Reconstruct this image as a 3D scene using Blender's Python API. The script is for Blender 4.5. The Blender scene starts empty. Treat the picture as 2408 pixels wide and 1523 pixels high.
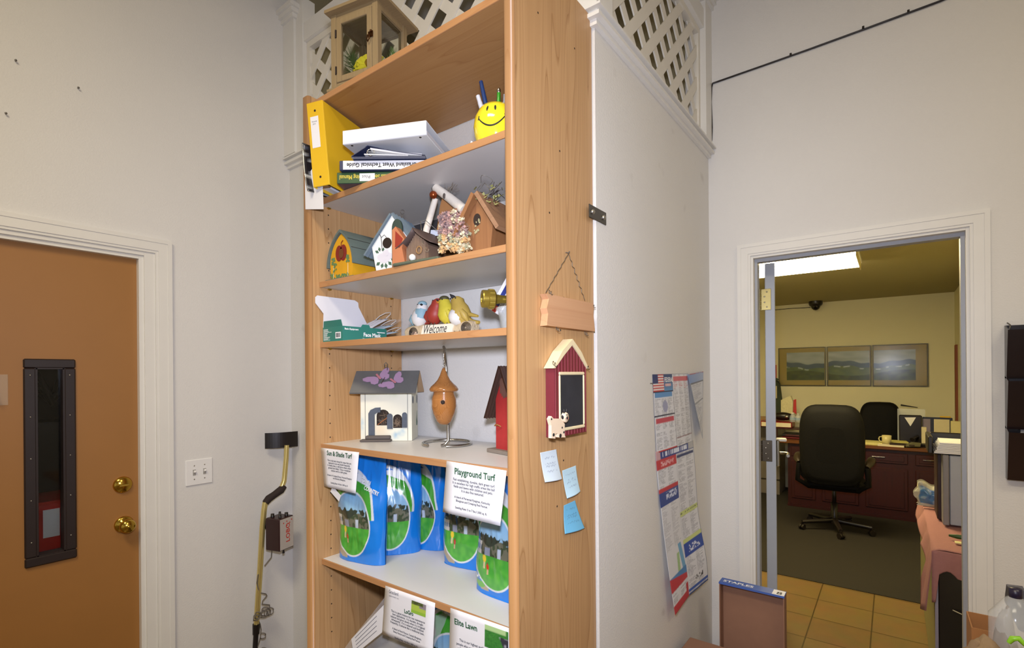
import bpy, math, random
from mathutils import Vector, Matrix, noise
PI = math.pi
random.seed(7)
SC = bpy.context.scene
COL = SC.collection
# ---------------------------------------------------------------- camera
YAW, ROLL, FPX, CX, CY, EYE = .6448, -.0081, 1190., 1204., 880.6, 1.54
W, Hh = 2408, 1523
cam = bpy.data.cameras.new('camera'); camo = bpy.data.objects.new('camera', cam); COL.objects.link(camo)
cam.sensor_width = 36; cam.sensor_fit = 'HORIZONTAL'; cam.lens = FPX/W*36
cam.shift_x = 0; cam.shift_y = (CY-Hh/2)/W
cam.clip_start = .02; cam.clip_end = 60
sy_, cy_ = math.sin(YAW), math.cos(YAW); sr_, cr_ = math.sin(ROLL), math.cos(ROLL)
r0, d0, f0 = Vector((cy_, sy_, 0)), Vector((0, 0, -1)), Vector((-sy_, cy_, 0))
rr = cr_*r0 - sr_*d0; dd = sr_*r0 + cr_*d0
CM = Matrix.Identity(4)
for i in range(3):
    CM[i][0] = rr[i]; CM[i][1] = -dd[i]; CM[i][2] = -f0[i]
CM.translation = Vector((0, 0, EYE))
camo.matrix_world = CM
SC.camera = camo
# ---------------------------------------------------------------- world, exposure, big lights
SC.view_settings.view_transform = 'Standard'; SC.view_settings.look = 'None'
SC.view_settings.gamma = 1; SC.view_settings.use_curve_mapping = False
SC.view_settings.exposure = 0.0
wd = bpy.data.worlds.new('world'); SC.world = wd; wd.use_nodes = True
wd.node_tree.nodes['Background'].inputs[0].default_value = (.75, .85, 1, 1)
wd.node_tree.nodes['Background'].inputs[1].default_value = .3
def area(name, loc, rot, sx, sy, power, color):
    l = bpy.data.lights.new(name, 'AREA'); l.shape = 'RECTANGLE'; l.size = sx; l.size_y = sy
    l.energy = power; l.color = color
    o = bpy.data.objects.new(name, l); COL.objects.link(o); o.location = loc; o.rotation_euler = rot
    return o
def point(name, loc, power, color, r):
    l = bpy.data.lights.new(name, 'POINT'); l.energy = power; l.color = color; l.shadow_soft_size = r
    o = bpy.data.objects.new(name, l); COL.objects.link(o); o.location = loc
    return o
# added fill lights, warm from above and cool from behind, and the camera's flash
area('warm_room_fill', (-.5, -.7, 3.55), (0, 0, 0), 1.2, .6, 66, (1, .87, .64))
area('warm_room_fill', (1.4, .6, 3.55), (0, 0, 0), 1.2, .6, 26, (1, .87, .64))
area('cool_back_fill', (.9, -2.9, 1.6), (PI/2, 0, PI), 1.8, 1.3, 20, (.86, .92, 1))
fl = bpy.data.lights.new('camera_flash', 'SPOT'); fl.energy = 110; fl.color = (.93, .98, 1.20); fl.shadow_soft_size = .045; fl.spot_size = math.radians(126); fl.spot_blend = 1
flo = bpy.data.objects.new('camera_flash', fl); COL.objects.link(flo)
flm = CM.copy(); flm.translation = Vector((-.03, .02, 1.70)); flo.matrix_world = flm
area('storage_light', (-1.9, 2.0, 3.5), (0, 0, 0), .5, .5, 2.0, (1, .82, .5))
# ---------------------------------------------------------------- points of the place
EYEP = Vector((0, 0, EYE))
def ray(px, py):
    x, y = (px-CX)/FPX, (py-CY)/FPX
    return rr*x + dd*y + f0
def onX(px, py, X): r = ray(px, py); return EYEP + r*(X/r.x)
def onY(px, py, Y): r = ray(px, py); return EYEP + r*(Y/r.y)
def onZ(px, py, Z): r = ray(px, py); return EYEP + r*((Z-EYE)/r.z)
XL, YF, YP, XP, YR = -2.481, .986, 1.403, -.726, 2.606      # left wall, bookcase front, partition front, partition end, right wall
# ---------------------------------------------------------------- materials
def lin(c):
    if isinstance(c, str):
        c = [int(c[i:i+2], 16)/255 for i in (0, 2, 4)]
    return tuple((v/12.92 if v <= .04045 else ((v+.055)/1.055)**2.4) for v in c)
MC = {}
def _new(name):
    m = bpy.data.materials.new(name); m.use_nodes = True
    nt = m.node_tree; return m, nt, nt.nodes['Principled BSDF']
def N(nt, t, **kw):
    n = nt.nodes.new(t)
    for k, v in kw.items(): setattr(n, k, v)
    return n
def mat(name, c, rough=.5,  metal=0, var=.06, scale=30, bump=0, bscale=None, alpha=1, trans=0, emit=0, coat=0, spec=None):
    if name in MC: return MC[name]
    m, nt, b = _new(name); c = lin(c)
    tc = N(nt, 'ShaderNodeTexCoord'); no = N(nt, 'ShaderNodeTexNoise'); no.inputs['Scale'].default_value = scale; no.inputs['Detail'].default_value = 4
    nt.links.new(tc.outputs['Object'], no.inputs['Vector'])
    mx = N(nt, 'ShaderNodeMix', data_type='RGBA')
    mx.inputs[6].default_value = tuple(v*(1-var) for v in c)+(1,); mx.inputs[7].default_value = tuple(min(1, v*(1+var)) for v in c)+(1,)
    nt.links.new(no.outputs['Fac'], mx.inputs[0]); nt.links.new(mx.outputs[2], b.inputs['Base Color'])
    b.inputs['Roughness'].default_value = rough; b.inputs['Metallic'].default_value = metal
    if coat: b.inputs['Coat Weight'].default_value = coat; b.inputs['Coat Roughness'].default_value = .08
    if spec is not None: b.inputs['Specular IOR Level'].default_value = spec
    if trans: b.inputs['Transmission Weight'].default_value = trans; b.inputs['IOR'].default_value = 1.3
    if alpha < 1: b.inputs['Alpha'].default_value = alpha
    if emit:
        nt.links.new(mx.outputs[2], b.inputs['Emission Color']); b.inputs['Emission Strength'].default_value = emit
    if bump:
        n2 = N(nt, 'ShaderNodeTexNoise'); n2.inputs['Scale'].default_value = bscale or scale*3; n2.inputs['Detail'].default_value = 3
        nt.links.new(tc.outputs['Object'], n2.inputs['Vector'])
        bp = N(nt, 'ShaderNodeBump'); bp.inputs['Strength'].default_value = bump; bp.inputs['Distance'].default_value = .004
        nt.links.new(n2.outputs['Fac'], bp.inputs['Height']); nt.links.new(bp.outputs['Normal'], b.inputs['Normal'])
    MC[name] = m; return m
def wood(name, c1, c2, axis='Z', rings=5., rough=.42, scale=1., fine=.5):
    """laminate wood: contour lines of a stretched noise give the cathedral grain, fine streaks on top"""
    if name in MC: return MC[name]
    m, nt, b = _new(name); L = nt.links.new
    tc = N(nt, 'ShaderNodeTexCoord')
    st = {'X': (.5, 7.5, 7.5), 'Y': (7.5, .5, 7.5), 'Z': (7.5, 7.5, .5)}[axis]
    mp = N(nt, 'ShaderNodeMapping'); mp.inputs['Scale'].default_value = tuple(v*scale for v in st)
    L(tc.outputs['Object'], mp.inputs['Vector'])
    n1 = N(nt, 'ShaderNodeTexNoise'); n1.inputs['Scale'].default_value = 1.3; n1.inputs['Detail'].default_value = .6
    L(mp.outputs[0], n1.inputs['Vector'])
    mu = N(nt, 'ShaderNodeMath', operation='MULTIPLY'); mu.inputs[1].default_value = rings*3; L(n1.outputs['Fac'], mu.inputs[0])
    fr = N(nt, 'ShaderNodeMath', operation='FRACT'); L(mu.outputs[0], fr.inputs[0])
    cr = N(nt, 'ShaderNodeValToRGB'); e = cr.color_ramp.elements
    e[0].position = 0; e[0].color = (.0, .0, .0, 1); e[1].position = 1; e[1].color = (.62, .62, .62, 1)
    x = cr.color_ramp.elements.new(.12); x.color = (1, 1, 1, 1)
    L(fr.outputs[0], cr.inputs[0])
    mp2 = N(nt, 'ShaderNodeMapping'); mp2.inputs['Scale'].default_value = tuple((v*40 if v > 1 else v*7)*scale for v in st)
    L(tc.outputs['Object'], mp2.inputs['Vector'])
    n2 = N(nt, 'ShaderNodeTexNoise'); n2.inputs['Scale'].default_value = 1; n2.inputs['Detail'].default_value = 3; L(mp2.outputs[0], n2.inputs['Vector'])
    m1 = N(nt, 'ShaderNodeMix', data_type='RGBA'); a, c = lin(c1), lin(c2)
    m1.inputs[6].default_value = c+(1,); m1.inputs[7].default_value = a+(1,)
    av = N(nt, 'ShaderNodeMix', data_type='FLOAT'); av.inputs[0].default_value = fine
    L(cr.outputs[0], av.inputs[2]); L(n2.outputs['Fac'], av.inputs[3])
    L(av.outputs[0], m1.inputs[0]); L(m1.outputs[2], b.inputs['Base Color'])
    b.inputs['Roughness'].default_value = rough
    MC[name] = m; return m
def vcol_mat(name, rough=.5, coat=0, bump=0):
    if name in MC: return MC[name]
    m, nt, b = _new(name); a = N(nt, 'ShaderNodeVertexColor'); a.layer_name = 'print'
    nt.links.new(a.outputs[0], b.inputs['Base Color']); b.inputs['Roughness'].default_value = rough
    if coat: b.inputs['Coat Weight'].default_value = coat; b.inputs['Coat Roughness'].default_value = .06
    MC[name] = m; return m
# ---------------------------------------------------------------- mesh helper
ROOTM = {}
SPLIT = {'corner_post', 'corner_crack', 'rail', 'stone_trim', 'shelf_pin', 'screw', 'hinge', 'rivet', 'control_knob', 'step', 'gable_window', 'cheek', 'pink_cheek', 'eye', 'leg', 'raised_panel', 'strap', 'painted_trunk', 'window_opening', 'wire', 'ear_loop', 'flap'}
class MB:
    def __init__(s, M=None):
        s.v = []; s.f = []; s.m = []; s.sm = []; s.M = M or Matrix.Identity(4)
    def add(s, vs, fs, mi=0, smooth=False, M=None):
        T = s.M @ M if M else s.M; n = len(s.v)
        s.v += [T @ Vector(v) for v in vs]
        for f in fs: s.f.append(tuple(i+n for i in f)); s.m.append(mi); s.sm.append(smooth)
        return s
    def box(s, x0, x1, y0, y1, z0, z1, mi=0, M=None, b=0):
        x0, x1 = sorted((x0, x1)); y0, y1 = sorted((y0, y1)); z0, z1 = sorted((z0, z1))
        b = min(b, .45*min(x1-x0, y1-y0, z1-z0))
        if b > 0:                       # box with chamfered edges
            vs = []; key = {}
            for ix, X in enumerate((x0, x1)):
                for iy, Y in enumerate((y0, y1)):
                    for iz, Z in enumerate((z0, z1)):
                        dx, dy, dz = (b if ix == 0 else -b), (b if iy == 0 else -b), (b if iz == 0 else -b)
                        for a, p in enumerate(((X, Y+dy, Z+dz), (X+dx, Y, Z+dz), (X+dx, Y+dy, Z))):
                            key[(ix, iy, iz, a)] = len(vs); vs.append(p)
            fs = []; k = key
            for i in (0, 1):
                q = [k[(i, 0, 0, 0)], k[(i, 0, 1, 0)], k[(i, 1, 1, 0)], k[(i, 1, 0, 0)]]; fs.append(q if i == 0 else q[::-1])
                q = [k[(0, i, 0, 1)], k[(1, i, 0, 1)], k[(1, i, 1, 1)], k[(0, i, 1, 1)]]; fs.append(q if i == 0 else q[::-1])
                q = [k[(0, 0, i, 2)], k[(0, 1, i, 2)], k[(1, 1, i, 2)], k[(1, 0, i, 2)]]; fs.append(q if i == 0 else q[::-1])
            for i in (0, 1):
                for j in (0, 1):
                    fs.append([k[(i, j, 0, 0)], k[(i, j, 1, 0)], k[(i, j, 1, 1)], k[(i, j, 0, 1)]])
                    fs.append([k[(i, 0, j, 0)], k[(i, 1, j, 0)], k[(i, 1, j, 2)], k[(i, 0, j, 2)]])
                    fs.append([k[(0, i, j, 1)], k[(1, i, j, 1)], k[(1, i, j, 2)], k[(0, i, j, 2)]])
            for i in (0, 1):
                for j in (0, 1):
                    for l in (0, 1): fs.append([k[(i, j, l, 0)], k[(i, j, l, 1)], k[(i, j, l, 2)]])
            return s.add(vs, fs, mi, False, M)
        vs = [(x0, y0, z0), (x1, y0, z0), (x1, y1, z0), (x0, y1, z0), (x0, y0, z1), (x1, y0, z1), (x1, y1, z1), (x0, y1, z1)]
        return s.add(vs, [(0, 3, 2, 1), (4, 5, 6, 7), (0, 1, 5, 4), (1, 2, 6, 5), (2, 3, 7, 6), (3, 0, 4, 7)], mi, False, M)
    def prism(s, poly, y0, y1, mi=0, axis='Y', M=None, smooth=False):
        """poly: (a, b) pairs; axis Y -> (x, z); X -> (y, z); Z -> (x, y)"""
        f = {'Y': lambda a, b, t: (a, t, b), 'X': lambda a, b, t: (t, a, b), 'Z': lambda a, b, t: (a, b, t)}[axis]
        n = len(poly); vs = [f(a, b, y0) for a, b in poly]+[f(a, b, y1) for a, b in poly]
        T = s.M @ M if M else s.M; k = len(s.v); s.v += [T @ Vector(v) for v in vs]
        def F(q, sm=False): s.f.append(tuple(i+k for i in q)); s.m.append(mi); s.sm.append(sm)
        F(range(n)); F(range(2*n-1, n-1, -1))
        for i in range(n): F((i, (i+1) % n, n+(i+1) % n, n+i), smooth)
        return s
    def tube(s, pts, r, n=8, mi=0, M=None, cap=True, closed=False):
        pts = [Vector(p) for p in pts]; m = len(pts); rs = r if hasattr(r, '__len__') else [r]*m
        vs = []; fs = []; up = None
        for i, p in enumerate(pts):
            if closed: d = pts[(i+1) % m]-pts[i-1]
            else: d = pts[min(i+1, m-1)]-pts[max(i-1, 0)]
            d = d.normalized() if d.length > 1e-9 else Vector((0, 0, 1))
            if up is None: up = Vector((0, 0, 1)) if abs(d.z) < .9 else Vector((1, 0, 0))
            a = d.cross(up)
            if a.length < 1e-5: a = d.orthogonal()
            a.normalize(); up = a.cross(d).normalized()
            for k in range(n):
                t = 2*PI*k/n; vs.append(p+(a*math.cos(t)+up*math.sin(t))*rs[i])
        for i in range(m if closed else m-1):
            for k in range(n):
                j = (i+1) % m
                fs.append((i*n+k, j*n+k, j*n+(k+1) % n, i*n+(k+1) % n))
        s.add(vs, fs, mi, True, M)
        if cap and not closed:
            s.add(vs[:n], [tuple(range(n))], mi, False, M); s.add(vs[-n:], [tuple(range(n-1, -1, -1))], mi, False, M)
        return s
    def lathe(s, prof, n=24, mi=0, M=None, smooth=True, caps=True):
        vs = []; fs = []
        for r, z in prof:
            for k in range(n): t = 2*PI*k/n; vs.append((r*math.cos(t), r*math.sin(t), z))
        for i in range(len(prof)-1):
            for k in range(n): fs.append((i*n+k, i*n+(k+1) % n, (i+1)*n+(k+1) % n, (i+1)*n+k))
        s.add(vs, fs, mi, smooth, M)
        if caps and prof[0][0] > 1e-5: s.add(vs[:n], [tuple(range(n-1, -1, -1))], mi, False, M)
        if caps and prof[-1][0] > 1e-5: s.add(vs[-n:], [tuple(range(n))], mi, False, M)
        return s
    def ball(s, c, rx, ry=None, rz=None, mi=0, M=None, n=14, m=9):
        ry = ry or rx; rz = rz or rx
        vs = [(c[0], c[1], c[2]-rz)]; fs = []
        for i in range(1, m):
            a = -PI/2+PI*i/m
            for k in range(n): t = 2*PI*k/n; vs.append((c[0]+rx*math.cos(a)*math.cos(t), c[1]+ry*math.cos(a)*math.sin(t), c[2]+rz*math.sin(a)))
        vs.append((c[0], c[1], c[2]+rz)); e = len(vs)-1
        for k in range(n): fs.append((0, 1+(k+1) % n, 1+k)); fs.append((e, e-n+k, e-n+(k+1) % n))
        for i in range(m-2):
            for k in range(n): a = 1+i*n; fs.append((a+k, a+(k+1) % n, a+n+(k+1) % n, a+n+k))
        return s.add(vs, fs, mi, True, M)
    def grid(s, P, nu, nv, mi=0, M=None, smooth=True):
        vs = [P(i/nu, j/nv) for j in range(nv+1) for i in range(nu+1)]
        fs = [(j*(nu+1)+i, j*(nu+1)+i+1, (j+1)*(nu+1)+i+1, (j+1)*(nu+1)+i) for j in range(nv) for i in range(nu)]
        return s.add(vs, fs, mi, smooth, M)
    def text(s, body, size, M, mi=0, align='LEFT', shear=0, sx=1, bold=0):
        cu = bpy.data.curves.new('txt', 'FONT'); cu.body = body; cu.size = size; cu.align_x = align; cu.shear = shear
        cu.resolution_u = 2; cu.offset = bold
        o = bpy.data.objects.new('txt', cu); me = bpy.data.meshes.new_from_object(o)
        vs = [Vector((v.co.x*sx, v.co.y, 0)) for v in me.vertices]
        s.add(vs, [tuple(p.vertices) for p in me.polygons], mi, False, M)
        bpy.data.objects.remove(o); bpy.data.curves.remove(cu); bpy.data.meshes.remove(me)
        return s
    def build(s, name, mats, parent=None, world=False, label=None, kind=None, group=None):
        if name in SPLIT:
            parts = s.pieces()
            if len(parts) > 1: return [p.build1(name, mats, parent, world, label, kind, group) for p in parts][0]
        return s.build1(name, mats, parent, world, label, kind, group)
    def pieces(s):
        """the separate pieces: shells whose bounding boxes touch belong together"""
        n = len(s.v); p = list(range(n))
        def find(a):
            while p[a] != a: p[a] = p[p[a]]; a = p[a]
            return a
        for f in s.f:
            for a in f[1:]: p[find(a)] = find(f[0])
        box = {}
        for i, v in enumerate(s.v):
            b = box.setdefault(find(i), [list(v), list(v)])
            for k in range(3): b[0][k] = min(b[0][k], v[k]); b[1][k] = max(b[1][k], v[k])
        ks = list(box); e = .0003
        for i, a in enumerate(ks):
            for b in ks[i+1:]:
                A, B = box[a], box[b]
                if all(A[0][k] <= B[1][k]+e and B[0][k] <= A[1][k]+e for k in range(3)): p[find(a)] = find(b)
        out = {}
        for f, m, sm in zip(s.f, s.m, s.sm):
            r = find(f[0]); q = out.setdefault(r, (MB(), {}))
            idx = []
            for a in f:
                if a not in q[1]: q[1][a] = len(q[0].v); q[0].v.append(s.v[a])
                idx.append(q[1][a])
            q[0].f.append(tuple(idx)); q[0].m.append(m); q[0].sm.append(sm)
        return [q[0] for q in out.values()]
    def build1(s, name, mats, parent=None, world=False, label=None, kind=None, group=None):
        me = bpy.data.meshes.new(name)
        vs = s.v
        if world and parent is not None:
            I = ROOTM[parent.name].inverted(); vs = [I @ v for v in vs]
        me.from_pydata(vs, [], s.f)
        for m in (mats if isinstance(mats, (list, tuple)) else [mats]): me.materials.append(m)
        me.polygons.foreach_set('material_index', s.m); me.polygons.foreach_set('use_smooth', s.sm)
        me.update(); o = bpy.data.objects.new(name, me); COL.objects.link(o)
        if parent is not None:
            o.parent = parent; ROOTM[o.name] = ROOTM[parent.name]
        else: ROOTM[o.name] = Matrix.Identity(4)
        if label: o['label'] = label
        if kind: o['kind'] = kind
        if group: o['group'] = group
        return o
def thing(name, label, cat, loc=(0, 0, 0), rot=(0, 0, 0), group=None):
    o = bpy.data.objects.new(name, None); COL.objects.link(o); o.empty_display_size = .05
    o.location = loc; o.rotation_euler = rot; o['label'] = label; o['category'] = cat
    if group: o['group'] = group
    from mathutils import Euler
    ROOTM[o.name] = Matrix.Translation(loc) @ Euler(rot).to_matrix().to_4x4()
    return o
def single(o, label, cat, group=None):
    """a thing that is one mesh: put its origin at its base"""
    me = o.data; vs = me.vertices
    x = [v.co.x for v in vs]; y = [v.co.y for v in vs]; z = [v.co.z for v in vs]
    c = Vector(((min(x)+max(x))/2, (min(y)+max(y))/2, min(z)))
    me.transform(Matrix.Translation(-c)); o.location = c
    o['label'] = label; o['category'] = cat
    if group: o['group'] = group
    return o
def struct(o): o['kind'] = 'structure'; return o
def painted(name, fn, P, nu, nv, parent, m, back=None, world=True, extra=None):
    """sheet or shell P(u,v) printed with fn(u,v) -> sRGB colour"""
    mb = MB(); mb.grid(P, nu, nv)
    if extra: extra(mb)
    o = mb.build(name, [m]+([back] if back else []), parent, world)
    ca = o.data.color_attributes.new('print', 'FLOAT_COLOR', 'POINT'); n = (nu+1)*(nv+1)
    buf = []
    for j in range(nv+1):
        for i in range(nu+1):
            c = [0, 0, 0]
            for du, dv_ in ((-.33, -.15), (.15, -.33), (.33, .15), (-.15, .33)):
                q = lin(fn(min(1, max(0, (i+du)/nu)), min(1, max(0, (j+dv_)/nv)))); c = [c[k]+q[k]*.25 for k in range(3)]
            buf += c+[1]
    rest = len(o.data.vertices)-n; last = list(lin(fn(.5, .02)))+[1]
    ca.data.foreach_set('color', buf+last*rest)
    return o
def T(x, y, z): return Matrix.Translation((x, y, z))
def RX(a): return Matrix.Rotation(a, 4, 'X')
def RY(a): return Matrix.Rotation(a, 4, 'Y')
def RZ(a): return Matrix.Rotation(a, 4, 'Z')
def frame(o, ex, ez=None):
    """matrix at o with local x along ex, local y up on the sheet (ez), for lettering"""
    ex = Vector(ex).normalized(); ey = Vector(ez or (0, 0, 1)); ey = (ey-ex*ey.dot(ex)).normalized(); n = ex.cross(ey)
    M = Matrix.Identity(4)
    for i in range(3): M[i][0] = ex[i]; M[i][1] = ey[i]; M[i][2] = n[i]
    M.translation = Vector(o); return M
def mixc(a, b, t): return tuple(a[i]*(1-t)+b[i]*t for i in range(3))
def hx(s): return tuple(int(s[i:i+2], 16)/255 for i in (0, 2, 4))
def rnd(i, j=0): 
    v = math.sin(i*127.1+j*311.7)*43758.5453; return v-math.floor(v)
def nz(x, y, s=1.): return noise.noise(Vector((x*s, y*s, 3.3)))
# ================================================================ MATERIALS
def wall_mat(name, c, marks=None):
    m = mat(name, c, .75, var=.03, scale=3, bump=.25, bscale=160); return m
M_WALL = wall_mat('wall_paint', 'd9d6d0')
M_WALLO = wall_mat('office_wall_paint', 'd8d2b0')
M_TRIM = mat('white_trim_paint', 'dedbd3', .38, var=.03, scale=12)
M_TRIMG = mat('stop_shade_grey', 'a3a6ac', .4, var=.05, scale=14)  # grey in place of shade on the white door stop
M_LATT = mat('white_lattice_paint', 'dcd6c8', .5, var=.04, scale=20)
M_BDOOR = mat('tan_door_paint', '9a6a33', .5, var=.07, scale=5)
M_BLACK = mat('black_plastic', '17110f', .35, var=.1)
M_DBROWN = mat('dark_bronze', '20120e', .5, var=.12)
M_BRASS = mat('polished_brass', 'c8a548', .15, 1, var=.1)
M_STEEL = mat('brushed_steel', 'b9b7b0', .25, 1, var=.08)
M_DIRTYST = mat('dull_grey_metal', '77736c', .45, .8, var=.15)
M_WHITE = mat('white_plastic', 'e6e4e0', .35, var=.02)
M_PAPER = mat('white_paper', 'e4e3e6', .7, var=.02)
M_INK = mat('black_ink', '1c1c20', .6, var=.05)
M_GINK = mat('grey_ink', '4a4a50', .6, var=.05)
M_GREENINK = mat('green_ink', '2f5a3a', .6, var=.05)
M_WHINK = mat('white_print', 'f0f0f0', .5, var=.02)
M_RED = mat('red_plastic', 'b02018', .45, var=.06)
M_OAKZ = wood('oak_laminate_upright', 'c9a070', '94683c', 'Z', 5.2, fine=.42)
M_OAKX = wood('oak_laminate_shelf', 'b08656', '946436', 'X', 4.2)
M_EDGE = wood('oak_edge_strip', 'b98c5c', 'a37446', 'Z', 2.5, rough=.32, scale=1.5)
M_EDGEX = wood('oak_shelf_edge', 'bc8c5d', 'a47147', 'X', 2.5, rough=.35, scale=2)
M_MELA = mat('white_melamine', 'd9d6d2', .4, var=.02, scale=8)
M_GLASS = mat('clear_glass', 'f4f8f8', .03, trans=1, var=0)
M_FILM = mat('clear_plastic', 'e8edf0', .12, var=0, alpha=.3)
M_PRINT = vcol_mat('printed_sheet', .6)
M_PRINTG = vcol_mat('printed_glossy_film', .22, coat=.6)
M_PRINTM = vcol_mat('painted_wood', .55)
M_SCREW = mat('screw_head', 'a8a49a', .3, .9, var=.1)
M_HOLE = mat('dark_hole', '2a1c12', .8, var=.1)
# ================================================================ ROOM SHELL
CH = 3.75
def wallbox(name, x0, x1, y0, y1, z0, z1, m=None):
    return struct(MB().box(x0, x1, y0, y1, z0, z1).build(name, m or M_WALL))
def multi(name, boxes, m):
    mb = MB()
    for b in boxes: mb.box(*b)
    return struct(mb.build(name, m))
# left wall with the tan door's opening (Y -.12 .. .80, top 2.05)
multi('wall_left', [(XL-.13, XL, -3.2, -.13, 0, CH), (XL-.13, XL, -.13, .800, 2.062, CH), (XL-.13, XL, .800, YP+.11, 0, CH)], M_WALL)
M_STOR = wall_mat('storage_wall_dimmed', '8d8262')  # dim warm light behind the lattice is put into this olive wall colour
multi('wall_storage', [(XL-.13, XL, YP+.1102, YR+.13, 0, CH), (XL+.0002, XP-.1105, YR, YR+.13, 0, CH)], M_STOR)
# right wall with the office doorway
DX0, DX1, DZ = -.5345, .2387, 2.092
multi('wall_right', [(XP-.11, DX0, YR, YR+.13, 0, CH), (DX0, DX1, YR, YR+.13, DZ, CH), (DX1, 3.13, YR, YR+.13, 0, CH)], M_WALL)
wallbox('wall_far_right', 3, 3.13, -3.2, YR, 0, CH)
multi('wall_behind', [(XL, 0, -3.33, -3.2, 0, CH), (1.8, 3, -3.33, -3.2, 0, CH), (0, 1.8, -3.33, -3.2, 0, 1), (0, 1.8, -3.33, -3.2, 2.3, CH)], M_WALL)
wallbox('ceiling', XL-.13, 3.13, -3.33, YR+.13, CH, CH+.1)
M_TILE, nt, b = _new('floor_tile'); L = nt.links.new
tc = N(nt, 'ShaderNodeTexCoord'); mp = N(nt, 'ShaderNodeMapping'); mp.inputs['Location'].default_value = (.415/.305, -3.98/.305, 0); mp.inputs['Scale'].default_value = (1/.305, 1/.305, 1)
L(tc.outputs['Object'], mp.inputs[0]); br = N(nt, 'ShaderNodeTexBrick'); br.offset = 0; br.inputs['Scale'].default_value = 1
br.inputs['Brick Width'].default_value = 1; br.inputs['Row Height'].default_value = 1; br.inputs['Mortar Size'].default_value = .014; br.inputs['Mortar Smooth'].default_value = .3
br.inputs['Color1'].default_value = lin('7a6238')+(1,); br.inputs['Color2'].default_value = lin('745c34')+(1,); br.inputs['Mortar'].default_value = lin('483816')+(1,)
no = N(nt, 'ShaderNodeTexNoise'); no.inputs['Scale'].default_value = 9; no.inputs['Detail'].default_value = 5
mx = N(nt, 'ShaderNodeMix', data_type='RGBA', blend_type='MULTIPLY'); mx.inputs[0].default_value = .35
L(mp.outputs[0], br.inputs[0]); L(tc.outputs['Object'], no.inputs[0]); L(br.outputs[0], mx.inputs[6]); L(no.outputs['Color'], mx.inputs[7]); L(mx.outputs[2], b.inputs['Base Color'])
b.inputs['Roughness'].default_value = .35
wallbox('floor', XL-.13, 3.13, -3.33, 4.3, -.1, 0, M_TILE)
M_CARPET = mat('office_carpet', '1a1408', .95, var=.2, scale=300, bump=.5, bscale=400)
wallbox('floor_office', -2.6, .75, 4.3, 7.75, -.1, .004, M_CARPET)
# office shell
YO, XOR, XOL, CO = 7.624, .567, -2.5, 2.44
M_CEILO = mat('office_ceiling_paint', 'a39a72', .9, var=.04, scale=60, bump=.4, bscale=200)
wallbox('wall_office_back', XOL, XOR, YO, YO+.12, 0, CO, M_WALLO)
wallbox('wall_office_left', XOL-.12, XOL, YR+.13, YO+.12, 0, CO, M_WALLO)
wallbox('wall_office_right', XOR, XOR+.12, YR+.13, YO+.12, 0, CO, M_WALLO)
wallbox('ceiling_office', XOL-.12, XOR+.12, YR+.13, YO+.12, CO, CO+.1, M_CEILO)
# scuffed paint: sparse soft smudges
M_PART = wall_mat('scuffed_wall_paint', 'd9d6d0'); nt = M_PART.node_tree; L = nt.links.new; b = nt.nodes['Principled BSDF']
src = b.inputs['Base Color'].links[0].from_socket
tc = N(nt, 'ShaderNodeTexCoord'); no = N(nt, 'ShaderNodeTexNoise'); no.inputs['Scale'].default_value = 7; no.inputs['Detail'].default_value = 2
cr = N(nt, 'ShaderNodeValToRGB'); cr.color_ramp.elements[0].position = .70; cr.color_ramp.elements[0].color = (1, 1, 1, 1); cr.color_ramp.elements[1].position = .84; cr.color_ramp.elements[1].color = (.74, .72, .70, 1)
mx = N(nt, 'ShaderNodeMix', data_type='RGBA', blend_type='MULTIPLY'); mx.inputs[0].default_value = 1
L(tc.outputs['Object'], no.inputs[0]); L(no.outputs['Fac'], cr.inputs[0]); L(src, mx.inputs[6]); L(cr.outputs[0], mx.inputs[7]); L(mx.outputs[2], b.inputs['Base Color'])
# partition: an L of half height walls with lattice above, a storage corner behind it
PT = 2.630
multi('wall_partition', [(XL, XP, YP, YP+.11, 0, PT), (XP-.11, XP, YP+.11, YR, 0, PT)], M_PART)
# moulding under and around the lattice
def moulding(name):
    mb = MB()
    fy = YP  # front run, seen over the bookcase
    for (p, z0, z1) in ((.014, 2.605, 2.622), (.030, 2.622, 2.634), (.020, 2.634, 2.645), (.038, 2.645, 2.652)):
        mb.box(XL+.001, XP, fy-p, fy-.0002, z0, z1)
        mb.box(XP+.0002, XP+p, fy-p, YR-.001, z0, z1)
    mb.box(XL+.001, XP, fy+.0002, fy+.108, PT+.0005, 2.652); mb.box(XP-.108, XP-.0002, fy+.1085, YR-.001, PT+.0005, 2.652)
    mb.box(XL+.001, XP+.02, fy-.02, fy+.108, 2.6522, 2.662); mb.box(XP-.108, XP+.02, fy+.1082, YR-.001, 2.6522, 2.662)
    return struct(mb.build(name, M_TRIM))
moulding('trim_1')
# posts of the lattice frame (outer ones against the walls, one at the corner)
mb = MB()
def post(x0, x1, y0, y1, z0=2.6622, z1=3.42, cap=True):
    mb.box(x0, x1, y0, y1, z0, z1)
    if cap:
        for k, e in enumerate((.012, .024, .036)): mb.box(x0-e, x1+e, y0-e, y1+e, 3.33+k*.02, 3.35+k*.02)
post(XL+.0005, XL+.10, YP-.03, YP+.06); post(XL+.1002, XL+.16, YP-.018, YP+.05, cap=False)
post(XP-.09, XP+.018, YP-.02, YP+.09); post(XP-.05, XP+.02, YR-.10, YR-.0005)
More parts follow.
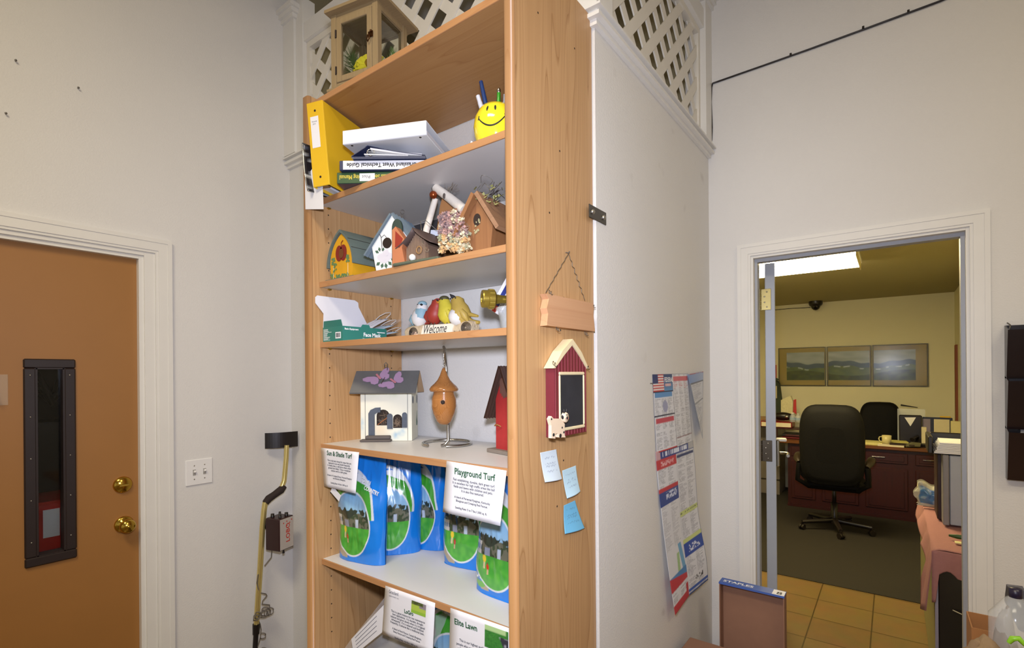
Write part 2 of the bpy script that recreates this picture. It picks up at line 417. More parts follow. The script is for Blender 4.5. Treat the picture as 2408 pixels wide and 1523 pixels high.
# beams at the top and the sill rails
mb.box(XL+.1605, XP-.0905, YP-.012, YP+.05, 3.20, 3.29); mb.box(XP-.05, XP+.012, YP+.0905, YR-.1005, 3.20, 3.29)
struct(mb.build('trim_2', M_TRIM))
def lattice(name, label, a0, a1, z0, z1, place, d=.153, w=.042):
    """two crossed layers of laths clipped to the frame"""
    t = thing(name, label, 'lattice', place(a0, 0, z0))
    for layer, sgn in ((0, 1), (1, -1)):
        mb = MB(); h = z1-z0
        k = int((a1-a0+h)/d)+2
        for i in range(-1, k):
            c = a0-h+i*d if sgn > 0 else a0+i*d
            # lath between parallels x = c + s(z-z0) and + w, polygon clipped to [a0,a1]
            ww = w*1.414
            poly = [(c, z0), (c+ww, z0), (c+ww+sgn*h, z1), (c+sgn*h, z1)]
            for side, lim in ((1, a0), (-1, a1)):
                out = []
                for q in range(len(poly)):
                    A, B = poly[q], poly[(q+1) % len(poly)]
                    ia, ib = (A[0]-lim)*side >= 0, (B[0]-lim)*side >= 0
                    if ia: out.append(A)
                    if ia != ib:
                        tt = (lim-A[0])/(B[0]-A[0]); out.append((lim, A[1]+tt*(B[1]-A[1])))
                poly = out
                if not poly: break
            if len(poly) < 3: continue
            y0 = layer*.0065; n = len(poly)
            vs = [place(a, y0, z) for a, z in poly]+[place(a, y0+.006, z) for a, z in poly]
            mb.add(vs, [tuple(range(n)), tuple(range(2*n-1, n-1, -1))]+[(q, (q+1) % n, n+(q+1) % n, n+q) for q in range(n)])
        mb.build('lath_layer', M_LATT, t, True)
    mb = MB()
    for (a, b, c, e) in ((a0, a1, z0, z0+.030), (a0, a1, z1-.03, z1), (a0, a0+.025, z0+.0301, z1-.0301), (a1-.025, a1, z0+.0301, z1-.0301)):
        P = [place(a, -.008, c), place(b, .02, e)]
        mb.box(P[0][0], P[1][0], P[0][1], P[1][1], c, e)
    mb.build('lattice_frame', M_LATT, t, True)
    return t
lattice('lattice_panel', 'white diagonal lattice panel above the wall behind the bookcase', XL+.1605, XP-.0905, 2.6625, 3.1995, lambda a, o, z: (a, YP+.012+o, z))
lattice('lattice_panel', 'white diagonal lattice panel above the poster wall, next to the black cable', YP+.0905, YR-.1005, 2.6625, 3.1995, lambda a, o, z: (XP-.015-o, a, z))
# ================================================================ DOOR 1 (tan, left wall)
DY1, DT = .758, 2.043
d = thing('door_1', 'tan painted door with narrow black framed window and brass knob, left edge of the photo', 'door', (XL-.045, DY1, 0))
d['kind'] = 'structure'
xf = XL-.028    # face of the slab
wy0, wy1, wz0, wz1 = onX(53, 844, xf).y, onX(176, 844, xf).y, .855, 1.612
fw = .034
mb = MB()
for q in ((DY1-.86, wy0+fw, .01, DT), (wy1-fw, DY1, .01, DT), (wy0+fw, wy1-fw, .01, wz0+fw), (wy0+fw, wy1-fw, wz1-fw, DT)): mb.box(xf-.044, xf, q[0], q[1], q[2], q[3])
mb.build('door_slab', M_BDOOR, d, True)
mb = MB()
for q in ((wy0, wy1, wz0, wz0+fw), (wy0, wy1, wz1-fw, wz1), (wy0, wy0+fw, wz0+fw, wz1-fw), (wy1-fw, wy1, wz0+fw, wz1-fw)):
    mb.box(xf+.0003, xf+.012, *q, b=.004)
for q in ((wy0+fw-.001, wy1-fw+.001, wz0+fw-.004, wz0+fw+.004), (wy0+fw-.001, wy1-fw+.001, wz1-fw-.004, wz1-fw+.004), (wy0+fw-.004, wy0+fw+.004, wz0+fw, wz1-fw), (wy1-fw-.004, wy1-fw+.004, wz0+fw, wz1-fw)):
    mb.box(xf-.04, xf+.01, *q)
wf = mb.build('window_frame', M_DBROWN, d, True)
mb = MB()
for k in range(5):
    for yy in (wy0+.018, wy1-.018): mb.ball((xf+.012, yy, wz0+.09+k*(wz1-wz0-.15)/4), .0028, n=8, m=5)
mb.build('screw', M_SCREW, wf, True)
MB().box(xf-.026, xf-.022, wy0+fw, wy1-fw, wz0+fw, wz1-fw).build('window_pane', M_GLASS, d, True)
def knobM(y, z): return T(xf, y, z) @ RY(PI/2)
ky, kz = onX(291, 1232, xf).y, onX(291, 1232, xf).z
k = MB(knobM(ky, kz)).lathe([(.033, 0), (.033, .006), (.028, .01), (.013, .013), (.013, .028), (.022, .034), (.0275, .044), (.0275, .052), (.022, .061), (.0001, .064)], 28).build('door_knob', M_BRASS, d, True)
MB(knobM(ky, kz)).lathe([(.007, .0641), (.007, .067), (.0001, .067)], 12).box(-.004, .004, -.001, .001, .067, .071).build('turn_button', M_BRASS, k, True)
by, bz = onX(288, 1139, xf).y, onX(288, 1139, xf).z
k = MB(knobM(by, bz)).lathe([(.033, 0), (.033, .005), (.028, .013), (.0001, .014)], 28).build('deadbolt', M_BRASS, d, True)
MB(knobM(by, bz)).box(-.005, .005, -.016, .016, .0145, .024, b=.002).build('thumb_turn', M_BRASS, k, True)
mb = MB().box(xf-.03, xf+.002, DY1-.0005, DY1+.001, kz-.03, kz+.03); mb.build('latch_plate', M_DIRTYST, d, True)
# what stands behind the door's window: a dim second room with a red notice
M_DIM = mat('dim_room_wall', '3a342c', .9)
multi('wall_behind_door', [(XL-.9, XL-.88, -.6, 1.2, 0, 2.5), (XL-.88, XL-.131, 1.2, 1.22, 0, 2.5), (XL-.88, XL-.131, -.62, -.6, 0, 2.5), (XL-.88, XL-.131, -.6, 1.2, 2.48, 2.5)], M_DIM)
mb = MB(); mb.box(XL-.5, XL-.2, .1, .62, .0, 1.05, b=.01)
single(mb.build('red_cabinet', M_RED), 'red cabinet seen through the narrow window of the tan door', 'cabinet')
mb = MB(); mb.box(XL-.199, XL-.198, .42, .46, .93, 1.03).box(XL-.199, XL-.198, .48, .53, .91, 1.02)
single(mb.build('paper_notice', M_PAPER), 'white printed notices on the red cabinet behind the tan door window', 'paper')
mb = MB(); random.seed(3)
for k in range(5):
    pts = [(XL-.35+.03*math.sin(q*.8+k), .38+.018*q+.01*k, 1.42+.05*math.sin(q*1.1+k)+.025*k) for q in range(9)]
    mb.tube(pts, .009, 6)
mb.box(XL-.5, XL-.3, .2, .6, 1.30, 1.36); mb.box(XL-.48, XL-.44, .2, .6, 1.051, 1.33)
single(mb.build('coiled_hose', M_BLACK), 'dark coiled hose on a shelf behind the tan door window', 'hose')
# jamb, stop and casing of door 1
mb = MB()
J = XL
mb.box(J-.13, J+.006, .762, .7998, 0, 2.0618); mb.box(J-.13, J+.006, -.1298, .7618, 2.046, 2.0618)
mb.box(J-.0275, J-.002, .745, .762, 0, 2.0458); mb.box(J-.0275, J-.002, -.12, .7448, 2.031, 2.0458)
struct(mb.build('trim_3', M_TRIM))
def casing(mb, u0, u1, z, cw, P, left=True):
    """stepped casing profile round an opening; P(u, out, z0..)"""
    for (a, b, o) in ((0, .010, .0125), (.010, cw-.016, .016), (cw-.016, cw, .0185)):
        if left: P(mb, u0-b, u0-a, o, 0, z+a)
        P(mb, u1+a, u1+b, o, 0, z+a)
        P(mb, u0-(b if left else 0), u1+b, o, z+a, z+b)
mb = MB(); casing(mb, -.17, .800, 2.062, .06, lambda m, a, b, o, z0, z1: m.box(XL+.0005, XL+o, a, b, z0, z1)); struct(mb.build('trim_4', M_TRIM))
# jamb, casing of the office doorway
mb = MB(); casing(mb, DX0, DX1, DZ, .057, lambda m, a, b, o, z0, z1: m.box(a, b, YR-o, YR-.0005, z0, z1)); struct(mb.build('trim_5', M_TRIM))
mb = MB()
for x0, x1 in ((DX0, DX0+.011), (DX1-.011, DX1)): mb.box(x0, x1, YR-.004, YR+.13, 0, DZ)
mb.box(DX0+.0112, DX1-.0112, YR-.004, YR+.13, DZ-.011, DZ)
struct(mb.build('trim_6', M_TRIM))
mb = MB()
mb.box(DX0+.011, DX0+.022, YR+.03, YR+.075, 0, DZ-.011); mb.box(DX1-.024, DX1-.011, YR+.03, YR+.075, 0, DZ-.011); mb.box(DX0+.022, DX1-.024, YR+.03, YR+.075, DZ-.026, DZ-.011)
struct(mb.build('trim_7', M_TRIMG))
# door 2: open into the office, seen almost edge on
hx0, hy0 = -.500, YR+.14
ang = math.atan2(-.149, .90)   # from +Y towards -X
d2 = thing('door_2', 'grey office door standing open, seen edge on at the left side of the doorway', 'door', (hx0, hy0, 0), (0, 0, -ang))
d2['kind'] = 'structure'
MB().box(-.001, .043, 0, .80, .01, 2.077, b=.002).build('door_slab', mat('grey_door_paint', '9da2aa', .4, var=.04), d2)
for z in (1.9, 1.155):
    h = MB()
    n = 7; c = .010
    h.box(-.022, .026, -.0035, -.0005, z-.052, z+.052, b=.001)
    for q in range(5): h.lathe([(.006, z-.05+q*.0205), (.006, z-.031+q*.0205)], 10, M=T(-.0225, -.004, 0))
    o = h.build('door_hinge', mat('old_brass_hinge', '8f8050', .35, .8, var=.2) if z > 1.5 else mat('tarnished_hinge', '4a4236', .35, .8, var=.2), d2)
    h = MB()
    for q in (-.037, -.014, .014, .037): h.ball((.008 if q*q > .0005 else -.002, -.004, z+q), .0038, .0015, .0038, n=8, m=5)
    h.build('screw', M_SCREW, o)
lv = MB(T(.043, .735, 1.045) @ RY(PI/2))
lv.lathe([(.026, 0), (.026, .008), (.02, .012)], 20); lv.tube([(0, 0, .01), (0, 0, .06), (0, -.03, .065), (0, -.11, .062)], .009, 10)
lv.build('door_lever', M_STEEL, d2)
MB().box(.0431, .062, .69, .775, .965, 1.13, b=.006).build('lock_case', M_STEEL, d2)
MB().box(.0431, .10, .695, .77, 1.12, 1.135, b=.004).build('keypad_cover', M_WHITE, d2)
# nails and marks on the walls
for (px, py, lab) in ((36, 144, 'small dark screw high on the left wall, topmost of three'), (183, 208, 'small dark screw on the left wall, rightmost of three'), (13, 268, 'small dark hook on the left wall, lowest of three')):
    p = onX(px, py, XL)
    single(MB(T(*p) @ RY(PI/2)).lathe([(.0015, -.004), (.0015, .008), (.004, .009), (.003, .012), (.0001, .012)], 8).build('wall_screw', M_DIRTYST), lab, 'screw')
# ================================================================ BOOKCASE
BX0, BX1, BL, BR, BB = -1.659, -.735, -1.622, -.762, 1.398   # outer left/right, inner left/right, back
SHF = 1.025
ST = dict(top=2.495, s2=2.165, s3=1.873, s4=1.660, s5=1.300, s6=.893, s7=.50, s8=.10)
bc = thing('bookcase', 'tall oak laminate bookcase with seven open shelves against the white wall', 'bookcase', (-1.2, 1.2, 0))
HOLEZ = [.62+.05*k for k in range(38)]
for (a, b_, fx) in ((BX0, BL, 1), (BR, BX1, -1)):
    mb = MB(); mb.box(a, b_, YF+.012, BB, 0, 2.52 if fx > 0 else 2.64, 0)
    inner = BL if fx > 0 else BR
    for z in HOLEZ:
        for yy in (1.063, 1.345):
            mb.lathe([(.0026, 0), (.0001, .0004)], 8, 1, T(inner+fx*.0003, yy, z) @ RY(fx*PI/2))
    if fx < 0:
        for (px, py) in ((1265, 30), (1351, 114), (1316, 355), (1292, 500), (1325, 1082), (1318, 776), (1326, 700), (1310, 1190)):
            p = onX(px, py, BX1)
            mb.lathe([(.003, 0), (.0001, .0006)], 8, 1, T(BX1+.0003, p.y, p.z) @ RY(PI/2))
    s_ = mb.build('side_panel', [M_OAKZ, M_HOLE], bc, True)
    mb = MB(); x0, x1 = (a-.002, b_+.001) if fx > 0 else (a-.001, b_+.002); r = .011
    prof = [(x0, YF+.0119)]+[(x0+r-r*math.cos(t*PI/8), YF+r-r*math.sin(t*PI/8)) for t in range(5)]+[(x1-r+r*math.sin(t*PI/8), YF+r-r*math.cos(t*PI/8)) for t in range(5)]+[(x1, YF+.0119)]
    mb.prism(prof, 0, 2.52 if fx > 0 else 2.64, axis='Z', smooth=True)
    mb.build('edge_strip', M_EDGE, bc, True)
for k, z in ST.items():
    mb = MB()
    if k == 'top': mb.box(BL, BR, SHF-.026, BB, z-.019, z, 0)
    else:
        mb.box(BL+.001, BR-.001, SHF+.005, BB-.004, z-.019, z, 0)
    o = mb.build('shelf', M_OAKX if k in ('top', 's8') else M_MELA, bc, True)
    mb = MB(); y0 = SHF-.031 if k == 'top' else SHF
    mb.box(BL+.001, BR-.001, y0, y0+.0049, z-.0195, z+.0005, b=.001); mb.build('shelf_edge', M_EDGEX, bc, True)
    if k not in ('top', 's8'):
        mb = MB()
        for xx in (BL+.004, BR-.004):
            for yy in (1.063, 1.345): mb.lathe([(.003, 0), (.003, .007)], 8, 0, T(xx-.0035, yy, z-.0225) @ RY(PI/2)); mb.box(xx-.004, xx+.004, yy-.006, yy+.006, z-.0235, z-.0195)
        mb.build('shelf_pin', M_BRASS, bc, True)
MB().box(BL+.001, BR-.001, BB-.02, BB-.003, 0.0, .08).build('plinth', M_OAKX, bc, True)
# steel strap fixing the bookcase to the wall
t = thing('steel_bracket', 'dark flat steel strap screwed from the bookcase side to the wall corner', 'bracket', (BX1, 1.40, 2.03))
a_ = onX(1385, 487, BX1); c_ = onX(1425, 530, BX1)
a_ = onX(1385, 487, XP+.002); c_ = onX(1425, 530, XP+.002); y0, y1, z0, z1 = a_.y, c_.y, c_.z, c_.z+.040
MB().box(XP+.0005, XP+.0035, y0, y1, z0, z1, b=.001).build('strap', mat('dark_steel', '5a5650', .35, .8), t, True)
for y in (y0+.02, y1-.02):
    MB(T(XP+.0036, y, (z0+z1)/2) @ RY(PI/2)).lathe([(.008, 0), (.008, .003), (.005, .006), (.0001, .0065)], 10).build('screw', M_SCREW, t, True)
XS = BX1+.0005     # side face of the bookcase
def yz(px, py, X=None): p = onX(px, py, X if X is not None else XS); return (p.y, p.z)
# ---- wooden plaque on a wire
t = thing('wooden_plaque', 'blank tan wooden plaque with notched ends hanging from a twisted wire', 'plaque', (XS, 1.25, 1.67))
XF = XS+.022
poly = [yz(*q, XF) for q in ((1285, 690), (1291, 702), (1286, 724), (1289, 737), (1286, 765), (1399, 779), (1397, 755), (1395, 738), (1397, 722), (1395, 713))]
M_PLQ = wood('tan_plaque', 'c79a72', 'b5835c', 'Y', 2, .7)
MB().prism([(a, b) for a, b in poly], XS+.001, XF, axis='X').build('board', M_PLQ, t, True)
mb = MB()
hk = yz(1329, 597); mb.tube([(XS+.002, hk[0], hk[1]+.004), (XS+.012, hk[0], hk[1]+.001), (XS+.014, hk[0], hk[1]+.006)], .0018, 6)
mb.build('nail', M_DIRTYST, t, True)
mb = MB()
for (e, k) in ((yz(1284, 688, XS+.012), 6), (yz(1376, 706, XS+.012), 7)):
    pts = []
    for q in range(k*6+1):
        f = q/(k*6); w = .0035*math.sin(q*PI/3)*min(1, 4*f, 4*(1-f)); pts.append((XS+.011, hk[0]+(e[0]-hk[0])*f+w, hk[1]+(e[1]-hk[1])*f+w*.5))
    mb.tube(pts, .0009, 5)
mb.build('wire', M_DIRTYST, t, True)
def curl(c, X, r=.004, turns=2.2, name='wire_curl'):
    pts = [(X+.002+q*.0006, c[0]+r*math.cos(q*.7), c[1]+r*math.sin(q*.7)-q*.0004) for q in range(int(turns*9))]
    return MB().tube(pts, .0008, 5)
for px, py in ((1295, 684), (1396, 716), (1312, 770), (1379, 781)): curl(yz(px, py, XF), XS+.014).build('wire_curl', M_DIRTYST, t, True)
# ---- barn chalkboard
t = thing('barn_chalkboard', 'small dark red barn shaped chalkboard with cream roof on the bookcase side', 'chalkboard', (XS, 1.24, 1.36))
XF = XS+.030
ap = yz(1347, 802, XF); le = yz(1303, 866, XF); ri = yz(1381, 866, XF); bl = yz(1303, 1030, XF); br_ = yz(1373, 1023, XF)
yl, yr = le[0]+.004, ri[0]-.004; zb = bl[1]; ze = (le[1]+ri[1])/2; ya = (yl+yr)/2+.004; za = ap[1]
M_BARN = mat('barn_red_paint', '6e1f2b', .5, var=.1, scale=60)
MB().prism([(yl, zb), (yr, zb), (yr, ze+.01), ((yr+ya)/2+.002, (ze+za)/2+.004), (ya, za-.008), ((yl+ya)/2-.002, (ze+za)/2+.004), (yl, ze+.01)], XS+.001, XF-.002, axis='X').build('barn_body', M_BARN, t, True)
mb = MB(); n = 11
for q in range(n):
    y = yl+.004+(yr-yl-.008)*q/(n-1); h = ze+.01+(za-ze-.02)*(1-abs(y-ya)/((yr-yl)/2))-.004
    mb.box(XF-.0019, XF-.001, y-.0008, y+.0008, zb+.002, max(h, ze))
mb.build('board_groove', mat('barn_groove', '9a4650', .6), t, True)
M_CREAM = mat('cream_paint', 'e3d2a8', .55, var=.07, scale=40)
mb = MB(); T_ = .016
outer = [(yl-.010, ze), ((yl+ya)/2-.009, (ze+za)/2+.009), (ya, za+.006), ((yr+ya)/2+.009, (ze+za)/2+.009), (yr+.010, ze)]
inner = [(yr+.001, ze), ((yr+ya)/2+.001, (ze+za)/2-.003), (ya, za-.010), ((yl+ya)/2-.001, (ze+za)/2-.003), (yl-.001, ze)]
for i in range(4): mb.prism([outer[i], outer[i+1], inner[3-i], inner[4-i]], XS+.001, XF+.002, axis='X')
mb.build('roof', M_CREAM, t, True)
fy0, fy1, fz0, fz1 = yz(1313, 875, XF)[0], yz(1372, 875, XF)[0], yz(1340, 1010, XF)[1], yz(1340, 874, XF)[1]
mb = MB(); w_ = .0085
for q in ((fy0, fy1, fz1-w_, fz1), (fy0, fy1, fz0, fz0+w_), (fy0, fy0+w_*.7, fz0+w_, fz1-w_), (fy1-w_*.7, fy1, fz0+w_, fz1-w_)): mb.box(XF-.001, XF+.004, *q, b=.002)
mb.build('board_frame', M_CREAM, t, True)
m_ch = mat('chalk_slate', '26262b', .8, var=.5, scale=25)
MB().box(XF-.001, XF+.0008, fy0+w_*.7, fy1-w_*.7, fz0+w_, fz1-w_).build('slate', m_ch, t, True)
# wooden cow cut-out
XC = XF+.012
def cyz(pts): return [yz(*q, XC) for q in pts]
M_COW = mat('cow_cream', 'e6cfb2', .6, var=.05)
mb = MB(); mb.prism(cyz(((1297, 1030), (1297, 1000), (1293, 985), (1297, 978), (1302, 984), (1318, 984), (1328, 996), (1328, 1022), (1330, 1028), (1314, 1028), (1313, 1018), (1306, 1020), (1306, 1031))), XF+.0025, XC, axis='X')
cow = mb.build('cow_cutout', M_COW, t, True, label='cream painted wooden cow cut-out with black patches')
hc = yz(1330, 981, XC)
Hd = T(XC, hc[0], hc[1])
mb = MB(Hd); mb.lathe([(.0135, -.006), (.0135, .001), (.012, .003), (.0001, .004)], 22, M=RY(PI/2)); mb.build('cow_head', M_COW, cow, True)
mb = MB(Hd); mb.ball((.005, 0, -.001), .002, .0036, .0042); mb.ball((.0045, -.003, .007), .001, .0012, .0016); mb.ball((.0045, .002, .007), .001, .0012, .0016)
mb.ball((0, -.013, .009), .003, .004, .006, M=RX(.5)); mb.ball((0, -.005, .018), .003, .0022, .006, M=RX(.2)); mb.ball((0, .0, .018), .003, .002, .0055, M=RX(-.2))
for (a, b, c) in ((1302, 1022, .005), (1318, 1024, .006), (1322, 1005, .003), (1297, 985, .003), (1326, 1016, .0035)):
    p = yz(a, b, XC); mb.ball((.0, p[0]-hc[0], p[1]-hc[1]), .0012, c, c*.9)
mb.build('black_patch', M_INK, cow, True)
mb = MB(Hd); mb.ball((.0042, -.007, -.003), .0006, .002, .002); mb.ball((.0042, .007, -.003), .0006, .002, .002); mb.build('pink_cheek', mat('pink_cheek', 'e08f88', .6), cow, True)
for px, py in ((1303, 852), (1381, 860)): curl(yz(px, py, XF), XF-.006, .0045).build('wire_curl', M_INK, t, True)
# ---- sticky notes
def note(quad, c, name, lab, c2=None, lift=.012, grp=None):
    q = [yz(*p) for p in quad]     # tl tr br bl
    def P(u, v):
        y = (q[3][0]*(1-u)+q[2][0]*u)*(1-v)+(q[0][0]*(1-u)+q[1][0]*u)*v
        z = (q[3][1]*(1-u)+q[2][1]*u)*(1-v)+(q[0][1]*(1-u)+q[1][1]*u)*v
        return (XS+.0006+lift*(1-v)**2*(.6+.4*math.sin(u*3)), y, z)
    def F(u, v):
        if .2 < u < .85:
            for k, r in enumerate((.78, .58, .5, .33)):
                if abs(v-r-.02*math.sin(u*40+k)) < .012 and rnd(int(u*26), k+len(lab)) > .35: return mixc(c, (.2, .25, .4), .45)
        return c
    o = painted(name, F, P, 30, 40, None, M_PRINT, world=False)
    md = o.modifiers.new('paper', 'SOLIDIFY'); md.thickness = .0004
    return single(o, lab, 'note')
note(((1270, 1064), (1308, 1056), (1316, 1125), (1276, 1133)), hx('cfdde6'), 'sticky_note', 'pale blue sticky note, upper left of the three under the barn chalkboard')
note(((1322, 1106), (1354, 1094), (1359, 1154), (1328, 1171)), hx('bcdbe8'), 'sticky_note', 'light blue sticky note, middle one of the three on the bookcase side')
note(((1326, 1188), (1352, 1176), (1369, 1240), (1323, 1254)), hx('6fb9e0'), 'sticky_note', 'bright blue sticky note, lowest of the three on the bookcase side')
# ================================================================ LEFT WALL THINGS
t = thing('light_switch', 'white double light switch plate on the wall beside the tan door', 'switch', (XL, .964, 1.118))
s1, s2 = onX(435, 1085, XL), onX(499, 1132, XL)
zc = 1.118; ya_, yb_ = s1.y, s2.y
MB().box(XL+.0005, XL+.007, ya_, yb_, zc-.057, zc+.057, b=.003).build('wall_plate', M_WHITE, t, True)
for f in (.31, .69):
    y = ya_+(yb_-ya_)*f
    MB().box(XL+.0071, XL+.0078, y-.006, y+.006, zc-.013, zc+.013).build('toggle_slot', mat('switch_shadow_gap', '9a968e', .5), t, True)
    MB(T(XL+.0078, y, zc+.002) @ RY(-.45)).box(0, .011, -.0042, .0042, -.005, .005, b=.0015).build('toggle', M_WHITE, t, True)
    mb = MB()
    for z in (zc-.030, zc+.030): mb.lathe([(.003, 0), (.002, .001), (.0001, .001)], 8, M=T(XL+.0071, y, z) @ RY(PI/2))
    mb.build('screw', M_SCREW, t, True)
# clear adhesive hook pad at the left edge of the tan door
xh = XL-.028
p0, p1 = onX(3, 880, xh), onX(19, 952, xh)
t = thing('adhesive_hook', 'clear plastic adhesive hook on the tan door at the left photo edge', 'hook', (xh, p0.y, p1.z))
MB().box(xh+.0008, xh+.004, p1.y-.055, p1.y, p1.z, p0.z, b=.0015).build('hook_plate', mat('clear_hook_plastic', 'e8e0d0', .1, var=0, alpha=.14), t, True)
MB().tube([(xh+.004, p1.y-.03, p1.z+.06), (xh+.02, p1.y-.03, p1.z+.03), (xh+.028, p1.y-.03, p1.z+.02), (xh+.03, p1.y-.03, p1.z+.035)], .004, 8).build('hook_arm', M_FILM, t, True)
# ================================================================ METAL DETECTOR
t = thing('metal_detector', 'metal detector with gold tube shaft and red control box leaning in the corner', 'metal detector', (-2.22, 1.24, 0))
def dp(px, py, Y=1.25): return onX(px, py, XL+.075-(Y-1.25)*.6)
M_GOLDT = mat('gold_anodised_tube', 'e0cd84', .28, .75, var=.06)
pts = [dp(*q) for q in ((674, 1046), (673, 1075), (670, 1110), (668, 1130), (662, 1146))]
MB().tube(pts, .0115, 12).build('upper_shaft', M_GOLDT, t, True)
pts = [dp(*q) for q in ((624, 1180), (621, 1198), (617, 1240), (612, 1330), (606, 1420), (603, 1472))]
MB().tube(pts, [.0125]*6, 12).build('shaft', M_GOLDT, t, True)
pts = [dp(*q) for q in ((668, 1142), (660, 1152), (645, 1163), (632, 1172), (624, 1182))]
mb = MB().tube(pts, [.015, .019, .017, .0185, .016], 14)
mb.build('hand_grip', mat('black_foam_grip', '2a1d18', .8, var=.2, scale=200), t, True)
pts = [dp(603, 1466), dp(602, 1490)]; MB().tube(pts, [.017, .015], 14).build('clamp_collar', M_BLACK, t, True)
e = dp(600, 1523); e2 = Vector((e.x+.05, e.y-.05, .06)); MB().tube([dp(602, 1488), e, e2], .0115, 12).build('lower_shaft', M_BLACK, t, True)
MB(T(e2.x, e2.y, .05)).lathe([(.10, 0), (.105, .008), (.10, .02), (.03, .026), (.0001, .026)], 28).build('search_coil', M_BLACK, t, True)
# arm cuff: a curved plate
c0 = dp(669, 1034); mb = MB(); n = 14
al = Vector((.30, .95, 0))
pf = []
for q in range(n+1):
    f = q/n; pf.append((-.085+.150*f, .018*(2*f-1)**2*(1 if f < .5 else .6)))
mb = MB(frame(c0, al))
poly = [(x, -y) for x, y in pf]+[(x, -y-.004) for x, y in reversed(pf)]
vs = []
k = len(poly)
vs = [(x, -.038, y) for x, y in poly]+[(x, .038, y) for x, y in poly]
mb.add(vs, [(i, (i+1) % k, k+(i+1) % k, k+i) for i in range(k)]+[tuple(range(k)), tuple(range(2*k-1, k-1, -1))])
mb.build('arm_cuff', M_BLACK, t, True)
# control box
bxc = dp(640, 1246, 1.25)
B = T(bxc.x+.058, bxc.y+.008, bxc.z) @ RZ(.30)
mb = MB(B); mb.box(-.045, .040, -.045, .045, -.078, .074, b=.004)
cb = mb.build('control_box', mat('dark_maroon_case', '2c100e', .35), t, True)
mb = MB(B)
for a, b_, r in ((-.025, -.02, .009), (.02, -.02, .007), (.02, .02, .009), (-.02, .02, .006)): mb.lathe([(r, .0742), (r*.9, .09), (.0001, .09)], 12, M=T(a, b_, 0))
mb.build('control_knob', M_BLACK, cb, True)
mb = MB(B); mb.lathe([(.006, -.099), (.004, -.085), (.004, -.0785)], 10, M=T(.02, 0, 0)); mb.build('control_knob', M_BLACK, cb, True)
mb = MB(B); mb.box(.0402, .0415, -.041, .041, -.073, .070); mb.build('face_plate', mat('silver_face_plate', 'c4bcb4', .35, .2), cb, True)
fm = B @ T(.0418, .03, -.05) @ Matrix(((0, 0, 1, 0), (0, -1, 0, 0), (1, 0, 0, 0), (0, 0, 0, 1)))
fr = B @ Matrix(((0, 0, 1, .0418), (1, 0, 0, -.012), (0, 1, 0, -.045), (0, 0, 0, 1))) @ RZ(PI/2) @ T(0, -.03, 0)
MB(fr).text('LOBO', .034, Matrix.Identity(4), bold=.0006).build('brand_lettering', mat('red_print', 'c22a1c', .5), cb, True)
mb = MB(B)
for a, b_ in ((-.02, .05), (0, .055), (.018, .045), (.0, .035), (.03, .057)): mb.lathe([(.0035, 0), (.0001, .0003)], 8, M=T(.0418, a, b_) @ RY(PI/2))
mb.build('printed_star', mat('red_print', 'c22a1c', .5), cb, True)
MB().tube([dp(618, 1231)+Vector((-.012, 0, -.012)), dp(640, 1231)+Vector((.0, 0, 0))], .02, 12).build('box_clamp', M_BLACK, t, True)
# cable
M_CABLE = mat('grey_cable', '6b6358', .5)
mb = MB(); pp = [dp(640, 1285, 1.24), dp(638, 1310, 1.24), dp(622, 1330, 1.235)]
mb.tube(pp, .003, 6)
pts = [dp(*q, 1.235) for q in ((607, 1350), (604, 1370), (610, 1393), (625, 1396), (628, 1400), (618, 1412), (616, 1420), (634, 1422), (634, 1428), (615, 1440), (608, 1450))]
mb.tube(pts, .0028, 6)
for k, (px, py, r) in enumerate(((634, 1437, .017), (628, 1440, .016), (620, 1443, .017), (601, 1452, .013), (605, 1446, .015), (622, 1437, .02), (616, 1494, .013), (617, 1530, .016))):
    c = dp(px, py, 1.232)
    mb.tube([(c.x+.006*math.sin(q)+k*.001, c.y+r*math.cos(q*PI/8), c.z+r*math.sin(q*PI/8)) for q in range(16)], .0026, 6, closed=True)
mb.tube([dp(*q, 1.235) for q in ((606, 1455), (612, 1468), (614, 1480), (612, 1500), (606, 1520))], .0026, 6)
mb.build('cable', M_CABLE, t, True)
# ================================================================ POSTER WALL
def poster(name, quad, F, nu, nv, lab, curlf, X=XP):
    q = [onX(*p, X) for p in quad]     # tl tr br bl
    def P(u, v):
        y = (q[3].y*(1-u)+q[2].y*u)*(1-v)+(q[0].y*(1-u)+q[1].y*u)*v
        z = (q[3].z*(1-u)+q[2].z*u)*(1-v)+(q[0].z*(1-u)+q[1].z*u)*v
        return (X+curlf(u, v), y, z)
    o = painted(name, F, P, nu, nv, None, M_PRINT, world=False)
    md = o.modifiers.new('paper', 'SOLIDIFY'); md.thickness = .0003
    return single(o, lab, 'poster')
WHT = hx('dcdde2'); NAVY = hx('2b3f86'); BLU = hx('4a6fb8'); REDC = hx('c03a44'); GRY = hx('9fa1a8'); DNAV = hx('272b48')
def textrows(u, v, u0, u1, rows, cols=1, base=WHT, dark=GRY, seed=0):
    fv = v*rows; r = int(fv); fr_ = fv-r
    if fr_ < .45: return base
    w = (u-u0)/(u1-u0)*cols; c = int(w); fw_ = w-c
    if fw_ < .05 or fw_ > .93: return base
    L_ = .35+.6*rnd(r+seed, c+3)
    if rnd(r+seed, 9) < .12: return base
    if fw_ > L_: return base
    return dark if rnd(int(u*160), r+seed) > .25 else base
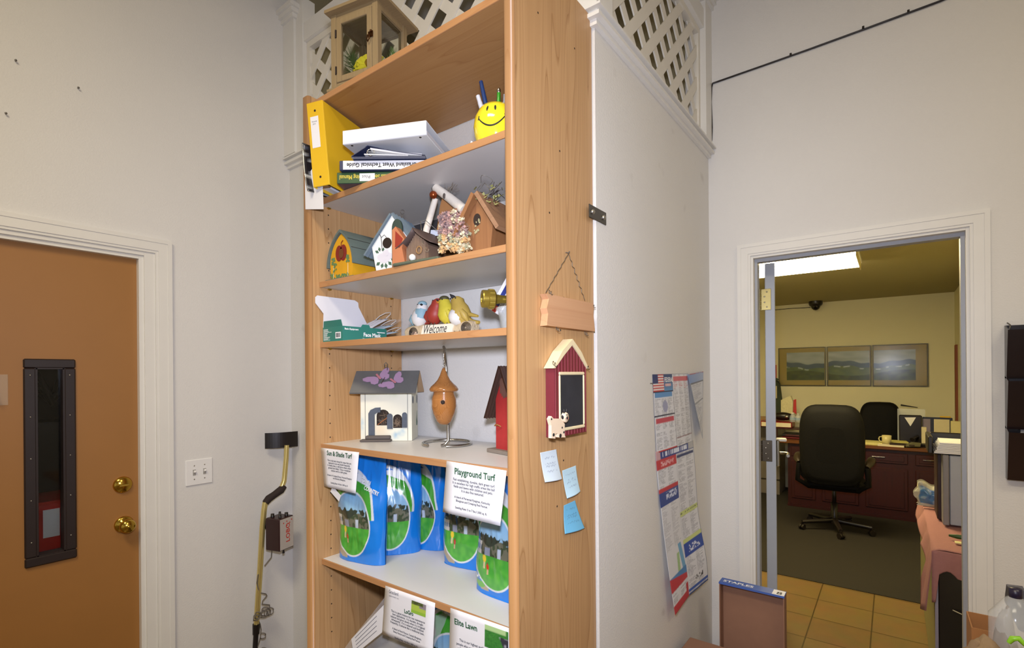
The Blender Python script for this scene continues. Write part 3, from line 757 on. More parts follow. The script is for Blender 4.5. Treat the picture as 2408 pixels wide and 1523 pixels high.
def FA(u, v):
    if u < .005 or u > .995 or v > .995: return DNAV
    if u < .50:
        if v > .78:
            if u < .27:      # flag
                if u < .13 and v > .88: return hx('2c3a6c')
                return hx('c23a3c') if int((v-.78)/.22*13) % 2 == 0 else hx('e6e0dd')
            if .84 < v < .875 and .3 < u < .46: return hx('e5d5d5') if int(u*90) % 3 else hx('c04048')
            return mixc(hx('5f93c0'), hx('31446e'), (v-.78)/.22)
        if v > .765: return DNAV
        if v > .70: return hx('5a8fc4') if .03 < u < .47 else WHT
        if v > .475: 
            if (u-.27)**2/.004+(v-.58)**2/.006 < 1: return hx('9a9db8')
            return textrows(u, v, .02, .48, 60, 3, seed=4)
        if v > .455: return DNAV
        if .37 < v < .435 and .03 < u < .47: return hx('c0485a')
        if v < .02: return REDC
        return textrows(u, v, .02, .48, 60, 3, seed=11)
    if u < .507: return DNAV
    if v > .9 and .53 < u < .97 and v < .965: return hx('cc6a74')
    if .80 < v < .89: return textrows(u, v, .52, .98, 90, 3, dark=hx('c07880'), seed=30)
    if v > .125: return textrows(u, v, .52, .98, 90, 3, seed=40)
    if v > .115: return hx('7a2c36')
    return textrows(u, v, .52, .98, 60, 2, seed=70)
po = poster('labor_law_poster', ((1533, 880), (1617, 878), (1627, 1036), (1542, 1066)), FA, 110, 130, 'federal labor notice poster with the flag, taped on the white end wall', lambda u, v: .002+.006*math.sin(u*PI)*(1-v))
def FB(u, v):
    if v > .945: 
        if u < .1: return hx('c8a0a8')
        if u > .84 and .95 < v: return hx('e2e2e2') if (u*60) % 2 < 1.2 else hx('30303a')
        return hx('dfe4f2') if .956 < v < .985 and .15 < u < .8 and rnd(int(u*60), 5) > .35 else NAVY
    if u < .485:
        if v > .885: return hx('e6b0b4') if .9 < v < .93 and .1 < u < .42 and rnd(int(u*70), int(v*120)) > .5 else REDC
        if v > .77: return textrows(u, v, .01, .47, 110, 2, seed=1)
        if v > .745: return REDC
        if v > .66: return hx('cfd6ea') if .69 < v < .735 and .16 < u < .44 and rnd(int(u*50), int(v*90)) > .4 else hx('30488c')
        if v > .38: return textrows(u, v, .01, .47, 110, 2, seed=6, dark=hx('b4b6bd'))
        if v > .215:
            d_ = abs((u-.40)+.35*(v-.3)); 
            if d_ < .045 or abs((u-.3)-.2*(v-.3)) < .035 and v < .33: return hx('6fa6cc') if d_ < .045 else hx('a4c38c')
            return WHT
        if v > .165+.10*(.485-u): return hx('4f86bd')
        if v > .13: return REDC
        if v < .05 or u > .42: return REDC if v < .10 else textrows(u, v, .01, .47, 90, 2, seed=2)
        return textrows(u, v, .01, .47, 90, 2, seed=2)
    if u < .492: return hx('b8bac2')
    if v < .012 or u > .993: return hx('3d5490')
    if .915 < v < .935: return hx('34406c') if .5 < u < .98 else WHT
    if .525 < v < .56 or .345 < v < .372: return hx('c9d488') if not (.54 < v < .55 and rnd(int(u*50), 1) > .5) else hx('67704a')
    if .255 < v < .345: return hx('d8deee') if .275 < v < .32 and .6 < u < .9 and rnd(int(u*50), int(v*100)) > .45 else hx('2c4ca0')
    if .07 < v < .10 and .68 < u < .9: return hx('26262c') if rnd(int(u*40), int(v*80)) > .6 else WHT
    if .02 < v < .04: return hx('3d5fae')
    return textrows(u, v, .5, .98, 120, 2, seed=14, dark=hx('a3a5ad'))
poster('labor_law_poster', ((1540, 1062), (1628, 1034), (1645, 1358), (1566, 1440)), FB, 110, 260, 'long folded federal labor notice with blue and red bands, hanging lowest on the end wall',
       lambda u, v: .003+.030*(1-v)**1.5*abs(u-.48)+.008*math.sin(v*9)*(1-v)*u+.02*(1-v)*(1-v))
def FC(u, v):
    if v > .985 : return hx('a0606a') if rnd(int(u*20), 2) > .5 else hx('8898b8')
    if v > .86: return mixc(hx('7f95c0'), hx('a6b2c8'), u)
    if v < .05: return hx('9aa4b8')
    if u < .06 or u > .97: return hx('8d93a0')
    if .835 < v < .86 or .53 < v < .545: return hx('6a6c74')
    return textrows(u, v, .05, .95, 75, 1, base=hx('cfd0d4'), seed=3)
poster('state_notice_poster', ((1613, 880), (1650, 873), (1648, 1008), (1632, 1030)), FC, 50, 110, 'narrow blue headed notice curling away from the wall, nearest the door corner', lambda u, v: .006+.028*math.sin(u*PI*.5)*(1-.5*v)*0+.03*(1-u)*(1-v)+.002)
p = onX(1529, 901, XP)
single(MB(T(XP, p.y, p.z) @ RY(PI/2)).lathe([(.0015, 0), (.0015, .008), (.004, .009), (.0001, .011)], 8).build('wall_screw', M_DIRTYST), 'small dark screw in the end wall beside the flag poster', 'screw')
# lettering on the flag poster
q0 = onX(1560, 893, XP)
mb = MB(); mb.text('FEDERAL', .026, frame((XP+.0052, q0.y-.004, q0.z-.008), (0, 1, 0)), sx=.95, bold=.0006)
o = mb.build('poster_lettering', M_WHINK, None); o.parent = po; o.matrix_parent_inverse = Matrix.Translation(-po.location)
# black cable along the right wall
mb = MB(); pts = [onY(*q, YR-.006) for q in ((2240, -10), (2210, 3), (2040, 66), (1900, 117), (1790, 156), (1690, 191), (1676, 196), (1673, 206), (1672, 240), (1674, 300), (1673, 330), (1669, 345))]
single(mb.tube(pts, .0042, 8).build('cable', M_BLACK), 'black cable running along the right wall above the office doorway', 'cable')
for (px, py) in ((2030, 66), (2136, 28), (1860, 129)):
    p = onY(px, py, YR)
    mb = MB(); mb.box(p.x-.004, p.x+.004, p.y-.013, p.y-.0005, p.z-.008, p.z+.003, b=.001)
    single(mb.build('cable_clip', M_BLACK), {2030: 'black cable clip, middle of three on the wall cable', 2136: 'black cable clip nearest the top edge of the photo', 1860: 'black cable clip nearest the lattice corner'}[px], 'clip')
# wall file pockets
M_POCK = mat('black_file_pocket', '1a0f10', .25, var=.1)
for k, (yt, yb) in enumerate(((778, 889), (895, 1006), (1012, 1124))):
    a = onY(2366, yt, YR); c = onY(2374, yb, YR)
    zt, zb_ = a.z, c.z
    x0 = .333; w2 = .30
    t = thing('file_pocket', ['black wall file pocket, topmost of three by the right photo edge', 'black wall file pocket, middle of three by the right photo edge', 'black wall file pocket holding a grey paper, lowest of three'][k], 'file pocket', (x0+w2/2, YR, zb_))
    # tapered shell open at the top: back, sides, front, bottom
    yb0 = YR-.004; d0_, d1_ = .07, .035
    mb = MB(); ti = .012
    pr = [(yb0, zt+.02), (yb0, zb_), (yb0-d1_, zb_), (yb0-d0_, zt), (yb0-d0_+.003, zt), (yb0-d1_+.003, zb_+.003), (yb0-.003, zb_+.003), (yb0-.003, zt+.02)]
    mb.prism(pr, x0+.004, x0+w2-.004, axis='X')
    side = [(yb0, zt+.02), (yb0, zb_), (yb0-d1_, zb_), (yb0-d0_, zt)]
    mb.prism(side, x0, x0+.004, axis='X'); mb.prism(side, x0+w2-.004, x0+w2, axis='X')
    mb.build('pocket_shell', M_POCK, t, True)
    if k == 0:
        for dx, dz in ((.008, .03), (.06, .028)): MB().tube([(x0+dx, YR-.003, zt+dz), (x0+dx+.006, YR-.02, zt+.02), (x0+dx+.003, YR-.028, zt+.008), (x0+dx+.001, YR-.02, zt-.002)], .0022, 6).build('wire_hook', M_DIRTYST, t, True)
mb = MB(); mb.box(.37, .58, YR-.030, YR-.012, 1.16, 1.352)
single(mb.build('paper_sheaf', mat('grey_paper', '8b8b8d', .7)), 'grey papers standing in the lowest black wall pocket', 'paper')
# ================================================================ TOP OF THE BOOKCASE: display case
Z0 = ST['top']
M_OLDW = wood('weathered_pine', '9d8762', '74603f', 'Z', 2, .75, 2, fine=.75)
M_OLDWX = wood('weathered_pine_rail', '9d8762', '74603f', 'X', 2, .75, 2, fine=.75)
t = thing('display_case', 'small weathered wooden glass display case with brass hinges on top of the bookcase', 'display case', (-1.512, 1.006, Z0), (0, 0, math.radians(12.6)))
WC, DC, HC = .196, .160, .262; ps = .022
mb = MB(); mb.box(-.012, WC+.012, -.012, DC+.012, 0, .012, b=.003)
mb.build('base', M_OLDWX, t)
mb = MB()
for x0, y0 in ((0, 0), (WC-ps, 0), (0, DC-ps), (WC-ps, DC-ps)): mb.box(x0, x0+ps, y0, y0+ps, .0121, HC, b=.001)
fr_ = mb.build('corner_post', M_OLDW, t)
mb = MB()
for z0, z1 in ((.0121, .034), (HC-.022, HC)):
    mb.box(ps, WC-ps, DC-ps+.004, DC-.001, z0, z1)
    mb.box(.002, ps-.004, ps, DC-ps, z0, z1); mb.box(WC-ps+.004, WC-.002, ps, DC-ps, z0, z1)
mb.box(ps, WC-ps, .003, ps-.004, .0121, .030); mb.box(ps, WC-ps, .003, ps-.004, HC-.016, HC)
mb.build('rail', M_OLDWX, t)
mb = MB(); s_ = .020
x0, x1, z0, z1 = ps+.0015, WC-ps-.0015, .0315, HC-.0175
for q in ((x0, x0+s_, z0, z1), (x1-s_, x1, z0, z1), (x0+s_, x1-s_, z0, z0+s_), (x0+s_, x1-s_, z1-s_, z1)): mb.box(q[0], q[1], -.001, .013, q[2], q[3], b=.0015)
dr = mb.build('case_door', M_OLDW, t)
MB().box(x0+s_-.002, x1-s_+.002, .005, .007, z0+s_-.002, z1-s_+.002).build('glass_pane', M_GLASS, dr)
mb = MB()
for z in (z0+.04, z1-.05): mb.box(x0-.004, x0+.003, -.0025, -.001, z-.013, z+.013); mb.lathe([(.0018, z-.013), (.0018, z+.013)], 8, M=T(x0-.0005, -.003, 0))
mb.build('hinge', M_DBROWN, dr)
mb = MB(T(x1-.004, -.003, .15)); mb.box(-.008, .012, -.001, .001, -.008, .012, b=.0008); mb.tube([(-.006, -.004, .0), (-.009, -.006, -.014), (-.004, -.007, -.024), (.002, -.006, -.014), (0, -.004, 0)], .0022, 6); mb.ball((.006, -.003, .01), .004)
mb.build('latch', mat('aged_brass', '4a2c12', .3, .8), dr)
MB().box(WC-.012, WC-.010, ps, DC-ps, .034, HC-.022).build('glass_pane', M_GLASS, t)
MB().box(.010, .012, ps, DC-ps, .034, HC-.022).build('glass_pane', M_GLASS, t)
MB().box(ps, WC-ps, DC-.012, DC-.010, .034, HC-.022).build('glass_pane', M_GLASS, t)
mb = MB(); e = .028; e0 = .010
mb.add([(-e0, -e0*2, HC), (WC+e, -e0*2, HC), (WC+e, DC+e, HC), (-e0, DC+e, HC), (-e0, -e0*2, HC+.010), (WC+e, -e0*2, HC+.010), (WC+e, DC+e, HC+.010), (-e0, DC+e, HC+.010), (WC/2-.04, DC/2, HC+.085), (WC/2+.04, DC/2, HC+.085)],
       [(3, 2, 1, 0), (0, 1, 5, 4), (1, 2, 6, 5), (2, 3, 7, 6), (3, 0, 4, 7), (4, 5, 9, 8), (5, 6, 9), (6, 7, 8, 9), (7, 4, 8)])
mb.build('roof', M_OLDWX, t)
RT = ROOTM[t.name]
# daisy and fir sprigs inside
def petal_ring(mb, c, n, r0_, r1_, wdt, up, nrm, ph=0):
    nrm = Vector(nrm).normalized(); a = nrm.orthogonal().normalized(); b = nrm.cross(a)
    for k in range(n):
        t_ = 2*PI*k/n+ph; d_ = a*math.cos(t_)+b*math.sin(t_); s2 = nrm.cross(d_)
        P = [Vector(c)+d_*r0_-s2*wdt*.3, Vector(c)+d_*r0_+s2*wdt*.3, Vector(c)+d_*(r0_+r1_)*.55+s2*wdt+nrm*up*.5, Vector(c)+d_*r1_*.95+s2*wdt*.6+nrm*up, Vector(c)+d_*r1_+nrm*up*.9, Vector(c)+d_*r1_*.95-s2*wdt*.6+nrm*up, Vector(c)+d_*(r0_+r1_)*.55-s2*wdt+nrm*up*.5]
        mb.add([tuple(p) for p in P]+[tuple(p-nrm*.0015) for p in P], [tuple(range(7)), tuple(range(13, 6, -1))]+[(i, (i+1) % 7, 7+(i+1) % 7, 7+i) for i in range(7)])
p = RT @ Vector((.112, .062, .098))
f = thing('artificial_daisy', 'bright yellow artificial daisy inside the glass display case', 'flower', tuple(RT @ Vector((.11, .06, .0125))))
mb = MB(); petal_ring(mb, p, 18, .006, .058, .0085, .004, (.45, -.8, .35)); petal_ring(mb, p+Vector((.001, -.003, .002)), 15, .006, .048, .0075, .008, (.45, -.8, .35), .2)
mb.build('petals', mat('yellow_petal', 'f2e52a', .6, var=.08), f, True)
mb = MB(); mb.ball(p+Vector((.004, -.008, .006)), .012); mb.build('flower_centre', mat('flower_heart', 'b08a20', .8), f, True)
MB().tube([p, RT @ Vector((.11, .075, .03)), RT @ Vector((.11, .06, .0126))], .002, 6).build('stem', mat('stem_green', '4c7a2c', .6), f, True)
def sprig(base, dirv, ln, n, nl, lab, c='51702f'):
    s = thing('fir_sprig', lab, 'sprig', tuple(base))
    mb = MB(); d_ = Vector(dirv).normalized(); random.seed(int(ln*9999))
    mb.tube([base, Vector(base)+d_*ln], .0016, 5); mb.build('twig', mat('twig_brown', '5c4630', .8), s, True)
    mb = MB()
    for k in range(n):
        f_ = .1+.9*k/n; c0_ = Vector(base)+d_*ln*f_; o = Vector((random.gauss(0, 1), random.gauss(0, 1), random.gauss(0, 1))); o = (o-d_*o.dot(d_)).normalized()
        mb.tube([c0_, c0_+(o*.8+d_*.7)*nl*(1.1-f_*.4)], [.0009, .0003], 4, cap=False)
    mb.build('needles', mat('fir_green', c, .7, var=.2), s, True)
sprig(RT @ Vector((.085, .05, .0125)), (-.35, 0, .9), .15, 260, .045, 'green fir sprig behind the yellow daisy in the display case')
sprig(RT @ Vector((.165, .07, .0125)), (.25, .2, .9), .12, 200, .042, 'green fir sprig on the right side inside the display case')
# ================================================================ SHELF 2: binders
Z0 = ST['s2']
def binder(name, lab, loc, rot, L_, D_, H_, m, ring=True, pages=True, skew=0, cat='binder', mspine=None):
    t = thing(name, lab, cat, loc, rot); b_ = .0015
    mb = MB(); mb.box(0, L_, 0, .003, 0, H_, 1, b=b_); mb.box(0, L_, .0028, D_, 0, .003, 0, b=b_); mb.box(0, L_, .0028, D_, H_-.003, H_, 0, b=b_)
    mb.build('cover', [m, mspine or m], t)
    if pages:
        mb = MB(); mb.box(.010, L_-.010, .03, D_-.012, .0035, H_*.6); mb.build('pages', M_PAPER, t)
    if ring:
        mb = MB(); mb.box(.012, L_-.012, .006, .022, .0031, .0055)
        for f in (.16, .5, .84):
            r = (H_-.01)/2; mb.tube([(L_*f, .022+r*math.cos(q*PI/6), H_/2+r*math.sin(q*PI/6)) for q in range(12)], .0016, 6, closed=True)
        mb.build('ring_mechanism', M_STEEL, t)
        mb = MB()
        for f in (.09, .91): mb.lathe([(.0042, 0), (.003, .001), (.0001, .0008)], 10, M=T(L_*f, .014, 0) @ RX(PI)); mb.lathe([(.0042, 0), (.003, .001), (.0001, .0008)], 10, M=T(L_*f, -.0002, H_*.5) @ RX(PI/2)) if 0 else None
        mb.build('rivet', M_DBROWN, t)
    return t
M_WBIND = mat('white_vinyl', 'dfe1e6', .3, var=.02, coat=.4)
M_NAVY = mat('navy_vinyl', '2c3352', .3, var=.05, coat=.3)
# lowest: green manual (upside down spine lettering)
gx = onY(786, 420, 1.045).x
tb = binder('manual', 'dark green seed growing manual with yellow lettering, lowest book in the stack', (-1.440, .976, Z0+.0005), (0, 0, .61), .27, .15, .036, M_NAVY, ring=False, cat='book', mspine=mat('dark_green_spine', '30502c', .5))
fl = Matrix(((-1, 0, 0, 0), (0, 0, 1, -.0006), (0, -1, 0, 0), (0, 0, 0, 1)))   # lettering upside down on the spine
fl = T(0, -.0006, 0) @ RX(PI/2) @ RZ(PI)
MB(fl @ T(-.008, -.026, 0)).text('Turf Grass Seed Growing Manual', .020, Matrix.Identity(4), align='RIGHT', sx=.75, bold=.0003).build('spine_lettering', mat('yellow_print', 'c9b53c', .5), tb)
MB().box(.075, .125, -.0012, -.0007, .006, .031).build('spine_label', M_PAPER, tb)
MB(T(0, -.0013, 0) @ RX(PI/2) @ RZ(PI) @ T(-.083, -.025, 0)).text('Pilot', .015, Matrix.Identity(4), align='RIGHT').build('label_lettering', M_INK, tb)
# "...and West Technical Guide"
tb = binder('guide_binder', 'white binder with upside down Technical Guide spine lettering, lying on the green manual', (-1.420, .972, Z0+.0375), (0, 0, .64), .29, .17, .031, M_NAVY, cat='binder', mspine=M_NAVY, ring=False)
MB().box(.012, .289, -.0008, -.0001, .002, .030).build('spine_card', M_PAPER, tb)
MB(T(0, -.0012, 0) @ RX(PI/2) @ RZ(PI) @ T(-.024, -.022, 0)).text('Grassland West Technical Guide', .0185, Matrix.Identity(4), align='RIGHT', sx=.92, bold=.0005).build('spine_lettering', M_INK, tb)
# clear navy presentation binder, its spine standing up at the left
t = thing('presentation_binder', 'navy binder with clear cover fanned open, wedged between the two white binders', 'binder', (-1.36, 1.06, Z0+.069))
NB = T(-1.372, .983, Z0+.0695) @ RZ(.63)
def sheet3(mb, p, q, d_, th, mi=0, n=8, bow=.0, nrm=Vector((0, 0, 1))):
    p, q, d_ = Vector(p), Vector(q), Vector(d_)
    pts = [p+(q-p)*i/n+nrm*bow*math.sin(PI*i/n) for i in range(n+1)]
    vs = []
    for a in pts: vs += [a, a+d_, a+nrm*th, a+d_+nrm*th]
    fs = []
    for i in range(n):
        k = 4*i; fs += [(k, k+4, k+5, k+1), (k+2, k+3, k+7, k+6), (k, k+2, k+6, k+4), (k+1, k+5, k+7, k+3)]
    fs += [(0, 1, 3, 2), (4*n, 4*n+2, 4*n+3, 4*n+1)]
    mb.add([tuple(v) for v in vs], fs, mi)
dv = (0, .16, 0)
mb = MB(NB); sheet3(mb, (0, 0, .0005), (.235, 0, .0005), dv, .002)
sheet3(mb, (.052, 0, .036), (.235, 0, .004), dv, .0022, bow=-.003)
sheet3(mb, (.0, 0, .0026), (.052, 0, .036), dv, .0022)
mb.build('cover', M_NAVY, t, True)
mb = MB(NB); sheet3(mb, (.060, .002, .026), (.225, .002, .0045), (0, .15, 0), .0055, bow=-.002); sheet3(mb, (.04, .003, .010), (.18, .003, .0045), (0, .15, 0), .003)
mb.build('pages', M_PAPER, t, True)
mb = MB(NB); sheet3(mb, (.050, -.001, .020), (.215, -.001, .0035), (0, .15, 0), .001, bow=-.004); mb.build('clear_sleeve', M_FILM, t, True)
mb = MB(NB)
for k in range(3): mb.tube([(.060+.012*math.cos(q*PI/6), .006+k*.06, .018+.011*math.sin(q*PI/6)) for q in range(12)], .0013, 6, closed=True)
mb.build('ring_mechanism', M_STEEL, t, True)
# white binder on top
c = onY(805, 338, 1.10)
tb = binder('white_binder', 'thick white ring binder, topmost of the stack on the second shelf', (-1.395, .967, 2.2765), (0, 0, math.radians(24)), .285, .22, .044, M_WBIND)
# white binder / box behind to the right
tb = binder('white_binder', 'white binder lying flat right of the stack, partly hidden by the shelf edge', (-1.165, 1.15, Z0+.0005), (0, 0, .12), .20, .21, .044, M_WBIND, ring=False)
t = thing('folded_receipt', 'small crumpled white paper slip beside the smiley mug', 'paper', (-1.0, 1.05, Z0))
mb = MB(); c_ = onY(1110, 337, 1.04); mb.add([tuple(c_+Vector(v)) for v in ((-.02, 0, -.025), (.012, 0, -.025), (.006, .02, 0), (-.012, .01, .014), (-.02, .03, -.02))], [(0, 1, 2, 3), (0, 3, 4), (3, 2, 4), (1, 4, 2), (0, 4, 1)])
mb.build('slip', M_PAPER, t, True)
# yellow binder standing on the left, leaning out over the shelf edge
M_YEL = mat('yellow_vinyl', 'dfb321', .38, var=.04, coat=.2)
Yb = .963
q = [onY(*p, Yb) for p in ((718, 264), (748, 258), (770, 448), (737, 461))]   # tl tr br bl of the spine
t = thing('yellow_binder', 'yellow ring binder standing upright at the left end of the second shelf', 'binder', (q[3].x, Yb, Z0))
upv = (q[0]-q[3]).normalized(); th = (q[2]-q[3]); th.z = th.z; wv = Vector((.072, 0, 0)); 
base = Vector((q[3].x, Yb, Z0+.0015)); ln = (q[0]-q[3]).length
ex = Vector((.966, .259, 0)).normalized(); up2 = Vector((-.13, 0, 1)).normalized(); ey = up2.cross(ex); ey = -ey if ey.y < 0 else ey
Mb = Matrix.Identity(4)
for i in range(3): Mb[i][0] = ex[i]; Mb[i][1] = ey[i]; Mb[i][2] = up2[i]
Mb.translation = base+Vector((0, 0, .009))
HB, TB, DB = .297, .068, .27
mb = MB(Mb); mb.box(0, TB, 0, .003, 0, HB, b=.0012); mb.box(0, .003, .0028, DB, 0, HB, b=.0012); mb.box(TB-.003, TB, .0028, DB, 0, HB, b=.0012)
mb.build('cover', M_YEL, t, True)
MB(Mb).box(.004, .03, .03, DB-.01, .01, HB-.012).build('pages', M_PAPER, t, True)
mb = MB(Mb); mb.box(.012, TB-.012, .0035, .02, .0015, HB-.02)
for z in (.04, .15, .26): mb.tube([(TB/2+.022*math.cos(a*PI/6), .045+.024*math.sin(a*PI/6), z) for a in range(12)], .0018, 6, closed=True)
mb.build('ring_mechanism', M_STEEL, t, True)
mb = MB(Mb)
for z in (.032, HB-.032): mb.lathe([(.0045, 0), (.003, .001), (.0001, .0006)], 10, M=T(TB*.5, -.0002, z) @ RX(PI/2))
mb.build('rivet', M_DBROWN, t, True)
MB(Mb).box(.012, .046, -.0008, -.0002, .135, .245).build('spine_label', M_PAPER, t, True)
mb = MB(Mb @ T(.018, -.0012, .225) @ RX(PI/2)); mb.text('Records', .0065, Matrix.Identity(4)); mb.text('2015', .0065, T(.003, -.009, 0)); mb.build('label_lettering', M_GINK, t, True)
# magazine and white sheet squeezed between the binder and the side panel
mb = MB(); pts = []
def PM(u, v):
    a = onY(716, 345, .972); b = onY(730, 462, .972)
    x = a.x+.002+.030*(1-v)**2; return (x+.014, .955+.26*u, Z0+.004+(a.z-Z0)*v)
o = painted('magazine', lambda u, v: hx('1c1c22') if rnd(int(u*14), int(v*20)) < .7 else mixc(hx('3c4458'), hx('b0b0a8'), rnd(int(v*40), 3)), PM, 20, 30, None, M_PRINTG, world=False)
md = o.modifiers.new('thick', 'SOLIDIFY'); md.thickness = .003
single(o, 'dark glossy magazine squeezed between the yellow binder and the bookcase side', 'magazine')
mb = MB(); a = onY(723, 489, .975); b = onY(718, 420, .975); c = onY(757, 493, .975)
mb.add([(BX0+.030, .978, a.z), (c.x, .981, onY(757, 493, .981).z), (c.x-.01, .981, Z0+.12), (BX0+.028, .978, b.z)]+[(BX0+.030, .9785, a.z), (c.x, .9815, onY(757, 493, .981).z), (c.x-.01, .9815, Z0+.12), (BX0+.028, .9785, b.z)],
       [(0, 1, 2, 3), (7, 6, 5, 4), (0, 4, 5, 1), (1, 5, 6, 2), (2, 6, 7, 3), (3, 7, 4, 0)])
single(mb.build('white_card', M_PAPER), 'white card sticking out below the yellow binder over the shelf edge', 'paper')
# smiley mug and pens
M_SMY = mat('glossy_yellow_ceramic', 'f4dc2e', .12, var=.01, coat=.6)
mc = Vector((-.890, 1.118, Z0)); R_ = .0625
t = thing('smiley_mug', 'round glossy yellow mug with a smiling face, right end of the second shelf', 'mug', tuple(mc))
prof = [(.030, .0005), (.038, .002), (.050, .018), (.060, .045), (.0635, .070), (.060, .095), (.050, .115), (.044, .123), (.0415, .123), (.048, .112), (.056, .090), (.058, .07), (.054, .045), (.04, .012), (.0001, .008)]
MB(T(*mc)).lathe(prof, 48).build('mug_body', M_SMY, t, True)
def rad(z):
    for (r1, z1), (r2, z2) in zip(prof[:8], prof[1:8]):
        if z1 <= z <= z2: return r1+(r2-r1)*(z-z1)/(z2-z1)
    return .05
fa = math.atan2(-mc.y, -mc.x)   # towards the photographer
fa -= .22
def onmug(a, z, e=.0006): r = rad(z)+e; return mc+Vector((r*math.cos(fa+a), r*math.sin(fa+a), z))
mb = MB(); pts = []; rs = []
for k in range(17):
    a = -.62+1.24*k/16; pts.append(onmug(a, .050+.026*(a/.62)**2*1.0, .0002)); rs.append(.0012+.0012*math.cos(a*2.3))
mb.tube(pts, rs, 6)
for a in (-.63, .63): mb.tube([onmug(a*1.03, .072, .0002), onmug(a*.98, .083, .0002)], .0016, 6)
for a in (-.19, .19):
    vs = [onmug(a+.05*math.cos(q*PI/8), .099+.0085*math.sin(q*PI/8), .0007) for q in range(16)]; mb.add([tuple(v) for v in vs], [tuple(range(16))])
mb.build('printed_face', M_INK, t, True)
def pen(name, lab, a, b, r, c, cap=None, cat='pen'):
    a, b = Vector(a), Vector(b)
    t = thing(name, lab, cat, tuple(a)); MB().tube([a, a+(b-a)*.86, a+(b-a)*.88, b], [r, r, r*.9, r*.9], 8).build('barrel', mat(c+'_barrel', c, .25), t, True)
    if cap: MB().tube([b, b+(b-a).normalized()*.006, b+(b-a).normalized()*.012], [r*.7, r*1.1, r*.6], 8).build('button', M_STEEL, t, True)
zc_ = Z0+.0095
tp = onY(1131, 192, 1.13); pen('pen', 'dark blue pen sticking out of the smiley mug', mc+Vector((-.01, .01, .0125)), tp, .0066, '1f3a6c')
tp = onY(1173, 218, 1.11); pen('pen', 'green pen with silver tip in the smiley mug', mc+Vector((.005, 0, .0125)), tp, .0058, '2f8a22', cap=1)
tp = onY(1124, 226, 1.10); pen('scissors_handle', 'white and yellow pen leaning left in the smiley mug', mc+Vector((.0, -.012, .0125)), tp, .0072, 'c5c8d4', cat='pen')
tp = onY(1187, 222, 1.11); pen('pen', 'grey pen next to the green one in the smiley mug', mc+Vector((.018, .006, .0125)), tp, .0045, '8c8f98')
# ================================================================ SHELF 3: birdhouses
Z0 = ST['s3']
M_YO = mat('mustard_paint', 'd29a18', .55, var=.12, scale=18)
M_SAGE = mat('sage_green_paint', '6d7a62', .6, var=.12, scale=25)
M_GRYR = mat('grey_green_roof', '5d6a66', .6, var=.12, scale=30)
M_APPLE = mat('apple_red_paint', '7c1f18', .5, var=.1)
def disc(mb, x, z, rx, rz, y, mi=0, n=20, th=.0006):
    mb.add([(x+rx*math.cos(2*PI*k/n), y, z+rz*math.sin(2*PI*k/n)) for k in range(n)]+[(x+rx*math.cos(2*PI*k/n), y-th, z+rz*math.sin(2*PI*k/n)) for k in range(n)],
           [tuple(range(n)), tuple(range(2*n-1, n-1, -1))]+[(i, (i+1) % n, n+(i+1) % n, n+i) for i in range(n)], mi)
t = thing('birdhouse', 'yellow birdhouse with a red apple round its hole and a green arched roof', 'birdhouse', (-1.605, 1.045, Z0))
wA, hA, dA = .145, .168, .165
def arch(w, h, z0, n=8, off=0):
    """gothic arch outline from the left foot over the apex to the right foot"""
    L_ = []
    for k in range(n+1):
        a = k/n*PI/3; L_.append((w/2-w*math.cos(a)-off*(1-k/n), z0+(h-z0+off*1.6)*math.sin(a)/math.sin(PI/3)))
    return L_+[(-x, z) for x, z in reversed(L_[:-1])]
cx = .074
bod = [(x+cx, z) for x, z in arch(wA-.012, hA-.006, .060)]
MB().prism([(cx-wA/2+.012, .008)]+bod+[(cx+wA/2-.012, .008)], .008, dA, axis='Y').build('body', M_YO, t)
MB().box(-.008, .155, -.004, dA+.004, 0, .0078, b=.002).build('base', M_GRYR, t)
o_ = arch(wA, hA, .050, off=.005); i_ = arch(wA, hA, .050, off=-.001)
mb = MB(); n = len(o_)
vs = [(x+cx, 0, z) for x, z in o_]+[(x+cx, 0, z) for x, z in i_]+[(x+cx, dA+.01, z) for x, z in o_]+[(x+cx, dA+.01, z) for x, z in i_]
fs = []
for k in range(n-1): fs += [(k, k+1, n+k+1, n+k), (2*n+k, 3*n+k, 3*n+k+1, 2*n+k+1), (k, 2*n+k, 2*n+k+1, k+1), (n+k, n+k+1, 3*n+k+1, 3*n+k)]
fs += [(0, n, 3*n, 2*n), (n-1, 3*n-1, 4*n-1, 2*n-1)]
mb.add(vs, fs); mb.build('roof', M_GRYR, t)
mb = MB()
for f in (3, 5, n-4, n-6): x, z = o_[f]; mb.box(x+cx-.0008, x+cx+.0008, .002, dA+.008, z+.0, z+.0012)
mb.build('roof_seam', M_HOLE, t)
mb = MB(); y = .0072
disc(mb, cx-.012, .095, .020, .028, y); disc(mb, cx+.012, .095, .020, .028, y)
mb.tube([(cx, y, .12), (cx+.003, y-.001, .131), (cx+.012, y-.001, .137)], .0014, 5)
mb.build('painted_apple', M_APPLE, t)
mb = MB(); disc(mb, cx+.002, .093, .0135, .0165, .0062); mb.build('entrance_hole', mat('hole_shadow_wood', '6b3c14', .8), t)
mb = MB(); random.seed(5)
def clump(mb, x, z, r, y, k):
    for q in range(k): disc(mb, x+random.uniform(-r, r), z+random.uniform(-r*1.6, r*1.6), .0042, .0042, y-.0004*q/k, n=7, th=.0003)
clump(mb, .028, .070, .008, .0074, 14); clump(mb, .036, .048, .009, .0073, 10); clump(mb, .112, .072, .007, .0074, 12); clump(mb, .020, .016, .008, .0074, 6)
for k in range(9): clump(mb, .022+k*.011, .014, .004, .0074, 3)
for k in range(8): pass
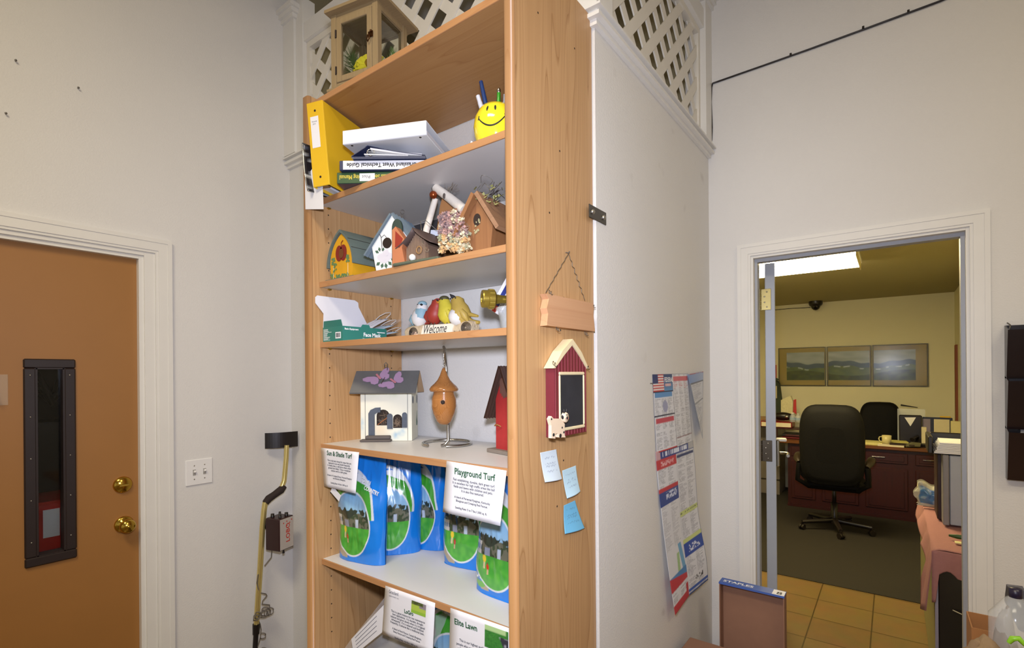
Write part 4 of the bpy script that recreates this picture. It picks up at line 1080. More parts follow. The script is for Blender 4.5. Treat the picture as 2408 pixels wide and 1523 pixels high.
mb.build('painted_leaves', mat('leaf_paint', '5f7f50', .6, var=.3, scale=200), t)
mb = MB()
for x in (.028, .112): mb.box(x-.001, x+.001, .0068, .0074, .010, .055)
mb.build('painted_trunk', M_CREAM, t)
mb = MB(M=Matrix.Rotation(0, 4, 'Z')); Mx = T(cx+wA/2-.0118, .07, .045) @ RZ(PI/2)
random.seed(9)
for k in range(16): disc(mb, random.uniform(-.012, .012)+.0, random.uniform(-.02, .018), .004, .004, -.0002-.0001*k, n=7, th=.0002)
mb2 = MB(Mx); mb2.v = [Mx @ v for v in mb.v]; mb2.f = mb.f; mb2.m = mb.m; mb2.sm = mb.sm
mb2.build('painted_leaves', mat('leaf_paint', '5f7f50', .6), t)
# ---- generic gabled birdhouse, local x along the front, y backwards
def gable(w, h, a, m=.0): return [(0, m), (w, m), (w, h), (w/2, a), (0, h)]
def roofslabs(w, h, a, d, ov, fr, bk, th, corr=0):
    """two sloping slabs over a gable"""
    out = []
    for s_ in (-1, 1):
        mb = MB(); xr = w/2; dx = w/2+ov; sl = (a-h)/(w/2); ex_ = dx; ez = -ov*sl
        n_ = corr or 1
        A = Vector((xr, 0, a)); B = Vector((xr+s_*dx, 0, a-dx*sl)); nn = Vector((s_*sl, 0, 1)).normalized()
        if corr:
            vs = []; fs = []
            for k in range(corr*4+1):
                y = fr+(bk-fr)*k/(corr*4); o = th*.6*math.sin(k*PI/2)
                for p in (A, B): vs.append(tuple(p+nn*(th+o)+Vector((0, y, 0)))); vs.append(tuple(p+nn*(o)+Vector((0, y, 0))))
            for k in range(corr*4):
                q = 4*k; fs += [(q, q+4, q+6, q+2), (q+1, q+3, q+7, q+5), (q, q+1, q+5, q+4), (q+2, q+6, q+7, q+3)]
            fs += [(0, 2, 3, 1), (4*corr*4, 4*corr*4+1, 4*corr*4+3, 4*corr*4+2)]
            mb.add(vs, fs)
        else:
            P = [A, B, B+nn*th, A+nn*th]
            mb.add([tuple(p+Vector((0, fr, 0))) for p in P]+[tuple(p+Vector((0, bk, 0))) for p in P], [(3, 2, 1, 0), (4, 5, 6, 7), (0, 1, 5, 4), (1, 2, 6, 5), (2, 3, 7, 6), (3, 0, 4, 7)])
        out.append(mb)
    return out
# white magnolia house
M_BLUER = mat('weathered_blue_roof', '63727c', .6, var=.15, scale=40)
M_WPAINT = mat('aged_white_paint', 'e3e2da', .6, var=.05, scale=20)
b0 = Vector((-1.352, 1.045, Z0+.0005))
t = thing('birdhouse', 'white birdhouse with painted magnolia, round hole and steep blue grey roof', 'birdhouse', tuple(b0), (0, 0, math.radians(20)))
w_, h_, a_, dd_ = .150, .085, .183, .12
MB().prism([(.016, 0), (w_-.016, 0), (w_, h_), (w_/2, a_), (0, h_)], 0, dd_).build('body', M_WPAINT, t)
for mb in roofslabs(w_, h_, a_, dd_, .022, -.009, dd_+.01, .006, corr=7): mb.build('roof_slope', M_BLUER, t)
mb = MB(); disc(mb, .056, .094, .0165, .0175, -.0003); mb.build('entrance_hole', M_DBROWN, t)
mb = MB()
for k, (x, z, rx, rz) in enumerate(((.035, .050, .016, .012), (.048, .056, .011, .015), (.062, .052, .014, .011), (.046, .040, .018, .009), (.055, .063, .007, .011))): disc(mb, x, z, rx, rz, -.0003-.0003*k, th=.0003)
mb.build('painted_magnolia', mat('petal_white', 'cdc9cf', .5), t)
mb = MB()
def leafp(mb, x, z, dx, dz, w):
    n_ = math.hypot(dx, dz); px, pz = -dz/n_*w, dx/n_*w
    P = [(x, z), (x+dx*.5+px, z+dz*.5+pz), (x+dx, z+dz), (x+dx*.5-px, z+dz*.5-pz)]
    mb.add([(a, -.0016, b) for a, b in P]+[(a, -.0006, b) for a, b in P], [(0, 1, 2, 3), (7, 6, 5, 4), (0, 4, 5, 1), (1, 5, 6, 2), (2, 6, 7, 3), (3, 7, 4, 0)])
for q in ((.026, .064, -.014, .008, .005), (.030, .068, -.004, .015, .005), (.040, .068, .004, .013, .004), (.030, .034, -.014, -.010, .006), (.040, .03, -.005, -.016, .006), (.050, .03, .003, -.018, .006), (.060, .034, .012, -.013, .006), (.070, .042, .011, -.006, .005)): leafp(mb, *q)
mb.build('painted_leaves', mat('dark_leaf_paint', '44604c', .6), t)
mb = MB(); mb.tube([(.038, -.001, .07), (.036, -.001, .10), (.034, -.001, .116), (.029, -.001, .124)], .0012, 5); mb.tube([(.035, -.001, .113), (.046, -.001, .121), (.054, -.001, .112)], .001, 5)
mb.build('painted_twig', M_GINK, t)
mb = MB(); mb.tube([(w_/2+.006, .055, a_+.004), (w_/2+.006, .055, a_+.018)], .0012, 6); mb.tube([(w_/2+.006+.007*math.cos(k*PI/6), .055, a_+.025+.007*math.sin(k*PI/6)) for k in range(12)], .0011, 6, closed=True)
mb.build('hanging_eye', M_DIRTYST, t)
# painted green shutter-shaped board leaning on the white house
b1 = onY(927, 520, 1.075)
t = thing('green_plaque', 'dark green rounded board leaning against the white birdhouse', 'plaque', (b1.x-.01, 1.07, Z0))
mb = MB(T(-1.262, 1.052, Z0+.0005) @ RZ(.36)); n_ = 12
mb.prism([(0, 0), (.036, 0)]+[(.018+.018*math.cos(k*PI/n_), .130+.030*math.sin(k*PI/n_)) for k in range(n_+1)], 0, .008)
mb.build('board', mat('dark_green_paint', '2f4038', .5, var=.2), t, True)
# terracotta house shaped cut-out
M_TERR = mat('terracotta_paint', 'b5714a', .6, var=.07)
t = thing('wooden_arrow_house', 'terracotta coloured wooden piece with a red diamond, in front of the white birdhouse', 'ornament', (-1.215, 1.03, Z0))
Bm = T(-1.222, 1.020, Z0+.0005) @ RZ(.30)
MB(Bm).prism([(0, 0), (.046, 0), (.034, .055), (.043, .08), (.012, .122), (.0, .112)], 0, .030).build('block', M_TERR, t, True)
mb = MB(Bm); P = [(.010, .058), (.012, .108), (.038, .082), (.026, .056)]; mb.prism(P, -.0008, -.0001); mb.build('red_diamond', mat('brick_red_paint', '8c2a18', .6), t, True)
# ---- small brown corrugated house on a mossy board
M_RUST = mat('brown_metal_roof', '574640', .6, .1, var=.2, scale=40)
t = thing('birdhouse', 'small dark brown rustic birdhouse with bent metal roof and white ball at its door', 'birdhouse', (-1.200, 1.046, Z0), (0, 0, math.radians(5)))
MB().box(-.02, .16, -.03, .10, .0, .009, b=.003).build('base', mat('moss_board', '5b6350', .9, var=.2, scale=80), t)
Mx = T(.012, 0, .009)
w_, h_, a_ = .088, .046, .094
MB(Mx).prism(gable(w_, h_, a_), 0, .075).build('body', mat('brown_slat_wood', '6c5544', .8, var=.2), t)
mb = MB(Mx)
for k in range(13): x = .003+k*.006; mb.box(x-.0012, x+.0012, -.002, -.0001, .001, h_+(a_-h_)*(1-abs(x-w_/2)/(w_/2))-.002)
mb.build('slat', mat('light_brown_slat', '8d7560', .8, var=.15), t)
for s_ in (-1, 1):
    mb = MB(Mx)
    def P(u, v, s_=s_):
        f = v; x = w_/2+s_*(w_/2+.026)*f; z = a_+.004-(a_-h_+.012)*f**.8+.008*f*f
        return (x, -.022+.13*u, z)
    mb.grid(P, 6, 8); o = mb.build('roof_slope', M_RUST, t); md = o.modifiers.new('th', 'SOLIDIFY'); md.thickness = .0022
mb = MB(Mx); mb.tube([(w_*.62+.010*math.cos(k*PI/6), -.004, .034+.0105*math.sin(k*PI/6)) for k in range(12)], .0028, 6, closed=True); mb.build('entrance_ring', mat('tan_wood_ring', '94714a', .7), t)
MB(Mx).ball((w_*.42, -.014, .012), .0105).build('white_ball', M_WPAINT, t)
mb = MB(Mx); mb.tube([(w_/2, .02, a_+.002), (w_/2-.004, .02, a_+.035), (w_/2+.012, .025, a_+.036), (w_/2+.04, .045, a_+.006)], .0011, 6); mb.build('wire_handle', M_DIRTYST, t)
mb = MB(Mx)
for k in range(3): mb.tube([(.06+k*.012+.005*math.cos(q*.9), -.01+q*.0016, .075-k*.022+.006*math.sin(q*.9)) for q in range(14)], .0009, 5)
mb.build('vine_tendril', mat('dry_vine', '8d7d66', .8), t)
mb = MB(T(-.006, -.012, .055))
for k in range(6):
    a = k*PI/3; mb.ball((.006*math.cos(a), .0, .006*math.sin(a)), .0045, .0015, .0045, n=8, m=5)
mb.build('dried_blossom', mat('ivory', 'd8d2b0', .8), t)
# ---- birch branch birdhouse
M_BIRCH = mat('birch_bark', 'dcd3c4', .8, var=.22, scale=26, bump=.5, bscale=60)
M_PLYW = wood('thin_plywood', 'b58250', '8f6138', 'Z', 2, .7, 1.4)
Yc = 1.17
t = thing('birdhouse', 'rustic plywood birdhouse framed with white birch branches, tall at the back of shelf three', 'birdhouse', (-1.12, Yc, Z0))
ap = onY(1025, 442, Yc-.02); rt = onY(1092, 494, Yc-.02); l0 = onY(1024, 466, Yc-.02); l1 = onY(1003, 540, Yc-.02)
MB().prism([(l1.x-.002, Z0+.0008), (rt.x+.055, Z0+.0008), (rt.x+.02, rt.z-.02), (ap.x+.012, ap.z-.018), (l0.x, l0.z-.02)], Yc, Yc+.07).build('body', M_PLYW, t, True)
MB().tube([ap, ap.lerp(rt, .5)+Vector((0, 0, .002)), rt], [.0135, .0145, .0165], 12).build('birch_branch', M_BIRCH, t, True)
MB().tube([l0, l1, Vector((l1.x-.02, Yc-.02, Z0+.02))], [.0095, .011, .011], 12).build('birch_branch', M_BIRCH, t, True)
MB().tube([Vector((rt.x+.01, Yc-.02, rt.z-.03)), Vector((rt.x+.045, Yc-.02, Z0+.02))], .011, 12).build('birch_branch', M_BIRCH, t, True)
c = ap.lerp(rt, .42)+Vector((-.001, -.014, 0)); MB().ball(c, .006, .002, .009).build('branch_knot', mat('birch_knot', '5a5048', .8), t, True)
c = onY(1019, 458, Yc-.035); mb = MB(); mb.ball(c, .0125); mb.build('jingle_bell', mat('copper_bell', '9c4a24', .25, .7), t, True)
sg = onY(1057, 507, Yc-.035)
MB(T(sg.x, Yc-.036, sg.z) @ RY(.07)).box(-.028, .030, 0, .005, -.021, .019, b=.001).build('hanging_sign', mat('brown_sign_wood', '8a5f42', .7), t, True)
mb = MB(T(sg.x-.021, Yc-.0368, sg.z+.001) @ RY(.07) @ RX(PI/2)); mb.text('No Cats', .0135, Matrix.Identity(4), sx=.85, bold=.0003); mb.text('INN', .0125, T(.010, -.014, 0), bold=.0003)
mb.build('sign_lettering', M_WHINK, t, True)
mb = MB(); random.seed(21)
for (px, py, n_, s_) in ((1050, 452, 26, .03), (1020, 450, 12, .012), (1095, 500, 40, .016)):
    c = onY(px, py, Yc-.01)
    for k in range(n_):
        a, b_ = random.uniform(0, 6.28), random.uniform(-.5, 1); p = c+Vector((random.uniform(-s_, s_), random.uniform(-.012, .012), random.uniform(-.2, .3)*s_))
        mb.tube([p, p+Vector((math.cos(a), .2*math.sin(a*2), b_))*.010, p+Vector((math.cos(a+.6), .2, b_+.2))*.020], .0006, 4, cap=False)
mb.build('moss', mat('dry_moss', '7d7264', .9, var=.2), t, True)
# ---- bunch of dried flowers
t = thing('dried_flowers', 'bunch of dried pink, cream and orange flowers wrapped in clear film between the birdhouses', 'dried flowers', (-1.04, 1.10, Z0))
random.seed(33)
cols = (('dried_orange', 'd3aa74'), ('dried_pink', 'b58f84'), ('dried_cream', 'd9ccaa'), ('dried_mauve', '927a78'), ('dried_green', 'a0a080'))
clu = {k: MB() for k in range(5)}
for k in range(210):
    f = random.random(); px = 1040+random.uniform(-4, 66-f*22); py = 594-f*88-(px-1040)*.12+random.uniform(-6, 4)
    if px > 1083 and py < 520+(px-1083)*-1: pass
    ci = random.choice((0, 0, 2, 2, 4) if f < .35 else (1, 1, 3, 2, 3))
    p = onY(px, py, 1.034+random.uniform(0, .03)); r = random.uniform(.006, .0115)
    if p.z < Z0+r: p.z = Z0+r+.001
    mb = clu[ci]
    for l in range(16):     # crumpled papery petals
        d_ = Vector((random.gauss(0, 1), random.gauss(-.4, .7), random.gauss(0, 1))).normalized(); e1 = d_.orthogonal().normalized(); e1 = Matrix.Rotation(random.uniform(0, 6.28), 3, d_) @ e1; e2 = d_.cross(e1); q = p+d_*r*.35
        P_ = [q+e1*r*.35, q+d_*r*.5+e2*r*.38, q+d_*r*.85-e1*r*.1, q+d_*r*.5-e2*r*.38]; mb.add([tuple(v) for v in P_]+[tuple(v+d_*.0004) for v in P_], [(0, 1, 2, 3), (7, 6, 5, 4), (0, 4, 5, 1), (1, 5, 6, 2), (2, 6, 7, 3), (3, 7, 4, 0)])
    mb.ball(p, r*.35, n=6, m=4)
for k in range(5): clu[k].build('flower_heads', mat(cols[k][0], cols[k][1], .9, var=.2, scale=150), t, True, kind='stuff')
mb = MB(); random.seed(8)
for k in range(60):
    p = onY(1040+random.uniform(0, 60), 590-random.uniform(0, 75), 1.06); q = p+Vector((random.uniform(-.02, .02), .02, random.uniform(-.02, .03))); mb.tube([p, q], .0007, 4, cap=False)
mb.build('dry_stems', mat('dry_vine', '8d7d66', .8), t, True, kind='stuff')
# price tag and dark board at the back
tg = onY(1028, 549, 1.14)
single(MB(T(tg.x, 1.13, tg.z) @ RY(.18)).box(-.02, .022, 0, .001, -.009, .009).build('price_tag', mat('pale_blue_tag', 'b6bfd6', .6)), 'small pale blue tag hanging beside the brown birdhouse roof', 'tag')
x1_ = onY(1003, 530, 1.33).x
single(MB().box(x1_-.10, x1_+.18, 1.335, 1.345, Z0+.0005, Z0+.245).build('dark_board', mat('dark_grey_card', '3a383a', .7)), 'dark grey board leaning at the back behind the birch birdhouse', 'board')
# ---- cedar birdhouse on the right
M_CED = wood('cedar_board', '96683f', '74492a', 'Z', 2, .65, 1.6)
M_CEDR = wood('cedar_roof', '9e7858', '7d5a40', 'Y', 2, .65, 1.6)
t = thing('birdhouse', 'reddish cedar birdhouse with dried leaves on its roof, partly behind the right upright', 'birdhouse', (-.962, 1.052, Z0), (0, 0, math.radians(5)))
w_, h_, a_, d_ = .104, .082, .161, .15
mb = MB(); mb.prism([(.006, 0), (w_-.018, 0), (w_-.006, h_+.01), (w_/2-.004, a_-.008), (-.004, h_-.002)], .012, d_); mb.build('body', M_CED, t)
for k, mb in enumerate(roofslabs(w_, h_, a_, d_, .018, -.014, d_+.018, .012)): mb.build('roof_slope', M_CEDR if k else M_CED, t)
mb = MB(); disc(mb, w_*.42, .098, .0125, .017, .0112); mb.build('entrance_hole', M_HOLE, t)
mb = MB(); random.seed(4)
for k in range(10): x, z = w_*.42+random.uniform(-.008, .008), .098+random.uniform(-.035, .008); leafp(mb, x, z, random.uniform(-.008, .008), random.uniform(-.012, .004), .003)
mb.v = [v+Vector((0, .0105, 0)) for v in mb.v]; mb.build('dried_sprig', mat('pale_leaf', 'a9a27a', .8), t)
mb = MB(); random.seed(17)
for k in range(34):
    c = Vector((w_*.55+random.uniform(-.02, .075), random.uniform(-.01, .06), a_+random.uniform(-.03, .020))); a = random.uniform(0, 6.28)
    ex_ = Vector((math.cos(a), math.sin(a)*.5, random.uniform(-.3, .5))).normalized(); ey_ = ex_.orthogonal().normalized(); L_ = random.uniform(.010, .024)
    P = [c, c+ex_*L_*.5+ey_*L_*.3, c+ex_*L_, c+ex_*L_*.5-ey_*L_*.3]; mb.add([tuple(p) for p in P]+[tuple(p+Vector((0, 0, .0006))) for p in P], [(0, 1, 2, 3), (7, 6, 5, 4)])
mb.build('dried_leaves', mat('dried_leaf', '9c9c62', .8, var=.3, scale=90), t)
mb = MB()
for k in range(26):
    c = Vector((w_*.5+random.uniform(0, .08), random.uniform(0, .05), a_+random.uniform(-.02, .015))); mb.tube([c, c+Vector((random.uniform(-.03, .03), .01, random.uniform(0, .025)))], .0009, 4, cap=False)
mb.build('dry_twigs', M_DBROWN, t)
mb = MB(); c = Vector((w_*.62, .02, a_+.032)); mb.tube([c+Vector((.022*math.cos(k*PI/9), .01*math.sin(k), .024*math.sin(k*PI/9))) for k in range(18)], .0007, 5, closed=True); mb.tube([c+Vector((-.02, 0, -.01)), c+Vector((0, 0, .006)), c+Vector((.02, 0, -.02)), c+Vector((.004, 0, -.045))], .0009, 5); mb.build('wire', M_DIRTYST, t)
# ================================================================ SHELF 4
Z0 = ST['s4']
M_TEAL = mat('teal_card', '2f7a6e', .5, var=.03)
M_CARD = mat('white_card_inside', 'e2dfe2', .7, var=.02)
t = thing('face_mask_box', 'open teal face mask carton with raised white lid flap at the shelf end', 'box', (-1.555, 1.115, Z0))
x0, x1, y0, y1, hb = BL+.006, -1.500, 1.034, 1.222, .052
mb = MB(); w2 = .0012
mb.box(x0, x1, y0, y0+w2, Z0+.0005, Z0+hb); mb.box(x1-w2, x1, y0+w2, y1, Z0+.0005, Z0+hb); mb.box(x0, x0+w2, y0+w2, y1, Z0+.0005, Z0+hb); mb.box(x0, x1-w2, y1-w2, y1, Z0+.0005, Z0+hb); mb.box(x0+w2, x1-w2, y0+w2, y1-w2, Z0+.0005, Z0+.0015)
mb.build('carton', M_TEAL, t, True)
mb = MB(); # raised lid on the left long side
def PL(u, v): return (x0+.001-.012*v*0+.012*v, y0+(y1-y0)*u+(.018*(v*0)), Z0+hb+.105*v)
L_ = [(y0+.0, Z0+hb), (y0+.002, Z0+hb+.05), (y0-.030, Z0+hb+.085), (y0-.030, Z0+hb+.105), (y0-.022, Z0+hb+.112), (y1-.055, Z0+hb+.112), (y1-.04, Z0+hb+.105), (y1-.038, Z0+hb+.088), (y1-.002, Z0+hb+.03), (y1, Z0+hb)]
L_ = [(max(a, .999), b) for a, b in L_]
mb.prism(L_, x0+.0003, x0+.0016, axis='X'); mb.build('lid_flap', M_CARD, t, True)
mb = MB(T(x0, y0+.0006, Z0+hb) @ RX(.25)); mb.prism([(.002, 0), (x1-x0-.002, 0), (x1-x0-.002, .022), (.012, .022)], 0, .001); mb.build('end_flap', M_TEAL, t, True)
mb = MB(); mb.prism([(y0+.075, Z0+hb), (y0+.115, Z0+hb), (y0+.110, Z0+hb+.010), (y0+.082, Z0+hb+.010)], x1-.001, x1, axis='X'); mb.build('tab', M_TEAL, t, True)
mb = MB(); X_ = x1+.0005
mb.text('Face Mask', .019, frame((X_, y0+.085, Z0+.020), (0, 1, 0)), sx=.95, bold=.0006)
mb.text('Disposable Face Mask', .0095, frame((X_, y0+.082, Z0+.008), (0, 1, 0)), sx=.9)
mb.text('Basic Equipment', .0085, frame((X_, y0+.008, Z0+.040), (0, 1, 0)), bold=.0003)
mb.box(X_-.0003, X_, y0+.145, y0+.18, Z0+.036, Z0+.039)
for k in range(12): mb.box(x0+.004, x0+.004+.02+.03*rnd(k, 5), y0-.0004, y0-.0001, Z0+.006+k*.0034, Z0+.0073+k*.0034)
mb.box(x0+.075, x0+.106, y0-.0004, y0-.0001, Z0+.010, Z0+.032)
mb.build('box_lettering', M_WHINK, t, True)
mb = MB()
for k in range(14): mb.box(x0+.078+k*.0018, x0+.0785+k*.0018+.0006*rnd(k), y0-.0008, y0-.0005, Z0+.014, Z0+.029)
mb.build('barcode', M_INK, t, True)
M_MASK = mat('mask_pale_blue', 'c9d8e2', .8, var=.03)
for k in range(3):
    t = thing('face_mask', ['white face mask with ear loops, topmost in the teal carton', 'pale blue face mask in a plastic sleeve at the carton end', 'folded face mask lying lowest in the teal carton'][k], 'face mask', (-1.55, 1.16, Z0+.01), group=None)
    B = T(-1.557+.007*k, 1.135+.01*k, Z0+.030-.010*k) @ RX(.52-.12*k)
    mb = MB(B); mb.grid(lambda u, v: (-.04+.08*v, -.02+.15*u, .0025*math.sin(v*PI*6)+.004*math.sin(u*PI)), 10, 18); o = mb.build('mask_fabric', M_MASK if k else M_CARD, t, True); md = o.modifiers.new('th', 'SOLIDIFY'); md.thickness = .0015
    mb = MB(B); mb.tube([(.03, .125, .004), (.034, .15, .010), (.02, .165, .012), (-.01, .165, .012), (-.03, .15, .008), (-.03, .125, .004)], .0014, 6); mb.build('ear_loop', M_WHITE, t, True)
    if k == 1:
        mb = MB(B @ T(0, 0, .006)); mb.grid(lambda u, v: (-.045+.09*v, -.01+.19*u, .006*math.sin(u*7)*v), 6, 6); mb.build('plastic_sleeve', M_FILM, t, True)
# ---- bird figurine
Yb = 1.20
t = thing('bird_figurine', 'resin figurine of four songbirds perched on a log reading Welcome', 'figurine', (-1.20, Yb, Z0))
M_LOG = mat('resin_log', 'c6b293', .7, var=.35, scale=70, bump=.8, bscale=120)
M_LOGW = mat('cream_bark', 'e5dccb', .7, var=.08)
xa, xb = onY(962, 790, Yb).x, onY(1118, 778, Yb).x; zl = Z0+.0285
mb = MB(); n_ = 16; pts = []
for k in range(n_+1):
    f = k/n_; pts.append((xa+(xb-xa)*f, Yb, zl-.001+.002*math.sin(f*9)))
mb.tube(pts, [.0245 if 0 < k < n_ else .020 for k in range(n_+1)], 14, M=None)
mb.build('log', M_LOG, t, True)
xm0, xm1 = onY(990, 780, Yb-.025).x, onY(1068, 780, Yb-.025).x
mb = MB(); mb.prism([(xm0, zl-.018), (xm1-.01, zl-.016), (xm1, zl+.016), (xm0+.012, zl+.018)], Yb-.0275, Yb-.018); mb.build('bark_panel', M_LOGW, t, True)
MB(T(xm0+.010, Yb-.0282, zl-.010) @ RX(PI/2)).text('Welcome', .042, Matrix.Identity(4), shear=.5, sx=.66).build('log_lettering', M_INK, t, True)
mb = MB(); random.seed(6)
for (px, py, n_) in ((972, 782, 7), (1096, 770, 7)):
    c = onY(px, py, Yb-.024)
    for k in range(n_):
        r = .004+.0028*k; mb.tube([(c.x+r*math.cos(a*PI/8), c.y-.003+.0004*k, c.z+r*.85*math.sin(a*PI/8)) for a in range(16)], .0008, 5, closed=True)
mb.build('carved_ring', M_DBROWN, t, True)
mb = MB(); c = onY(972, 790, Yb-.03)
for k in range(14): a = k*.9; r = .003+.0011*k; mb.ball((c.x+r*math.cos(a), c.y+.006-.0005*k*0, c.z+.004+r*.8*math.sin(a)), .0052, .003, .0045, n=8, m=5)
mb.build('resin_blossom', mat('blush_resin', 'd8b8a0', .7, var=.12, scale=90), t, True)
def bird(cx_, cz, s, turn, body, belly, cap, beakc, beakdir, label, headdx=0, wing=None):
    """plump songbird: body, head, wing, tail, beak, eyes, legs; local x to the viewer's right"""
    B = T(cx_, Yb-.004, cz)
    mb = MB(B)
    # one smooth body of revolution-like rings following a spine
    sp = [Vector(p)*s for p in ((-.0*turn, 0, -.019), (0, 0, -.010), (.000, 0, .002), (.003*turn, 0, .013), (.007*turn+headdx, 0, .022), (.009*turn+headdx, 0, .031), (.009*turn+headdx, 0, .037))]
    rs_ = [.006*s, .0165*s, .0205*s, .0175*s, .0135*s, .0125*s, .004*s]
    mb.tube(sp, rs_, 16); bod_ = mb.build('bird_body', body, t, True)
    if belly:
        mb = MB(B); mb.ball((.004*turn*s, -.006*s, -.002*s), .017*s, .0165*s, .0175*s); mb.build('belly', belly, bod_, True)
    hd = Vector((.009*turn*s+headdx*s, 0, .030*s))
    mb = MB(B @ T(*hd)); mb.tube([(0, -.002, 0), Vector(beakdir)*s*.010+Vector((0, -.008*s, 0)), Vector(beakdir)*s*.019+Vector((0, -.011*s, 0))], [.005*s, .0038*s, .0006], 8); mb.build('beak', beakc, bod_, True)
    mb = MB(B @ T(*hd))
    for e in (-1, 1): mb.ball((e*.0065*s+beakdir[0]*.003*s, -.0105*s, .002*s), .0017*s, .0012*s, .0020*s, n=8, m=6)
    mb.build('eye', M_INK, bod_, True)
    if cap: mb = MB(B @ T(*hd)); mb.ball((0, .001, .005*s), .0110*s, .0110*s, .0070*s); mb.build('cap', cap, bod_, True)
    w = wing or body
    mb = MB(B); mb.tube([(-turn*.010*s, -.012*s, .008*s), (-turn*.017*s, -.009*s, -.002*s), (-turn*.021*s, -.002*s, -.014*s)], [.005*s, .0075*s, .001*s], 8); mb.build('wing', w, bod_, True)
    mb = MB(B); mb.tube([(-turn*.010*s, .004*s, -.008*s), (-turn*.024*s, .006*s, -.013*s), (-turn*.040*s, .006*s, -.015*s)], [.008*s, .0045*s, .003*s], 8); mb.build('tail', w, bod_, True)
    mb = MB(B); 
    for e in (-.005, .005): mb.tube([(e*s, -.006*s, -.016*s), (e*s*1.3, -.010*s, -.030*s), (e*s*1.3, -.016*s, -.033*s)], .0012*s, 6)
    mb.build('leg', M_DIRTYST, bod_, True)
def BC(px, py): p = onY(px, py, Yb); return p.x, p.z
bl = mat('dusty_blue_paint', '86a8b4', .55, var=.08); wh = mat('soft_white_paint', 'dcd8d4', .6, var=.04); rd = mat('cardinal_red_paint', '9c3428', .5, var=.15, scale=90)
ye = mat('canary_yellow_paint', 'cdbd3c', .5, var=.1, scale=90); ol = mat('ochre_paint', 'b79a48', .55, var=.1, scale=90); dk = mat('dark_cap_paint', '4a4628', .6); orb = mat('orange_beak', 'c88030', .5)
x, z = BC(989, 750); bird(x, z-.0, 1.45, 1, wh, None, bl, M_INK, (.6, 0, .1), '', wing=bl)
mb = MB(T(x, Yb-.004, z)); mb.tube([(.004, .002, .004), (.0075, .002, .020), (.013, .003, .036)], [.0290, .0268, .0205], 16); mb.build('blue_mantle', bl, t, True)
x, z = BC(1025, 742); bird(x, z, 1.5, 1, rd, None, None, orb, (.5, 0, -.1), '')
x, z = BC(1054, 741); bird(x, z, 1.55, -1, ye, None, dk, orb, (-.6, 0, -.2), '')
x, z = BC(1086, 742); bird(x, z, 1.7, -1, ol, wh, None, M_INK, (-.5, 0, .6), '', wing=ol)
mb = MB(); a, b_ = onY(1100, 738, Yb-.0), onY(1124, 743, Yb); mb.tube([a, b_], [.008, .004], 8); mb.build('tail', ol, t, True)
# ---- clear tub, hose fittings and tube box at the right end
t = thing('plastic_tub', 'clear plastic tub behind the right upright on shelf four', 'container', (-.835, 1.13, Z0))
a = onY(1146, 735, 1.10)
c0_ = Vector((-.835, 1.14, Z0))
mb = MB(T(*c0_)); mb.lathe([(.045, .0005), (.047, .002), (.056, .058), (.062, .060), (.062, .066), (.058, .066), (.0555, .060), (.045, .004), (.0001, .003)], 32); mb.build('tub', M_FILM, t, True)
M_OBR = mat('hose_brass', 'a8923e', .3, .8, var=.12)
def fitting(lab, c, direction, s):
    t = thing('hose_fitting', lab, 'hose fitting', tuple(c)); Mx = T(*c) @ direction
    MB(Mx).lathe([(.012*s, 0), (.019*s, 0), (.020*s, .003), (.020*s, .016), (.022*s, .018), (.022*s, .034), (.018*s, .038), (.012*s, .040), (.009*s, .046), (.009*s, .080), (.006*s, .08), (.0115*s, .04), (.0115*s, .002), (.012*s, 0)], 40, caps=False, smooth=False).build('fitting_body', M_OBR, t, True)
    mb = MB(Mx)
    for k in range(12): a = k*PI/6; mb.box(.0215*s*math.cos(a)-.0015, .0215*s*math.cos(a)+.0015, .0215*s*math.sin(a)-.0015, .0215*s*math.sin(a)+.0015, .019, .033)
    mb.build('grip_rib', M_OBR, t, True)
c = onY(1140, 703, 1.10); fitting('open ended brass hose fitting lying across the clear tub, nearest the birds', (c.x+.002, 1.085, Z0+.0935), RZ(.90) @ RY(PI/2), 1.25)
c = onY(1180, 700, 1.08); fitting('brass hose fitting next to the right upright, above the tub', (c.x+.002, 1.110, Z0+.0905), RZ(.9) @ RY(PI/2), 1.1)
t = thing('caulk_tube_box', 'slim white packet with dark blue band and red corner leaning behind the brass fittings', 'packet', (-.82, 1.18, Z0))
p0 = onY(1160, 706, 1.19); p1 = onY(1192, 640, 1.19)
B = T(-.985, 1.215, Z0+.075) @ RZ(.25) @ RY(math.radians(33))
mb = MB(B); mb.box(-.018, .026, 0, .022, 0, .165, b=.001); mb.build('packet_body', M_PAPER, t, True)
mb = MB(B); mb.box(-.006, .008, -.0006, -.0001, .022, .165); mb.build('blue_band', mat('navy_print', '24327c', .5), t, True)
mb = MB(B); mb.box(-.006, .008, -.0006, -.0001, .001, .0219); mb.build('red_band', mat('red_print2', 'd0402e', .5), t, True)
mb = MB(B @ T(.012, -.0004, .015) @ RY(-PI/2) @ RX(PI/2)); mb = MB(B)
for k in range(3): mb.box(.011+k*.004, .0125+k*.004, -.0006, -.0001, .015, .06+.03*rnd(k))
mb.build('packet_lettering', M_INK, t, True)
# ================================================================ SHELF 5
Z0 = ST['s5']
yawB = math.radians(37)
t = thing('birdhouse', 'cream cottage birdhouse with grey roof and two lilac butterflies', 'birdhouse', (-1.562, 1.150, Z0), (0, 0, yawB))
LW, LD, hw, ha = .188, .115, .200, .252
